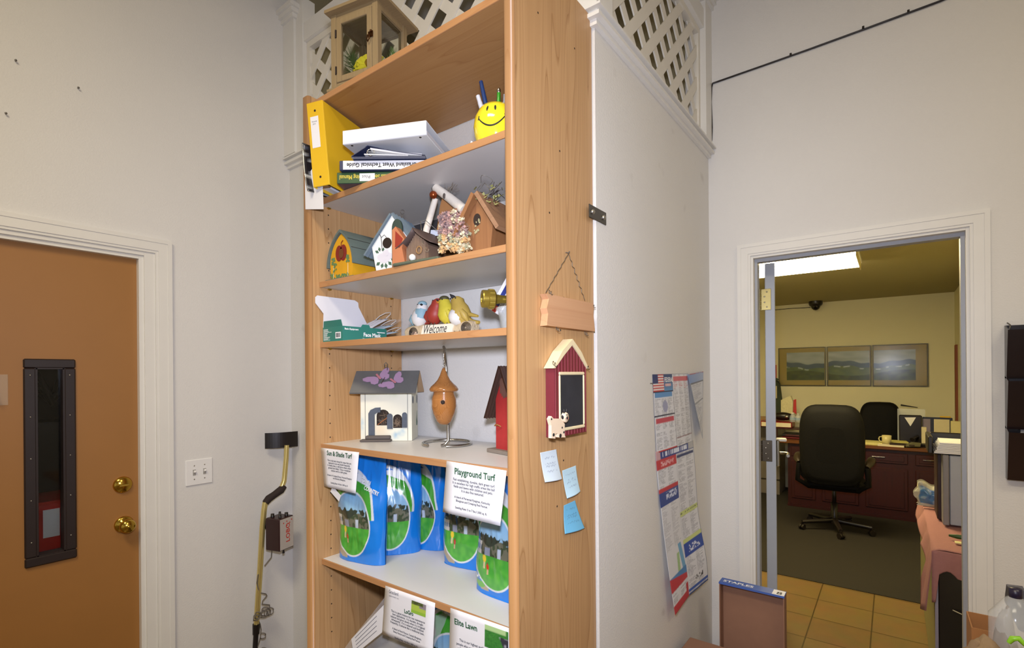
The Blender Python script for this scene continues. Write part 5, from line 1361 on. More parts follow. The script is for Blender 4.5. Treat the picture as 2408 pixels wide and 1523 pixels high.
# body: ridge runs along x, gables at the ends
mb = MB(); mb.prism([(0, .001), (LD, .001), (LD, hw), (LD/2, ha), (0, hw)], 0, LW, axis='X')
body = mb.build('body', mat('cream_cottage_paint', 'e0ddc8', .65, var=.07, scale=25, bump=.3), t)
mb = MB(); sl = (ha-hw)/(LD/2); ov = .030
for s_ in (0, 1):
    A = Vector((0, LD/2, ha+.002)); B = Vector((0, -ov if s_ == 0 else LD+ov, ha+.002-(LD/2+ov)*sl)); nn = Vector((0, -sl if s_ == 0 else sl, 1)).normalized()*.006
    P = [A, B, B+nn, A+nn]; x0, x1 = -.030, LW+.020
    mb = MB(); mb.add([tuple(p+Vector((x0, 0, 0))) for p in P]+[tuple(p+Vector((x1, 0, 0))) for p in P], [(0, 1, 2, 3), (7, 6, 5, 4), (0, 4, 5, 1), (1, 5, 6, 2), (2, 6, 7, 3), (3, 7, 4, 0)])
    mb.build('roof_slope', mat('slate_grey_roof', '6a6a68', .65, var=.18, scale=18) if s_ == 0 else mat('tan_roof_underside', 'a88a6a', .7), t)
M_SLATE = mat('grey_blue_stone_paint', '4d5460', .65, var=.25, scale=60)
mb = MB()
def archp(cx, z0, w, h, n=8): return [(cx-w/2, z0), (cx+w/2, z0)]+[(cx+w/2*math.cos(k*PI/n), z0+h-w/2+w/2*math.sin(k*PI/n)) for k in range(n+1)]
mb.prism(archp(.083, .058, .048, .058), -.0012, -.0004); mb.prism(archp(.136, .048, .033, .050), -.0012, -.0004)
mb.build('window_opening', mat('nest_dark', '2b211b', .9, var=.3, scale=200), t)
mb = MB(); random.seed(12)
for k in range(60):
    cx_, w_, z0_, h_ = random.choice(((.083, .040, .060, .048), (.136, .026, .050, .040)))
    a = random.uniform(0, PI); c = Vector((cx_+random.uniform(-.5, .5)*w_*.7, -.0020, z0_+random.uniform(.1, .85)*h_)); d_ = Vector((math.cos(a), 0, math.sin(a)))*.009
    mb.tube([c-d_, c+d_], .0005, 4, cap=False)
mb.build('nest_straw', mat('straw', '7d6a58', .9), t, kind='stuff')
MB().tube([(.063, -.003, .060), (.103, -.003, .090)], .0012, 5).build('straw_strand', mat('orange_straw', 'b06a3a', .8), t)
mb = MB(); mb.prism([(.030, .018), (.052, .018), (.052, .098), (.062, .105), (.074, .106), (.074, .124), (.055, .123), (.038, .115), (.030, .102)], -.006, -.0003)
mb.prism(archp(.108, .045, .020, .056), -.005, -.0003); mb.prism(archp(.162, .049, .018, .056), -.005, -.0003)
mb.build('stone_trim', M_SLATE, t)
mb = MB(); mb.box(.022, .112, -.022, -.0003, .009, .022, b=.003); mb.box(.004, .116, -.030, -.0003, 0, .0088, b=.003); mb.build('step', mat('grey_brown_step', '5d5550', .8, var=.15), t)
mb = MB(); mb.box(.0165, .018, -.0008, -.0001, .002, hw-.005); mb.box(LW-.016, LW-.0145, -.0008, -.0001, .002, hw-.005); mb.build('corner_crack', M_GINK, t)
mb = MB(Matrix.Identity(4))
for (yy, zz, w_, h_) in ((.022, .150, .020, .028), (LD-.016, .150, .014, .034)):
    mb.add([(LW+.0008, yy+w_*.5*math.cos(k*PI/8), zz+h_*.5*math.sin(k*PI/8)) for k in range(16)]+[(LW+.0001, yy+w_*.5*math.cos(k*PI/8), zz+h_*.5*math.sin(k*PI/8)) for k in range(16)], [tuple(range(16))]+[(i, 16+i, 16+(i+1) % 16, (i+1) % 16) for i in range(16)])
mb.build('gable_window', M_SLATE, t)
mb = MB()
mb.prism([(LD-.030, .050), (LD-.014, .048), (LD-.010, .062), (LD-.017, .078), (LD-.019, .105), (LD-.024, .085), (LD-.030, .068)], LW+.0001, LW+.0008, axis='X'); mb.build('painted_tree', mat('dark_leaf_paint', '44604c', .6), t)
def FW(u, v):
    c = hx('e4e0cc')
    def g(cx, cy, sx, sy): return math.exp(-((u-cx)/sx)**2-((v-cy)/sy)**2)
    c = mixc(c, hx('94a878'), .75*min(1, g(.22, 1, .16, .10)+g(.64, .98, .12, .12))*(.7+.5*nz(u*14, v*14)))
    c = mixc(c, hx('dcc8a8'), .7*g(.38, .22, .16, .16))
    c = mixc(c, hx('86aac4'), .85*min(1, g(.70, .10, .07, .07)+.8*g(.82, .16, .06, .07)+.6*g(.02, .3, .05, .15))*(.75+.5*nz(u*20, v*20)))
    return c
painted('painted_front', FW, lambda u, v: (.001+(LW-.002)*u, -.0002, .002+(hw-.004)*v), 60, 60, t, M_PRINTM, world=False)
# butterflies on the front slope
M_LIL = mat('lilac_wood', 'b895b4', .6, var=.06); M_PNK = mat('pink_wood', 'c9828a', .6)
dn = Vector((0, -(LD/2+ov), -(LD/2+ov)*sl)).normalized(); nr = Vector((0, -sl, 1)).normalized()
def butterfly(u, v, ang, s, lab_y):
    o = Vector((u, LD/2, ha+.004))+dn*v+nr*.0075
    Mx = Matrix.Identity(4); ex_ = Vector((1, 0, 0)); ey_ = -dn
    for i in range(3): Mx[i][0] = ex_[i]; Mx[i][1] = ey_[i]; Mx[i][2] = nr[i]
    Mx.translation = o; Mx = Mx @ RZ(ang)
    wing = [(.003, -.002), (.010, .010), (.028, .022), (.044, .024), (.047, .016), (.040, .004), (.030, -.002), (.033, -.012), (.026, -.022), (.014, -.024), (.006, -.014)]
    for sg_ in (-1, 1):
        mb = MB(Mx); mb.prism([(sg_*x*s, y*s) for x, y in wing], 0, .0035, axis='Z'); bt = mb.build('butterfly_wing', M_LIL, t)
    mb = MB(Mx @ T(0, 0, .0036)); mb.box(-.0035*s, .0035*s, -.015*s, .014*s, 0, .005, b=.002); mb.build('butterfly_body', M_PNK, t)
butterfly(.062, .042, math.radians(38), 1.15, 0); butterfly(.120, .066, math.radians(48), 1.1, 0)
mb = MB(); mb.tube([(.082, -.02, hw+.012), (.088, .04, ha-.006), (.087, LD/2, ha+.03), (.08, LD/2, ha+.038), (.074, LD/2, ha+.03), (.078, LD/2-.006, ha+.018), (.088, LD/2-.004, ha+.02)], .0016, 6); mb.build('wire_hook', M_DIRTYST, t)
# ---- turned wood birdhouse hanging from its metal stand
sc_ = Vector((-1.232, 1.262, Z0))
t = thing('metal_stand', 'brushed metal spiral stand with ring base holding the turned wood birdhouse', 'stand', tuple(sc_))
mb = MB(); R_ = .083; ph = math.radians(-62)
pts = [sc_+Vector((R_*math.cos(ph+math.radians(a)), R_*math.sin(ph+math.radians(a)), .0058)) for a in range(14, 338, 12)]
px_ = onY(1051, 900, 1.225)
pts_start = [Vector((sc_.x-.012, sc_.y-.060, Z0+.0058))]
mb.tube(pts, .0055, 10)
st = [pts[-1]]
bp = Vector((px_.x+.004, 1.225, Z0+.0058))
mb.tube([bp+Vector((-.012, -.022, 0)), bp+Vector((-.006, -.010, .002)), bp+Vector((0, 0, .016)), bp+Vector((0, 0, .10)), Vector((onY(1049, 830, 1.225).x, 1.225, Z0+.26)), Vector((onY(1047, 815, 1.225).x, 1.222, 1.629)), Vector((onY(1045, 812, 1.215).x, 1.212, 1.634)), Vector((onY(1044, 815, 1.20).x, 1.202, 1.626)), Vector((onY(1044, 825, 1.195).x, 1.197, 1.615))], .0050, 10)
mb.build('stand_rod', M_STEEL, t, True)
wx = onY(1044, 930, 1.195).x
wc = Vector((wx, 1.195, 0))
t = thing('hanging_birdhouse', 'polished turned wood gourd birdhouse with pointed lid hanging on a metal stand', 'birdhouse', (wx, 1.195, onY(1045, 997, 1.195).z))
M_TURN = wood('turned_walnut', 'b57a42', '6b3d18', 'X', 7, .18, 3.2, .25)
zt = lambda py: onY(1044, py, 1.195).z
mb = MB(T(wx, 1.195, 0)); mb.lathe([(.0005, zt(998)), (.013, zt(997)), (.024, zt(990)), (.035, zt(972)), (.0405, zt(955)), (.040, zt(938)), (.034, zt(924)), (.034, zt(921))], 36); mb.build('gourd_body', M_TURN, t, True)
mb = MB(T(wx, 1.195, 0)); mb.lathe([(.030, zt(921.5)), (.044, zt(920)), (.0475, zt(917)), (.0475, zt(914)), (.042, zt(908)), (.031, zt(901)), (.021, zt(893)), (.013, zt(882)), (.007, zt(870)), (.0035, zt(865)), (.0001, zt(864.5))], 36); mb.build('pointed_lid', M_TURN, t, True)
fd = Vector((-wx, -1.195, 0)).normalized(); ax = math.atan2(fd.y, fd.x)
hz = zt(944); mb = MB(T(wx, 1.195, hz) @ RZ(ax-.12) @ T(.0385, 0, 0) @ RY(PI/2-.03)); mb.lathe([(.0078, 0), (.0078, .0018), (.0001, .0018)], 20); mb.build('entrance_hole', M_HOLE, t, True)
mb = MB(T(wx, 1.195, hz) @ RZ(ax-.10) @ T(.0385, 0, 0) @ RY(PI/2-.03)); mb.tube([(.0078*math.cos(k*PI/8), .0078*math.sin(k*PI/8), .001) for k in range(16)], .0012, 6, closed=True); mb.build('hole_rim', M_TURN, t, True)
mb = MB()
for k in range(5): z = zt(864)+.003+k*.0062; mb.tube([(wx+(.002 if k % 2 else 0)*math.cos(a*PI/4)+(.0022*math.cos(a*PI/4) if k % 2 == 0 else 0), 1.195+(.0022*math.cos(a*PI/4) if k % 2 else 0), z+.0042*math.sin(a*PI/4)) for a in range(8)], .0007, 5, closed=True)
mb.tube([(wx, 1.195, zt(864)+.028), (wx, 1.1955, 1.611)], .0008, 5)
mb.build('chain', M_STEEL, t, True)
# ---- red birdhouse with dark corrugated roof at the right
t = thing('birdhouse', 'red birdhouse with tall dark brown corrugated roof beside the right upright', 'birdhouse', (-.99, 1.225, Z0), (0, 0, math.radians(-14)))
MB().box(-.018, .135, -.02, .125, 0, .012, b=.002).build('base', mat('grey_board', '7d7368', .8, var=.12), t)
w_, h_, a_, d_ = .092, .155, .252, .105
Mx = T(.006, .0, .012)
MB(Mx).prism(gable(w_, h_, a_), 0, d_).build('body', mat('barn_red_body', 'a82c2c', .55, var=.12, scale=50), t)
for mb in roofslabs(w_, h_, a_, d_, .030, -.022, d_+.012, .005, corr=12):
    mb.v = [v+Vector((.006, 0, .012)) for v in mb.v]; mb.build('roof_slope', mat('rusty_brown_roof', '3d241a', .5, .3, var=.2, scale=60), t)
mb = MB(Mx)
for k in range(6): x = w_*.5+(k-2.5)*.007; mb.prism([(x-.004, a_-.035), (x+.004, a_-.035), (x+.002, a_-.075-.018*rnd(k)), (x-.001, a_-.08-.02*rnd(k, 2))], -.004, -.0005)
mb.build('bark_fringe', mat('bark_fringe', '6a4638', .8), t)
mb = MB(Mx); mb.tube([(.004, -.002, .075), (.010, -.012, .072), (.024, -.012, .076), (.030, -.004, .070)], .0022, 6); mb.build('door_hook', mat('tan_twig', '94602e', .7), t)
# ================================================================ price signs on the shelf edges
def sign(name, lab, quad, zt_, title, lines, tsz, lsz, photo=None, logo=None, tx=.5, Y=None, ty=.83, first=.66, step=.078, tint=M_GREENINK, curl=.0):
    Y = Y or SHF-.002
    a, b, c, d_ = [onY(*p, Y) for p in quad]         # tl tr br bl
    W_ = (b.x-a.x+c.x-d_.x)/2; H_ = ((a.z-d_.z)+(b.z-c.z))/2
    def P(u, v):
        x = (d_.x*(1-u)+c.x*u)*(1-v)+(a.x*(1-u)+b.x*u)*v; z = (d_.z*(1-u)+c.z*u)*(1-v)+(a.z*(1-u)+b.z*u)*v
        return (x, Y-.001-curl*(1-v)**2, z)
    F = lambda u, v: (.89, .89, .91)
    t = thing(name, lab, 'sign', tuple(P(.5, 0)))
    mb = MB(); mb.grid(P, 6, 10); o = mb.build('card', M_PAPER, t, True); md = o.modifiers.new('th', 'SOLIDIFY'); md.thickness = .0004; md.offset = 1
    ex_ = Vector(P(1, .5))-Vector(P(0, .5)); ez_ = Vector(P(.5, 1))-Vector(P(.5, 0))
    def at(u, v): return frame(Vector(P(u, v))+Vector((0, -.0012, 0)), ex_, ez_)
    mb = MB(); mb.text(title, tsz, at(tx, ty), align='CENTER', bold=.0006, sx=.9); mb.build('title_lettering', tint, t, True)
    mb = MB()
    for k, s in enumerate(lines):
        if s: mb.text(s, lsz if k < 4+(len(lines) > 6) else lsz*.88, at(.5, first-step*k), align='CENTER', sx=.9, bold=.0001)
    mb.build('lettering', M_INK, t, True)
    if photo:
        u0, u1, v0, v1, fn = photo
        painted('picture', fn, lambda u, v: tuple(Vector(P(u0+(u1-u0)*u, v0+(v1-v0)*v))+Vector((0, -.0011, 0))), 30, 24, t, M_PRINT)
    if logo:
        mb = MB(); mb.text(logo[0], .0155, at(.19, .885), align='CENTER', sx=.72); mb.text(logo[1], .0055, at(.2, .82), align='CENTER'); mb.build('logo_lettering', M_GINK, t, True)
    return t
sign('shelf_sign', 'white Sun & Shade Turf card taped to the left of the shelf edge', ((755, 1052), (845, 1063), (837, 1160), (763, 1143)), 0, 'Sun & Shade Turf',
     ['This is the best choice for areas that are', 'exposed to sun and shade frequently.', 'In shady areas, it will grow where other', 'grasses have failed.  It has a moderate', 'texture and is a dark green.', '', 'A blend of Creeping Fescue, Perennial Ryegrass', 'and Kentucky Bluegrass.', '', 'Seeding Rate: 4-6 lbs./1,000 sq. ft.'], .0225, .0092, first=.68, step=.062, tint=M_GREENINK)
sign('shelf_sign', 'large white Playground Turf card taped to the right of the shelf edge', ((1051, 1083), (1192, 1106), (1177, 1236), (1042, 1203)), 0, 'Playground Turf',
     ['Fast establishing, durable, dark green turf.', 'It is excellent for high traffic areas like ball', 'fields and lawns with children and pets.', 'It is also fine textured.', '', 'A blend of Perennial Ryegrass, Kentucky', 'Bluegrass and Creeping Red Fescue.', '', 'Seeding Rate: 5 to 7 lbs./1,000 sq. ft.'], .0245, .0098, first=.66, step=.066, ty=.78)
def F1(u, v):
    if v > .72 and u < .8: return hx('3c4424') if rnd(int(u*14), int(v*14)) > .5 else hx('5c6a34')
    if v > .55 and u > .55: return hx('8a7f86')
    return hx('a9c04a') if v > .25 else hx('8fb83c')
sign('shelf_sign', 'white LoGro card with logo and small lawn picture, on the lower shelf edge', ((907, 1376), (1024, 1417), (1018, 1537), (899, 1490)), 0, 'LoGro',
     ['This is a great mixture for low maintenance', 'lawn applications.  It is durable, drought', 'tolerant and grow slowly when it is irrigated', 'infrequently.  If it is watered and fertilized', 'frequently, it behaves like a traditional lawn.', '', 'A blend of Hard Fescue, Canada Bluegrass,', 'Sheep Fescue and Creeping Red Fescue.', '', 'Seeding Rate:  4-6 lbs./1,000 sq. ft.'], .0165, .0094, photo=(.56, .84, .66, .90, F1), logo=('Grassland', 'NORTHWEST, LLC'), tx=.52, ty=.60, first=.53, step=.057, Y=SHF-.001)
def F2(u, v):
    if u > .62 and v < .65 and v > .08 and (u-.62) > (v-.65)*-.4: return hx('30303a') if rnd(int(u*12), int(v*8)) > .25 else hx('9a9aa4')
    if v > .7-.25*u and u < .9 and v > .78: return hx('a9c98a')
    return mixc(hx('3f8a34'), hx('2b6a2a'), rnd(int(u*30), int(v*20)))
sign('shelf_sign', 'white Elite Lawn card with mower picture, on the lower shelf edge at right', ((1060, 1428), (1201, 1477), (1201, 1620), (1056, 1566)), 0, 'Elite Lawn',
     ['This is our highest quality mixture for', "people who want an 'Elite' turf and who are", 'willing to fertilize, water and mow often.', '', 'A blend of Kentucky Bluegrass', 'and Perennial Ryegrass.'], .0225, .0100, photo=(.60, .97, .56, .93, F2), tx=.28, ty=.76, first=.50, step=.075, Y=SHF-.001)
# ================================================================ SEED BAGS
Z0 = ST['s6']
def bagprint(seed=0, horse=False):
    B0, W0 = hx('1478d4'), hx('d5d8dc')
    def F(u, v):
        if v < .035: return B0
        # outer swoosh
        cx, cy, rx, ry = .40, .36, .40, .31
        e = ((u-cx)/rx)**2+((v-cy)/ry)**2
        if e < 1:
            if e > .90: return W0
            if v > .44+.03*math.sin(u*14): 
                if v < .50+.03*nz(u*20, 3+seed) and nz(u*18, v*18) > -.35: return hx('2f3a30')
                return mixc(hx('9cc4dc'), hx('6fa4cf'), (v-.44)*4)
            if v > .335:
                if u < .19 and v < .44: return hx('c9c6bc') if not (int(u*40) % 2 and .37 < v < .41) else hx('4a6484')
                if .26 < u < .36 and v < .40: return hx('8d93a4')
                if .5 < u < .56 and v < .41: return hx('b9c4d2')
                return hx('3c4a34') if nz(u*24, v*24+seed) > 0 else hx('6a6a58')
            for (a, b, s_, c1, c2) in ((.255, .285, 1, 'e6c83c', 'd8c49c'), (.310, .225, .75, 'c23a26', 'd8a98c')):
                X, Z = (u-a)/s_, (v-b)/s_
                if X*X/.0003+(Z-.058)**2/.00012 < 1: return hx('7a4a34')
                if X*X/.0011+(Z-.020)**2/.0010 < 1: return hx(c1)
                if -.065 < Z < -.0 and abs(abs(X-.2*Z)-.010) < .008: return hx(c2)
            return mixc(hx('3f9a35'), hx('58ad3e'), max(0, min(1, .5+nz(u*12, v*20))))
        e2 = ((u-.36)/.50)**2+((v-.44)/.44)**2
        if horse and (u-.14)**2/.018+(v-.12)**2/.0055 < 1: return hx('e8eef4') if rnd(int(u*30), int(v*60)) > .6 and v > .11 else (hx('4a86c8') if v > .10 else hx('6fae52'))
        if e2 < 1 and v > .42: 
            if e2 > .86: return W0
            if v < .83: return hx('3f9a2e') if v < .80-.2*(u-.3) else hx('e0e2e6')
        if e2 < 1 and u < .3 and v < .42: return hx('a89a82')
        if e2 < 1.12 and v < .42 and v > .1: return B0
        return B0
    return F
def bag(lab, loc, rz, w=.195, h=.345, d=.075, seed=0, horse=False, lean=0, win=True, top=0):
    t = thing('seed_bag', lab, 'seed bag', loc, (0, 0, rz), group=None)
    random.seed(seed+50)
    def thick(u, v):
        e = max(0, 1-abs(2*u-1)**3.2)**.6; f = .5+.5*math.cos(PI*max(0, (v-.45)/.55)) if v > .45 else 1
        return d*(.04+.96*e*(.12+.88*f)*(.80+.2*min(1, v*4))) if True else 0
    def crease(u, v): return .006*nz(u*2.2+seed, v*3.1)+.0035*nz(u*5+seed*3, v*7)+.0028*abs(nz(u*9+seed, v*4))
    def P(u, v):
        wl = w*(1-.05*math.sin(v*5+seed)); x = w/2+(u-.5)*wl+.006*nz(v*4, seed)
        return (x, -thick(u, v)/2+(crease(u, v) if 0 < v else 0)+lean*v*v*h, v*h)
    def Q(u, v): p = P(1-u, v); return (p[0], thick(1-u, v)/2+lean*v*v*h, p[2])
    o = painted('bag_front', bagprint(seed, horse), P, 120, 190, t, M_PRINTG, world=False)
    mb = MB(); mb.grid(Q, 30, 50)
    # bottom gusset
    n = 24; vs = [P(k/n, 0) for k in range(n+1)]+[Q(1-k/n, 0) for k in range(n+1)]
    mb.add(vs, [(k, n+1+k, n+2+k, k+1) for k in range(n)])
    bl_ = mat('blue_foil', '1478d4', .2, var=.03, coat=.5); mb.build('bag_back', bl_, t)
    mb = MB(); mb.box(.004, w-.004, lean*h-.0015, lean*h+.0015, h-.006, h+.004); mb.build('top_seal', bl_, t)
    mb = MB()
    fm = T(w*.38, -.006+lean*.62*h, h*.80) @ RX(PI/2+lean) @ RZ(-.12)
    return t
b1 = bag('blue seed bag with family lawn picture, front left under the Sun & Shade card', (-1.598, 1.085, Z0+.0005), math.radians(10), w=.215, h=.368, seed=1)
MB(T(.128, -.030, .285) @ RX(PI/2-.1) @ RZ(-.25)).text('TOWN', .020, Matrix.Identity(4), sx=.7, bold=.0003).text('COUNTRY', .020, T(.022, -.022, 0), sx=.7, bold=.0006).build('brand_lettering', M_WHINK, b1)
bag('blue seed bag standing just behind the front left bag, turned sideways', (-1.525, 1.150, Z0+.0005), math.radians(48), w=.190, h=.365, seed=2)
bag('blue seed bag against the back wall left of the Playground card', (-1.487, 1.305, Z0+.0005), math.radians(16), w=.165, h=.360, seed=3)
bag('blue seed bag partly hidden behind the Playground card, pushed to the back right', (-1.245, 1.265, Z0+.0005), math.radians(10), w=.20, h=.355, seed=4)
bag('seed bag with white horse badge at the front right beside the upright', (-1.012, 1.170, Z0+.0005), math.radians(-2), w=.215, h=.36, seed=5, horse=True)
t = thing('label_card', 'small folded white tag taped to the front left seed bag', 'tag', (-1.56, 1.03, 1.12))
a = onY(791, 1160, 1.032)
MB(T(a.x, 1.030, a.z) @ RY(.5)).box(-.028, .028, -.001, 0, -.012, .012).build('tag_card', M_PAPER, t, True)
# ---- bottom shelf: clear seed bag with paper label, and a green bag
Z0 = ST['s7']
t = thing('clear_seed_bag', 'clear plastic seed bag with a paper label leaning across the bottom left shelf', 'seed bag', (-1.36, 1.10, Z0))
def Pc(u, v):
    a, b, c, d_ = [onY(*p, 1.06) for p in ((870, 1395), (1010, 1440), (960, 1640), (760, 1580))]
    x = (d_.x*(1-u)+c.x*u)*(1-v)+(a.x*(1-u)+b.x*u)*v; z = (d_.z*(1-u)+c.z*u)*(1-v)+(a.z*(1-u)+b.z*u)*v
    z = max(z, Z0+.002)
    return (x, 1.075-.035*math.sin(PI*u)*math.sin(PI*min(1, v*1.2))+.006*nz(u*5, v*5, 2)+.1*v, min(z, ST['s6']-.03))
mb = MB(); mb.grid(Pc, 30, 40); mb.build('film', M_FILM, t, True)
def Pd(u, v): p = Pc(.06+.88*u, .0+.80*v); return (p[0], p[1]+.012, p[2])
mb = MB(); mb.grid(Pd, 30, 30); mb.grid(lambda u, v: (Pd(1-u, v)[0], Pd(1-u, v)[1]+.05, Pd(1-u, v)[2]), 20, 20); mb.build('seed', mat('grass_seed', '8a7f70', .9, var=.35, scale=260, bump=.8, bscale=300), t, True, kind='stuff')
lq = [onY(*p, 1.045) for p in ((902, 1422), (900, 1485), (832, 1540), (826, 1502))]
mb = MB(); mb.add([tuple(p) for p in lq]+[tuple(p+Vector((0, .0006, 0))) for p in lq], [(0, 1, 2, 3), (7, 6, 5, 4), (0, 4, 5, 1), (1, 5, 6, 2), (2, 6, 7, 3), (3, 7, 4, 0)]); mb.build('paper_label', M_PAPER, t, True)
mb = MB(); 
for k in range(4):
    p = lq[3].lerp(lq[2], .15+.2*k); q = lq[0].lerp(lq[1], .15+.2*k); d_ = Vector((0, -.0008, 0)); mb.tube([p.lerp(q, .12)+d_, p.lerp(q, .8)+d_], .0006, 4)
mb.build('label_lettering', M_GINK, t, True)
gb = bag('green topped seed bag on the bottom shelf between the LoGro and Elite Lawn cards', (-1.205, 1.16, Z0+.0005), math.radians(10), w=.24, h=.345, seed=7)
# ================================================================ OFFICE
# ceiling fixture
t = thing('ceiling_light', 'lit fluorescent ceiling fixture in the office beyond the doorway', 'ceiling light', (-.83, 4.62, CO-.085))
fx1, fx0, fy0_, fy1_ = -.19, -1.42, 4.30, 4.93
MB().box(fx0, fx1, fy0_, fy1_, CO-.03, CO-.0005).build('housing', M_WHITE, t, True)
M_LAMP = mat('lit_diffuser', 'ffe9ae', .5, var=0, emit=36.0)
n = 12; mb = MB()
pr = []
for k in range(n+1):
    f = k/n; y = fy0_+.01+(fy1_-fy0_-.02)*f; pr.append((y, CO-.031-.05*abs(math.sin(f*2*PI))**.45))
mb.prism([(fy0_+.01, CO-.0305)]+pr+[(fy1_-.01, CO-.0305)], fx0+.012, fx1-.012, axis='X'); mb.build('diffuser', M_LAMP, t, True)
MB().box(fx1-.0118, fx1-.006, fy0_+.005, fy1_-.005, CO-.084, CO-.0305).build('end_cap', mat('warm_end_cap', 'e8dba8', .5), t, True)
# dome camera
c = onY(1916, 703, 7.45)
t = thing('dome_camera', 'black dome security camera where the office ceiling meets the far wall', 'camera', (-.79, 7.45, 2.33))
cz = CO
mb = MB(T(-.775, 7.46, 0)); mb.lathe([(.078, cz-.0005), (.078, cz-.03), (.068, cz-.055), (.055, cz-.062)][::-1], 28); mb.build('camera_base', M_BLACK, t, True)
mb = MB(T(-.775, 7.46, cz-.062)); mb.lathe([(.0001, -.052), (.025, -.046), (.042, -.030), (.052, -.008), (.053, 0)], 28); mb.build('camera_dome', mat('smoked_dome', '120f0f', .08), t, True)
mb = MB(); mb.tube([(-.845, YO-.05, CO-.06), (-1.1, YO-.012, CO-.05), (-1.3, YO-.012, CO-.055)], .004, 5); mb.build('camera_cable', M_INK, t, True)
# landscape pictures
M_FRAME = mat('brass_edge_frame', '4a4638', .3, .7)
M_MAT = mat('gold_picture_mat', 'b39a52', .7, var=.03)
xa, xb = -1.227, .331; zT, zB = 1.866, 1.362
x1p = onY(1943, 860, YO-.02).x; x2p = onY(2050, 860, YO-.02).x
def land(off, wfr):
    def F(u, v):
        X = off+u*wfr; h = .62+.05*math.sin(X*5+1)+.02*math.sin(X*17)
        if v > h: return mixc(hx('9a9f9c'), hx('d2d6d6'), .5+.5*nz(X*3, v*9))
        if v > h-.16: return mixc(hx('4a5a6e'), hx('5d6c78'), .5+.5*nz(X*6, v*20))
        if abs(v-(h-.19)) < .02 and nz(X*9, 1) > 0: return hx('c3cccb')
        if v > .25+.1*math.sin(X*3): return mixc(hx('5a6a44'), hx('79844a'), .5+.8*nz(X*6, v*9))
        return mixc(hx('36401c'), hx('59662c'), .5+.8*nz(X*9, v*9))
    return F
tot = xb-xa
for k, (a, b, ml, mr, lab) in enumerate(((xa, x1p-.006, .095, .012, 'left hand panel of the three part valley landscape on the office wall'), (x1p+.006, x2p-.006, .012, .012, 'middle panel of the three part valley landscape on the office wall'), (x2p+.006, xb, .012, .110, 'right hand panel of the three part valley landscape on the office wall'))):
    t = thing('landscape_picture', lab, 'picture', ((a+b)/2, YO-.02, zB), group='framed landscape panels')
    mb = MB(); f = .010
    for q in ((a, a+f, zB, zT), (b-f, b, zB, zT), (a+f, b-f, zB, zB+f), (a+f, b-f, zT-f, zT)): mb.box(q[0], q[1], YO-.026, YO-.001, q[2], q[3], b=.002)
    mb.build('picture_frame', M_FRAME, t, True)
    MB().box(a+f, b-f, YO-.016, YO-.002, zB+f, zT-f).build('picture_mat', M_MAT, t, True)
    x0, x1, z0, z1 = a+ml+f*.3, b-mr-f*.3, zB+.075, zT-.065
    painted('print', land((x0-xa)/tot*3, (x1-x0)/tot*3), lambda u, v: (x0+(x1-x0)*u, YO-.0165, z0+(z1-z0)*v), 60, 50, t, M_PRINT)
    MB().box(a+f, b-f, YO-.020, YO-.018, zB+f, zT-f).build('picture_glass', mat('satin_glass', 'f4f8f8', .16, trans=1, var=0), t, True)
# desk
M_CHERRY = wood('dark_cherry_wood', '380a05', '1f0502', 'Z', 3, .4, 1)
M_DTOP = wood('desk_top_wood', '6e421a', '4f2b10', 'X', 3, .3, 1)
t = thing('office_desk', 'dark cherry office desk with panelled front behind the black chairs', 'desk', (-.2, 6.9, 0))
dx0, dx1, dy0, dy1 = -.80, .54, 6.58, 7.02
MB().box(-1.12, dx1, dy0-.03, dy1, .725, .76, b=.006).build('desk_top', M_DTOP, t, True)
MB().box(dx0-.16, dx1-.01, dy0+.02, dy0+.045, .03, .7249).build('modesty_panel', M_CHERRY, t, True)
mb = MB()
for a, b in ((dx0-.14, dx0+.10), (dx0+.16, -.30), (-.24, .12), (.18, .50)):
    for z0, z1 in ((.58, .69), (.10, .53)):
        mb.box(a, b, dy0+.008, dy0+.0199, z0, z1, b=.005); mb.box(a+.03, b-.03, dy0+.002, dy0+.0079, z0+.025, z1-.025, b=.003)
mb.build('raised_panel', M_CHERRY, t, True)
mb = MB(); mb.box(dx0-.18, dx1-.01, dy0+.0, dy0+.05, .0045, .029); mb.build('desk_plinth', M_CHERRY, t, True)
for a in (dx0-.18, .48): MB().box(a, a+.05, dy0+.046, dy1-.02, .0045, .7249).build('side_panel', M_CHERRY, t, True)
for k in range(3):
    MB().tube([(dx0+.2+k*.42, dy0-.012, .645), (dx0+.31+k*.42, dy0-.014, .645)], .004, 6).build('drawer_pull', M_STEEL, t, True)
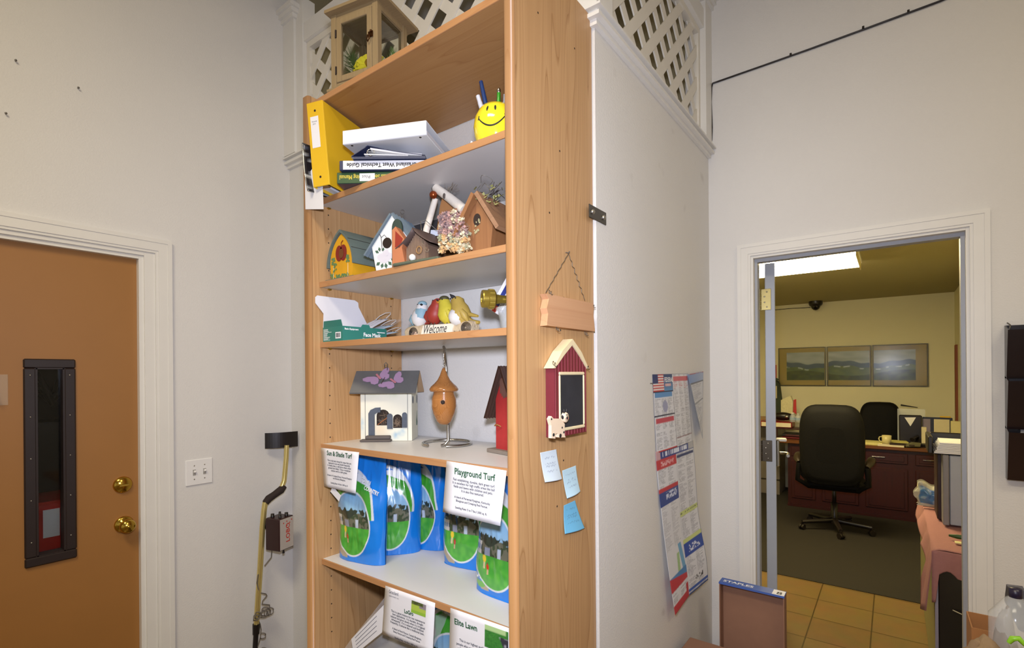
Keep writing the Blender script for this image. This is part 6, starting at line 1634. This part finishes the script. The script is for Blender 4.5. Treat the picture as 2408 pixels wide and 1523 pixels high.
# chairs
M_LEA = mat('black_leather', '040303', .75, spec=.25, var=.2, bump=.2, bscale=90)
def chair(lab, x, y, rz, s=1.0, zt=1.235, simple=False):
    t = thing('office_chair', lab, 'chair', (x, y, .004), (0, 0, rz))
    # local: back rest towards -y (seen from behind), seat forward +y
    bz0, bz1, bw = .47*s, zt, .262*s
    mb = MB()
    def shell(u, v, y0, thick, sgn):
        a = u*2*PI; ca, sa = math.cos(a), math.sin(a); p = .42
        w = bw*(1.0-.10*max(0, -sa)); X = w*math.copysign(abs(ca)**p, ca); Zc = (bz0+bz1)/2; Z = Zc+(bz1-bz0)/2*math.copysign(abs(sa)**(.62 if sa > 0 else .35), sa)
        return X, Z
    n = 40; rings = []
    for (f, yy) in ((.45, -.076), (.80, -.070), (.96, -.050), (1.0, -.01), (.97, .035), (.85, .055), (0, .062)):
        rings.append([(shell(k/n, 0, 0, 0, 1)[0]*f, yy-.05*((shell(k/n, 0, 0, 0, 1)[1]-bz0)/(bz1-bz0)), (bz0+bz1)/2+(shell(k/n, 0, 0, 0, 1)[1]-(bz0+bz1)/2)*f) for k in range(n)])
    vs = [p for r in rings for p in r]; fs = []
    for i in range(len(rings)-1):
        for k in range(n): fs.append((i*n+k, i*n+(k+1) % n, (i+1)*n+(k+1) % n, (i+1)*n+k))
    fs += [tuple(range(n-1, -1, -1))]; mb.add(vs, fs, 0, True); mb.sm[-1] = False; mb.build('backrest', M_LEA, t)
    mb = MB(); mb.box(-.25*s, .25*s, .07, .53*s, .40*s, .50*s, b=.04); mb.build('seat', M_LEA, t)
    for e in (-1, 1):
        mb = MB(); mb.tube([(e*.27*s, .0, .665*s), (e*.29*s, .04, .70*s), (e*.30*s, .20, .705*s), (e*.295*s, .34, .69*s)], [.022, .034, .036, .028], 12); mb.build('armrest', mat('worn_arm_leather', '2c2216', .4), t)
        mb = MB(); mb.tube([(e*.27*s, .30, .66*s), (e*.28*s, .28, .5*s), (e*.2*s, .25, .42*s)], .018, 10); mb.tube([(e*.27*s, .0, .66*s), (e*.285*s, -.0, .5*s), (e*.2*s, .08, .43*s)], .022, 10); mb.build('arm_support', M_LEA, t)
    mb = MB(T(0, .22, 0)); mb.lathe([(.03, .10), (.03, .27), (.018, .27), (.018, .40*s)], 16); mb.build('gas_column', M_BLACK, t)
    mb = MB(T(0, .22, 0)); mb.lathe([(.045, .07), (.045, .11), (.03, .12)], 16)
    for k in range(5):
        a = math.radians(72*k-90+14); mb.tube([(.03*math.cos(a), .03*math.sin(a), .095), (.30*math.cos(a), .30*math.sin(a), .075)], [.028, .018], 8)
    mb.build('star_base', M_BLACK, t)
    for k in range(5):
        a = math.radians(72*k-90+14); cx_, cy__ = .30*math.cos(a), .22+.30*math.sin(a)
        mb = MB(T(cx_, cy__, .028) @ RZ(a+.6))
        for e in (-.013, .013): mb.lathe([(.026, -.009), (.028, 0), (.026, .009)], 14, M=T(0, e, 0) @ RX(PI/2))
        mb.box(-.012, .012, -.006, .006, 0, .045); mb.build('caster', M_BLACK, t)
    return t
chair('black high-backed leather office chair in front of the desk, seen from behind', -.462, 5.60, 0, 1.0)
chair('black leather office chair behind the desk, right of the nearer chair', -.12, 7.33, PI+.05, .80, 1.18)
# ---- things on the desk
D = .7605
def dk_(px, py, Y): return onY(px, py, Y)
def paperstack(lab, px0, px1, Y0, Y1, n, c='d9cf9c', z=D, rot=0., seed=1, name='paper_stack'):
    a, b = onY(px0, 1040, (Y0+Y1)/2).x, onY(px1, 1040, (Y0+Y1)/2).x
    mb = MB(); random.seed(seed); mt = mat('paper_'+c, c, .7, var=.04)
    for k in range(n):
        o = random.uniform(-.02, .02); mb.box(-(b-a)/2, (b-a)/2, -(Y1-Y0)/2, (Y1-Y0)/2, k*.0061, k*.0061+.006, M=RZ(rot+o))
    o = mb.build(name, mt); o.location = ((a+b)/2, (Y0+Y1)/2, z); o['label'] = lab; o['category'] = 'paper'; return o
paperstack('yellow papers on the desk right beside the near chair back', 2034, 2075, 6.62, 6.84, 4, 'd6cf86', seed=2)
paperstack('yellow legal pads behind the cream mug on the desk', 2085, 2135, 6.72, 6.95, 5, 'ded67c', seed=3, rot=.15)
paperstack('white loose papers under the cream mug on the desk', 2066, 2128, 6.56, 6.70, 3, 'd8ceb0', seed=4, rot=-.1)
paperstack('dark folder under papers at the middle of the desk', 2092, 2150, 6.565, 6.68, 2, '2c1c14', z=D+.0185, seed=6, name='folder')
m = onY(2085, 1030, 6.67)
t = thing('coffee_mug', 'cream coffee mug standing on papers on the office desk', 'mug', (m.x, 6.67, D+.0195))
MB().lathe([(.030, 0), (.040, .002), (.042, .085), (.039, .085), (.037, .006), (.0001, .006)], 24).build('mug_body', mat('cream_ceramic', 'cfc48c', .3), t)
MB().tube([(-.040, 0, .07), (-.062, 0, .065), (-.068, 0, .045), (-.060, 0, .022), (-.040, 0, .018)], .005, 8).build('handle', mat('cream_ceramic', 'cfc48c', .3), t)
m = onY(2146, 1042, 6.62)
t = thing('desk_stapler', 'black and grey stapler lying on the desk edge right of the mug', 'stapler', (m.x, 6.60, D), (0, 0, .5))
mb = MB(); mb.box(-.07, .07, -.018, .018, 0, .012, b=.004); mb.build('stapler_base', M_BLACK, t); mb = MB(); mb.prism([(-.07, .013), (.06, .013), (.07, .05), (.0, .055), (-.06, .03)], -.016, .016); mb.build('stapler_arm', mat('grey_stapler', '6d6a4e', .4), t)
m = onY(2165, 1025, 6.75)
t = thing('desk_phone', 'dark desk telephone among the papers on the right of the desk', 'telephone', (m.x, 6.78, D), (0, 0, -.3))
MB().prism([(-.09, 0), (.09, 0), (.09, .07), (-.09, .03)], -.08, .08, axis='X').build('phone_body', M_BLACK, t)
MB().tube([(-.05, -.08, .07), (-.05, -.05, .078), (-.05, .05, .088), (-.05, .08, .085)], [.02, .013, .013, .02], 10).build('handset', M_BLACK, t)
# black triangle sign, monitors and racks standing at the back of the desk
def slab(name, lab, cat, px0, px1, y0, y1, Y, th, m, zb=None, rz=0):
    a, b = onY(px0, y0, Y), onY(px1, y0, Y); zt_ = a.z; zb_ = zb if zb is not None else onY(px0, y1, Y).z
    o = MB(T(a.x, Y, 0) @ RZ(rz)).box(0, b.x-a.x, 0, th, zb_, zt_, b=.004).build(name, m); return single(o, lab, cat), a.x, b.x, zt_, zb_
t = thing('desk_organiser', 'black desk organiser with a white downward triangle, back right of the desk', 'organiser', (.1, 6.95, D))
a, b = onY(2114, 975, 6.93), onY(2168, 975, 6.93); zb_ = D
MB().box(a.x, b.x, 6.93, 6.99, zb_, a.z, b=.008).build('organiser_body', M_BLACK, t, True)
mb = MB(); P = [onY(*q, 6.929) for q in ((2127, 981), (2154, 981), (2141, 1002))]; mb.add([tuple(p) for p in P]+[tuple(p+Vector((0, .0008, 0))) for p in P], [(2, 1, 0), (3, 4, 5), (0, 1, 4, 3), (1, 2, 5, 4), (2, 0, 3, 5)]); mb.build('white_triangle', M_PAPER, t, True)
slab('picture_stand', 'navy framed cards standing beside the triangle organiser', 'card holder', 2169, 2240, 980, 0, 6.97, .02, mat('navy_board', '1c2440', .5), zb=D)
a = onY(2169, 985, 6.965)
slab('standing_card', 'grey card in the navy holder, next to the triangle organiser', 'card', 2170, 2188, 984, 1010, 6.965, .003, mat('grey_card', '7d7488', .6), zb=D+.10)
slab('standing_card', 'cream printed card in the navy holder at the right', 'card', 2196, 2233, 985, 1006, 6.965, .003, mat('cream_card', 'c9bf9c', .6), zb=D+.10)
slab('paper_cup', 'cream cup on the right end of the desk', 'cup', 2236, 2262, 990, 0, 6.90, .07, mat('cream_ceramic', 'cfc48c', .3), zb=D)
slab('plastic_box', 'clear plastic box behind the triangle organiser', 'box', 2110, 2176, 960, 0, 7.0, .012, M_FILM, zb=D)
slab('yellow_folder', 'yellow folder edge sticking up behind the navy card holder', 'folder', 2210, 2236, 978, 0, 7.0, .01, mat('yellow_vinyl', 'dfb321', .38), zb=D)
a = onY(2118, 952, 6.99); b = onY(2158, 958, 6.99)
single(MB().tube([a, a.lerp(b, .4), b], [.010, .007, .004], 8).build('marker_pen', M_BLACK), 'black pen lying on top of the clear box at the back of the desk', 'pen')
bz = onY(2118, 952, 6.99).z
slab('white_bottle', 'white square bottle on the desk beside the black tray', 'bottle', 2167, 2179, 1004, 0, 6.72, .05, mat('cream_card', 'c9bf9c', .6), zb=D)
slab('wood_post', 'brown wooden door frame post at the far right of the office', 'post', 2246, 2254, 810, 0, 7.3, .10, mat('red_brown_wood', '7a3a14', .5), zb=.004)
# left part: second table with binders, bottles and a coat
t = thing('side_table', 'grey side cabinet left of the office desk', 'cabinet', (-1.45, 7.3, 0))
MB().box(-2.0, -1.14, 7.08, 7.5, .0045, .93, b=.004).build('cabinet_body', mat('grey_cabinet', '6f6864', .5), t, True)
MB().box(-2.02, -1.13, 7.06, 7.52, .9305, .95, b=.004).build('cabinet_top', M_OAKX, t, True)
MB().box(-1.6, -1.135, 7.055, 7.08, .2, .85, b=.003).build('cabinet_door', mat('grey_cabinet', '6f6864', .5), t, True)
def lyb(lab, px0, px1, pyt, pyb, Y, c, c2, name='ring_binder'):
    a, b = onY(px0, pyt, Y), onY(px1, pyb, Y); 
    t = thing(name, lab, 'binder', (a.x, Y, b.z)); MB().box(a.x, b.x, Y, Y+.24, b.z, a.z, b=.006).build('cover', mat('v'+c, c, .4), t, True)
    MB().box(a.x+.03, b.x-.0, Y-.0012, Y-.0003, b.z+.008, a.z-.008).build('spine_card', mat('v'+c2, c2, .6), t, True); return t
T2 = .95
def stackb(lab, x0, x1, y, z, h, c, c2):
    t = thing('ring_binder', lab, 'binder', (x0, y, z)); MB().box(x0, x1, y, y+.24, z+.0004, z+h, b=.006).build('cover', mat('v'+c, c, .4), t, True)
    MB().box(x0+.04, x1-.01, y-.0012, y-.0002, z+.008, z+h-.008).build('spine_card', mat('v'+c2, c2, .6), t, True)
stackb('white and dark red binder lying on the grey side cabinet', -1.33, -.96, 6.80, .878, .066, '7d1414', 'd8d0b4')
t = thing('binder_stand', 'small wooden riser on the left end of the office desk', 'stand', (-1.1, 6.85, D)); 
mb = MB(); mb.box(-1.14, -.78, 6.76, 7.0, .865, .8775, b=.002); mb.box(-1.12, -1.108, 6.77, 6.99, D, .8648); mb.box(-.81, -.798, 6.77, 6.99, D, .8648); mb.build('riser', M_CHERRY, t, True)
stackb('thin dark red binder on the desk under the riser', -1.05, -.83, 6.70, D, .028, '5c1414', '5c1414'); stackb('black binder with chrome corner on the desk under the riser', -1.05, -.84, 6.69, D+.029, .03, '1c1a1a', '4a1616')
for k, px in enumerate((1864, 1877)):
    c = onY(px, 990, 6.9); t = thing('water_bottle', ['clear water bottle with blue label, left of the pair behind the chair', 'clear water bottle with blue label, right of the pair behind the chair'][k], 'bottle', (c.x, 6.9, .9445), group=None)
    h = onY(px, 970+k*2, 6.9).z-.9445; MB().lathe([(.030, 0), (.032, .01), (.032, h*.62), (.014, h*.86), (.012, h*.92)], 20).build('bottle_body', M_FILM, t); MB().lathe([(.0335, h*.22), (.0335, h*.5)], 20).build('bottle_label', mat('label_blue', '8fa4b8', .5), t); MB().lathe([(.014, h*.921), (.014, h)], 14).build('bottle_cap', M_WHITE, t)
c = onY(1840, 978, 6.95)
t = thing('radio', 'rounded black radio with chrome dial on the left of the desk riser', 'radio', (c.x, 6.95, .945)); MB(T(c.x, 6.98, 1.002)).ball((0, 0, 0), .12, .05, .050).build('radio_body', M_BLACK, t, True)
MB(T(c.x+.05, 6.935, 1.0) @ RX(PI/2)).lathe([(.022, 0), (.02, .012), (.0001, .014)], 20).build('radio_dial', M_STEEL, t, True)
# coat and hanging things at far left
t = thing('hanging_coat', 'dark green coat hanging on the office wall left of the picture', 'coat', (-1.30, 7.5, 1.05))
cc = [onY(*q, 7.5) for q in ((1808, 895), (1824, 892), (1832, 902), (1836, 935), (1838, 972), (1820, 975), (1808, 975))]
mb = MB(); n_ = len(cc); mb.add([(p.x, 7.47+.02*(k % 2), p.z) for k, p in enumerate(cc)]+[(p.x, 7.60, p.z) for p in cc], [tuple(range(n_-1, -1, -1)), tuple(range(n_, 2*n_))]+[(i, (i+1) % n_, n_+(i+1) % n_, n_+i) for i in range(n_)])
mb.build('coat_body', mat('green_coat_cloth', '3c4638', .9, var=.15), t, True)
MB().ball((cc[1].x-.02, 7.48, cc[1].z), .06, .03, .025).build('coat_collar', mat('green_coat_cloth', '3c4638', .9), t, True)
def plate(name, lab, cat, q0, q1, Y, m, th=.004):
    a, b = onY(*q0, Y), onY(*q1, Y); return single(MB().box(a.x, b.x, Y, Y+th, b.z, a.z).build(name, m), lab, cat)
plate('hanging_flag', 'red cloth hanging on the office wall above the green coat', 'cloth', (1806, 858), (1826, 892), 7.60, M_RED, .01)
plate('wall_calendar', 'small cream wall calendar with orange foot hanging on the green coat', 'calendar', (1812, 907), (1827, 936), 7.44, mat('cream_card', 'c9bf9c', .6))
t = thing('gift_bag', 'clear plastic wrapped bag with red corner beside the black chair top', 'bag', (-1.0, 7.3, .95))
P = [onY(*q, 7.2) for q in ((1838, 940), (1860, 930), (1866, 945), (1864, 968), (1838, 968))]; P[3].z = P[4].z = .9505; mb = MB(); n_ = 5
mb.add([(p.x, 7.15, p.z) for p in P]+[(p.x, 7.25, p.z) for p in P], [(4, 3, 2, 1, 0), (5, 6, 7, 8, 9)]+[(i, (i+1) % 5, 5+(i+1) % 5, 5+i) for i in range(5)]); mb.build('wrapping', mat('crinkled_film', 'cfc8a0', .2, var=.25, scale=40), t, True)
P = [onY(*q, 7.145) for q in ((1866, 940), (1872, 938), (1873, 974), (1865, 968))]; mb = MB(); mb.add([tuple(p) for p in P]+[(p.x, 7.16, p.z) for p in P], [(3, 2, 1, 0), (4, 5, 6, 7), (0, 1, 5, 4), (1, 2, 6, 5), (2, 3, 7, 6), (3, 0, 4, 7)]); mb.build('red_corner', M_RED, t, True)
# ---- right side: filing cabinet with pink cloth, binders, bag
CXf = .150
t = thing('filing_cabinet', 'black fronted olive filing cabinet inside the office doorway at right', 'cabinet', (.36, 3.7, 0))
MB().box(CXf, XOR-.004, 3.05, 4.60, .0045, .705, b=.006).build('cabinet_body', mat('olive_cabinet', '7d7850', .5, var=.05), t, True)
MB().box(CXf+.012, XOR-.01, 3.035, 3.0495, .06, .69, b=.004).build('drawer_front', M_BLACK, t, True)
MB().box(CXf+.0, CXf+.0115, 3.036, 3.0495, .02, .70).build('cabinet_edge', mat('lavender_grey', '8d889a', .5), t, True)
MB().tube([(CXf+.06, 3.022, .46), (CXf+.12, 3.018, .44), (CXf+.2, 3.018, .43)], .004, 6).build('drawer_pull', M_STEEL, t, True)
# pink cloth: follows the top, hangs over the left edge and the front with a ragged hem
mb = MB()
def hem(t_): return .5+.5*math.sin(t_*11)*math.sin(t_*4.7+1)
def PC(u, v):
    # u along depth (front to back), v across: 0 left hem, .35 edge, 1 right
    y = 3.03+u*1.35; zt_ = .717+.006*nz(u*6, v*4)+.09*(1-u)*0
    if v < .35:
        f = (.35-v)/.35; drop = (.05+.10*hem(u*1.3)+(.14 if u < .10 else 0)+.05*max(0, 1-u*4)); 
        return (CXf-.004-.018*f-.008*math.sin(u*25)*f-.02*hem(u*2)*f, y, zt_-drop*f)
    f = (v-.35)/.65; return (CXf-.004+f*(XOR-.012-CXf), y, zt_+.005*nz(u*9, f*5))
mb.grid(PC, 60, 26)
def PCf(u, v):      # front hang
    x = CXf-.012+u*(XOR-.02-CXf); top = PC(0, .35+.65*u)[2]+.001; hang = .13+.07*u-.05*math.exp(-((u-.15)/.1)**2)+(.12 if u < .04 else 0)
    return (x, 3.028-.012*math.sin(v*1.5)-.010*math.sin(u*17)*(1-v), top-hang*(1-v))
mb.grid(PCf, 30, 14)
o = mb.build('pink_cloth', mat('pink_cloth', '9c6c6a', .95, var=.08, scale=50, bump=.3, bscale=300)); md = o.modifiers.new('th', 'SOLIDIFY'); md.thickness = .002
single(o, 'ragged pink cloth draped over the filing cabinet inside the office', 'cloth')
Zc = .728
t = thing('lever_file', 'tall white lever arch file standing on the pink cloth', 'binder', (.28, 3.5, Zc))
def fl_(px0, px1, Y, h0, h1, m, name, lab, dep=.24):
    a, b = onY(px0, 1100, Y).x, onY(px1, 1100, Y).x; return MB().box(a, b, Y, Y+dep, h0, h1, b=.004).build(name, m, None)
o = fl_(2233, 2275, 3.52, Zc, 1.095, mat('blue_grey_vinyl', 'a3a8b4', .5), 'lever_file', ''); bpy.data.objects.remove(t)
single(o, 'tall pale grey lever arch file nearest the door jamb, standing on the pink cloth', 'binder')
o = fl_(2217, 2232, 3.50, Zc, 1.098, mat('mid_grey_vinyl', '7f7c80', .5), 'lever_file', ''); single(o, 'darker grey lever arch file left of the pale one on the pink cloth', 'binder')
o = fl_(2203, 2215, 3.62, Zc, 1.09, mat('dark_red_brown', '2c0f0a', .5), 'lever_file', ''); single(o, 'dark maroon file leftmost of the row on the pink cloth', 'binder')
t = thing('letter_tray', 'black letter tray on top of the files, holding white papers', 'tray', (.35, 3.6, 1.10))
a = onY(2180, 1055, 3.62).x
mb = MB(); mb.box(a+.02, XOR-.06, 3.52, 3.80, 1.099, 1.104); mb.box(a+.0, a+.0199, 3.52, 3.80, 1.099, 1.19, b=.004); mb.box(a+.02, XOR-.06, 3.78, 3.80, 1.1045, 1.19, b=.004); mb.build('tray_body', M_BLACK, t, True)
mb = MB(); random.seed(44)
for k in range(7): mb.box(a+.025+.004*k, XOR-.07, 3.50+.002*k, 3.77, 1.105+k*.0081, 1.112+k*.0081, M=T(.3, 3.6, 0) @ RZ(random.uniform(-.03, .03)) @ T(-.3, -3.6, 0))
single(mb.build('paper_stack', M_PAPER), 'thick stack of white papers in the black tray above the files', 'paper')
c = onY(2185, 1125, 3.9)
t = thing('snack_bag', 'crumpled blue and cream plastic bag behind the grey files on the pink cloth', 'bag', (c.x, 3.95, Zc))
def PB(u, v):
    x = c.x-.062+.15*u; z = Zc+.002+.135*v*(1+.10*math.sin(u*9))
    return (x+.012*nz(v*4, 2)+(.012*math.sin(v*9) if u < .05 else 0), 3.93-.030*math.sin(PI*u)*math.sin(PI*v)+.010*nz(u*6, v*6), z)
def FB_(u, v): 
    if v > .82 or v < .12 or u < .12: return hx('c8c4ae')
    if .72 < u < .80: return hx('c07a34')
    return hx('4f80b0') if nz(u*5, v*5) > -.25 else hx('8fa9bd')
painted('bag_front', FB_, PB, 40, 40, t, M_PRINTG); mb = MB(); mb.grid(lambda u, v: (PB(1-u, v)[0], 3.99+.028*math.sin(PI*u)*math.sin(PI*v), PB(1-u, v)[2]), 20, 20); mb.build('bag_back', mat('crinkled_film', 'cfc8a0', .2), t, True)
c = onY(2245, 1214, 3.30)
single(MB(T(.245, 3.25, Zc)).tube([(-.03, 0, .012), (.0, -.01, .013), (.06, -.01, .013), (.10, 0, .012)], [.006, .011, .011, .006], 12).build('green_marker', mat('dark_green_plastic', '2c4a18', .4)), 'dark green marker lying on the pink cloth in front of the files', 'marker')
single(MB(T(.26, 3.17, Zc)).box(-.03, .08, -.015, .015, 0, .006, b=.002).build('yellow_note_pad', mat('pale_yellow_pad', 'd8cf94', .6)), 'pale yellow strip of notes on the pink cloth edge', 'note pad')
# ================================================================ FRONT RIGHT: carton lid, boxes and bag
M_KRAFT = mat('kraft_board', '8c6650', .8, var=.06, scale=30)
M_BLUEC = mat('blue_carton_print', '3f5da6', .5, var=.04)
# carton lid standing on end against the wall: open side to the camera
fx, fy, fz = -.612, 2.32, .20
t = thing('carton_lid', 'upturned cardboard paper carton lid with blue STAPLES edge standing in front of the doorway', 'box lid', (-.48, 2.38, 0))
q = [onY(1691, 1368, 2.30), onY(1844, 1398, 2.30)]
x0, x1, zt_, zb_ = q[0].x, q[1].x, q[0].z, .205
dp_ = .05
mb = MB(); w2 = .004
mb.box(x0, x1, 2.30+dp_, 2.30+dp_+w2, zb_, zt_); mb.box(x0, x0+w2, 2.30, 2.30+dp_, zb_, zt_); mb.box(x1-w2, x1, 2.30, 2.30+dp_, zb_, zt_); mb.box(x0+w2, x1-w2, 2.30, 2.30+dp_, zb_, zb_+w2)
mb.box(x0+w2, x1-w2, 2.30, 2.30+dp_, zt_-w2, zt_-.0005)
mb.build('lid_board', M_KRAFT, t, True)
# blue outer rim on the top side (seen from above-front)
rim = MB(); rim.box(x0-.001, x1+.001, 2.2985, 2.30+dp_+w2+.001, zt_, zt_+.0022, b=.0005); rim.box(x0-.001, x1+.001, 2.2972, 2.2984, zt_-.006, zt_+.0022)
rim.build('blue_rim', M_BLUEC, t, True)
# the lid's top panel leans back: a printed strip
mb = MB(); xs = x0+(x1-x0)*.82; mb.box(xs, x1-.001, 2.2990, 2.30+dp_, zt_+.0024, zt_+.0028); mb.build('white_label', M_PAPER, t, True)
MB(T(x0+.012, 2.302, zt_+.0027) @ Matrix.Identity(4)).text('STAPLES', .030, T(0, .012, 0), sx=1.1, bold=.0008).build('brand_lettering', M_WHINK, t, True)
MB(T(xs+.014, 2.306, zt_+.0031)).text('8', .040, Matrix.Identity(4), sx=1.1, bold=.0008).build('number_lettering', M_INK, t, True)
# the box the lid stands on and a brown box at the very bottom edge
t = thing('cardboard_box', 'closed brown cardboard box on the floor carrying the STAPLES lid', 'box', (-.5, 2.4, 0))
MB().box(-.70, -.30, 2.26, 2.54, .0005, .2045, b=.002).build('box_body', M_KRAFT, t, True)
MB().box(-.70, -.30, 2.38, 2.41, .2046, .2049).build('tape', mat('brown_tape', 'a07850', .3), t, True)
c = onY(1672, 1512, 2.0)
t = thing('cardboard_box', 'brown cardboard box corner just showing at the bottom edge beside the partition', 'box', (-.62, 1.98, 0))
MB().box(-.70, -.37, 1.9, 2.18, .0005, .415, b=.004).build('box_body', M_KRAFT, t, True)
# right hand corner: counter with bag, box, bottles
t = thing('side_counter', 'low counter at the lower right carrying bags and bottles', 'counter', (.6, 1.5, 0))
MB().box(.13, 1.6, 1.2, 2.1, .58, .62, b=.004).build('counter_top', M_OAKX, t, True)
MB().box(.18, 1.55, 1.3, 2.05, .0005, .5795).build('counter_body', M_OAKZ, t, True)
Zk = .6205
a = onY(2277, 1462, 1.75); b = onY(2345, 1500, 1.75)
t = thing('open_carton', 'open orange brown cardboard carton behind the beige cloth bag', 'box', (a.x+.08, 1.83, Zk))
x0, x1, y0, y1, h_ = .168, .245, 1.86, 1.98, .838
mb = MB(); mb.box(x0, x1, y0, y0+.003, Zk, h_); mb.box(x0, x1, y1-.003, y1, Zk, h_); mb.box(x0, x0+.003, y0+.003, y1-.003, Zk, h_); mb.box(x1-.003, x1, y0+.003, y1-.003, Zk, h_); mb.box(x0+.003, x1-.003, y0+.003, y1-.003, Zk, Zk+.003)
mb.build('carton_body', mat('orange_kraft', '9c6a3c', .8, var=.08), t, True)
def soft(name, lab, cat, c, r, m, seed=0, sq=1.):
    mb = MB(); n_, m_ = 26, 16; vs = []
    for j in range(m_+1):
        a = -PI/2+PI*j/m_
        for k in range(n_):
            b_ = 2*PI*k/n_; d_ = Vector((math.cos(a)*math.cos(b_), math.cos(a)*math.sin(b_), math.sin(a))); f = 1+.22*noise.noise(d_*1.7+Vector((seed, 0, 0)))+.10*abs(noise.noise(d_*4+Vector((0, seed, 0))))
            vs.append((c[0]+d_.x*r[0]*f, c[1]+d_.y*r[1]*f, max(c[2]+d_.z*r[2]*f, Zk+.0005)))
    mb.add(vs, [(j*n_+k, j*n_+(k+1) % n_, (j+1)*n_+(k+1) % n_, (j+1)*n_+k) for j in range(m_) for k in range(n_)], 0, True)
    return single(mb.build(name, m), lab, cat)
c = onY(2285, 1545, 1.45)
soft('canvas_bag', 'crumpled beige canvas bag at the bottom right corner of the photo', 'bag', (.160, 1.60, .755), (.062, .080, .150), mat('beige_canvas', '8c7458', .9, var=.12, bump=.4, bscale=120), 3)
c = onY(2380, 1512, 1.45)
soft('blue_cloth', 'dark blue cloth beside the beige bag in the lower right corner', 'cloth', (.236, 1.60, .74), (.038, .060, .160), mat('deep_blue_cloth', '1c1c66', .8, var=.2), 7)
c = onY(2390, 1506, 1.53); 
t = thing('green_clip', 'bright lime green plastic clip lying on the blue cloth', 'clip', (c.x, 1.53, c.z-.01))
MB().tube([(c.x-.012, 1.53, c.z-.008), (c.x-.006, 1.53, c.z+.003), (c.x+.004, 1.53, c.z+.006), (c.x+.014, 1.53, c.z-.006)], [.004, .006, .006, .004], 10).build('clip_body', mat('lime_plastic', '86c428', .35), t, True)
# clear sprayer jugs
c = onY(2370, 1450, 1.75)
t = thing('spray_bottle', 'clear cloudy plastic bottle with purple black cap at the right photo edge', 'bottle', (c.x, 1.76, Zk))
zc_ = onY(2388, 1395, 1.74).z
MB(T(onY(2388, 1395, 1.74).x, 1.74, 0)).lathe([(.045, Zk), (.05, Zk+.01), (.05, zc_-.06), (.02, zc_-.015), (.011, zc_-.008)], 26).build('bottle_body', M_FILM, t, True)
MB(T(onY(2388, 1395, 1.74).x, 1.74, 0)).lathe([(.011, zc_-.010), (.0125, zc_-.009), (.0125, zc_+.013), (.0001, zc_+.013)], 18).build('bottle_cap', mat('purple_black_cap', '1c1430', .35), t, True)
t = thing('plastic_tray', 'grey plastic wedge shaped holder behind the clear bottle', 'holder', (c.x, 1.85, Zk))
P = [onY(*q, 1.80) for q in ((2373, 1385), (2412, 1390), (2430, 1500), (2395, 1480), (2368, 1425))]; mb = MB(); n_ = 5
mb.add([(p.x, 1.80, max(p.z, Zk)) for p in P]+[(p.x, 1.84, max(p.z, Zk)) for p in P], [(4, 3, 2, 1, 0), (5, 6, 7, 8, 9)]+[(i, (i+1) % 5, 5+(i+1) % 5, 5+i) for i in range(5)]); mb.build('holder_body', mat('grey_translucent', '55545e', .3, var=.1), t, True)
c = onY(2352, 1455, 1.70)
soft('clear_bag', 'milky clear plastic bag standing left of the bottles by the wall', 'bag', (c.x+.010, 1.72, .79), (.026, .03, .16), mat('milky_film', 'a9a4a0', .3, alpha=.75), 11)
# ================================================================ groups of repeats
GR = {'birdhouse': 'birdhouses on the bookcase shelves', 'seed_bag': 'blue seed bags on the lower shelves', 'shelf_sign': 'white price cards taped to the shelf edges',
      'sticky_note': 'blue sticky notes on the bookcase side', 'file_pocket': 'black wall file pockets', 'pen': 'pens in the smiley mug', 'office_chair': 'black office chairs',
      'face_mask': 'face masks in the teal carton', 'hose_fitting': 'brass hose fittings', 'wall_screw': 'screws left in the walls', 'cable_clip': 'clips holding the wall cable',
      'labor_law_poster': 'labor notice posters', 'water_bottle': 'water bottles in the office', 'fir_sprig': 'fir sprigs in the display case', 'lattice_panel': 'lattice panels above the partition',
      'lever_file': 'files standing on the pink cloth', 'white_binder': 'white binders on the second shelf', 'cardboard_box': 'brown cardboard boxes', 'ring_binder': 'binders on the left of the office desk',
      'standing_card': 'cards in the navy holder', 'paper_stack': 'papers on the office desk'}
for o in list(COL.objects):
    b = o.name.split('.')[0]
    if o.parent is None and 'category' in o and 'group' not in o and b in GR: o['group'] = GR[b]
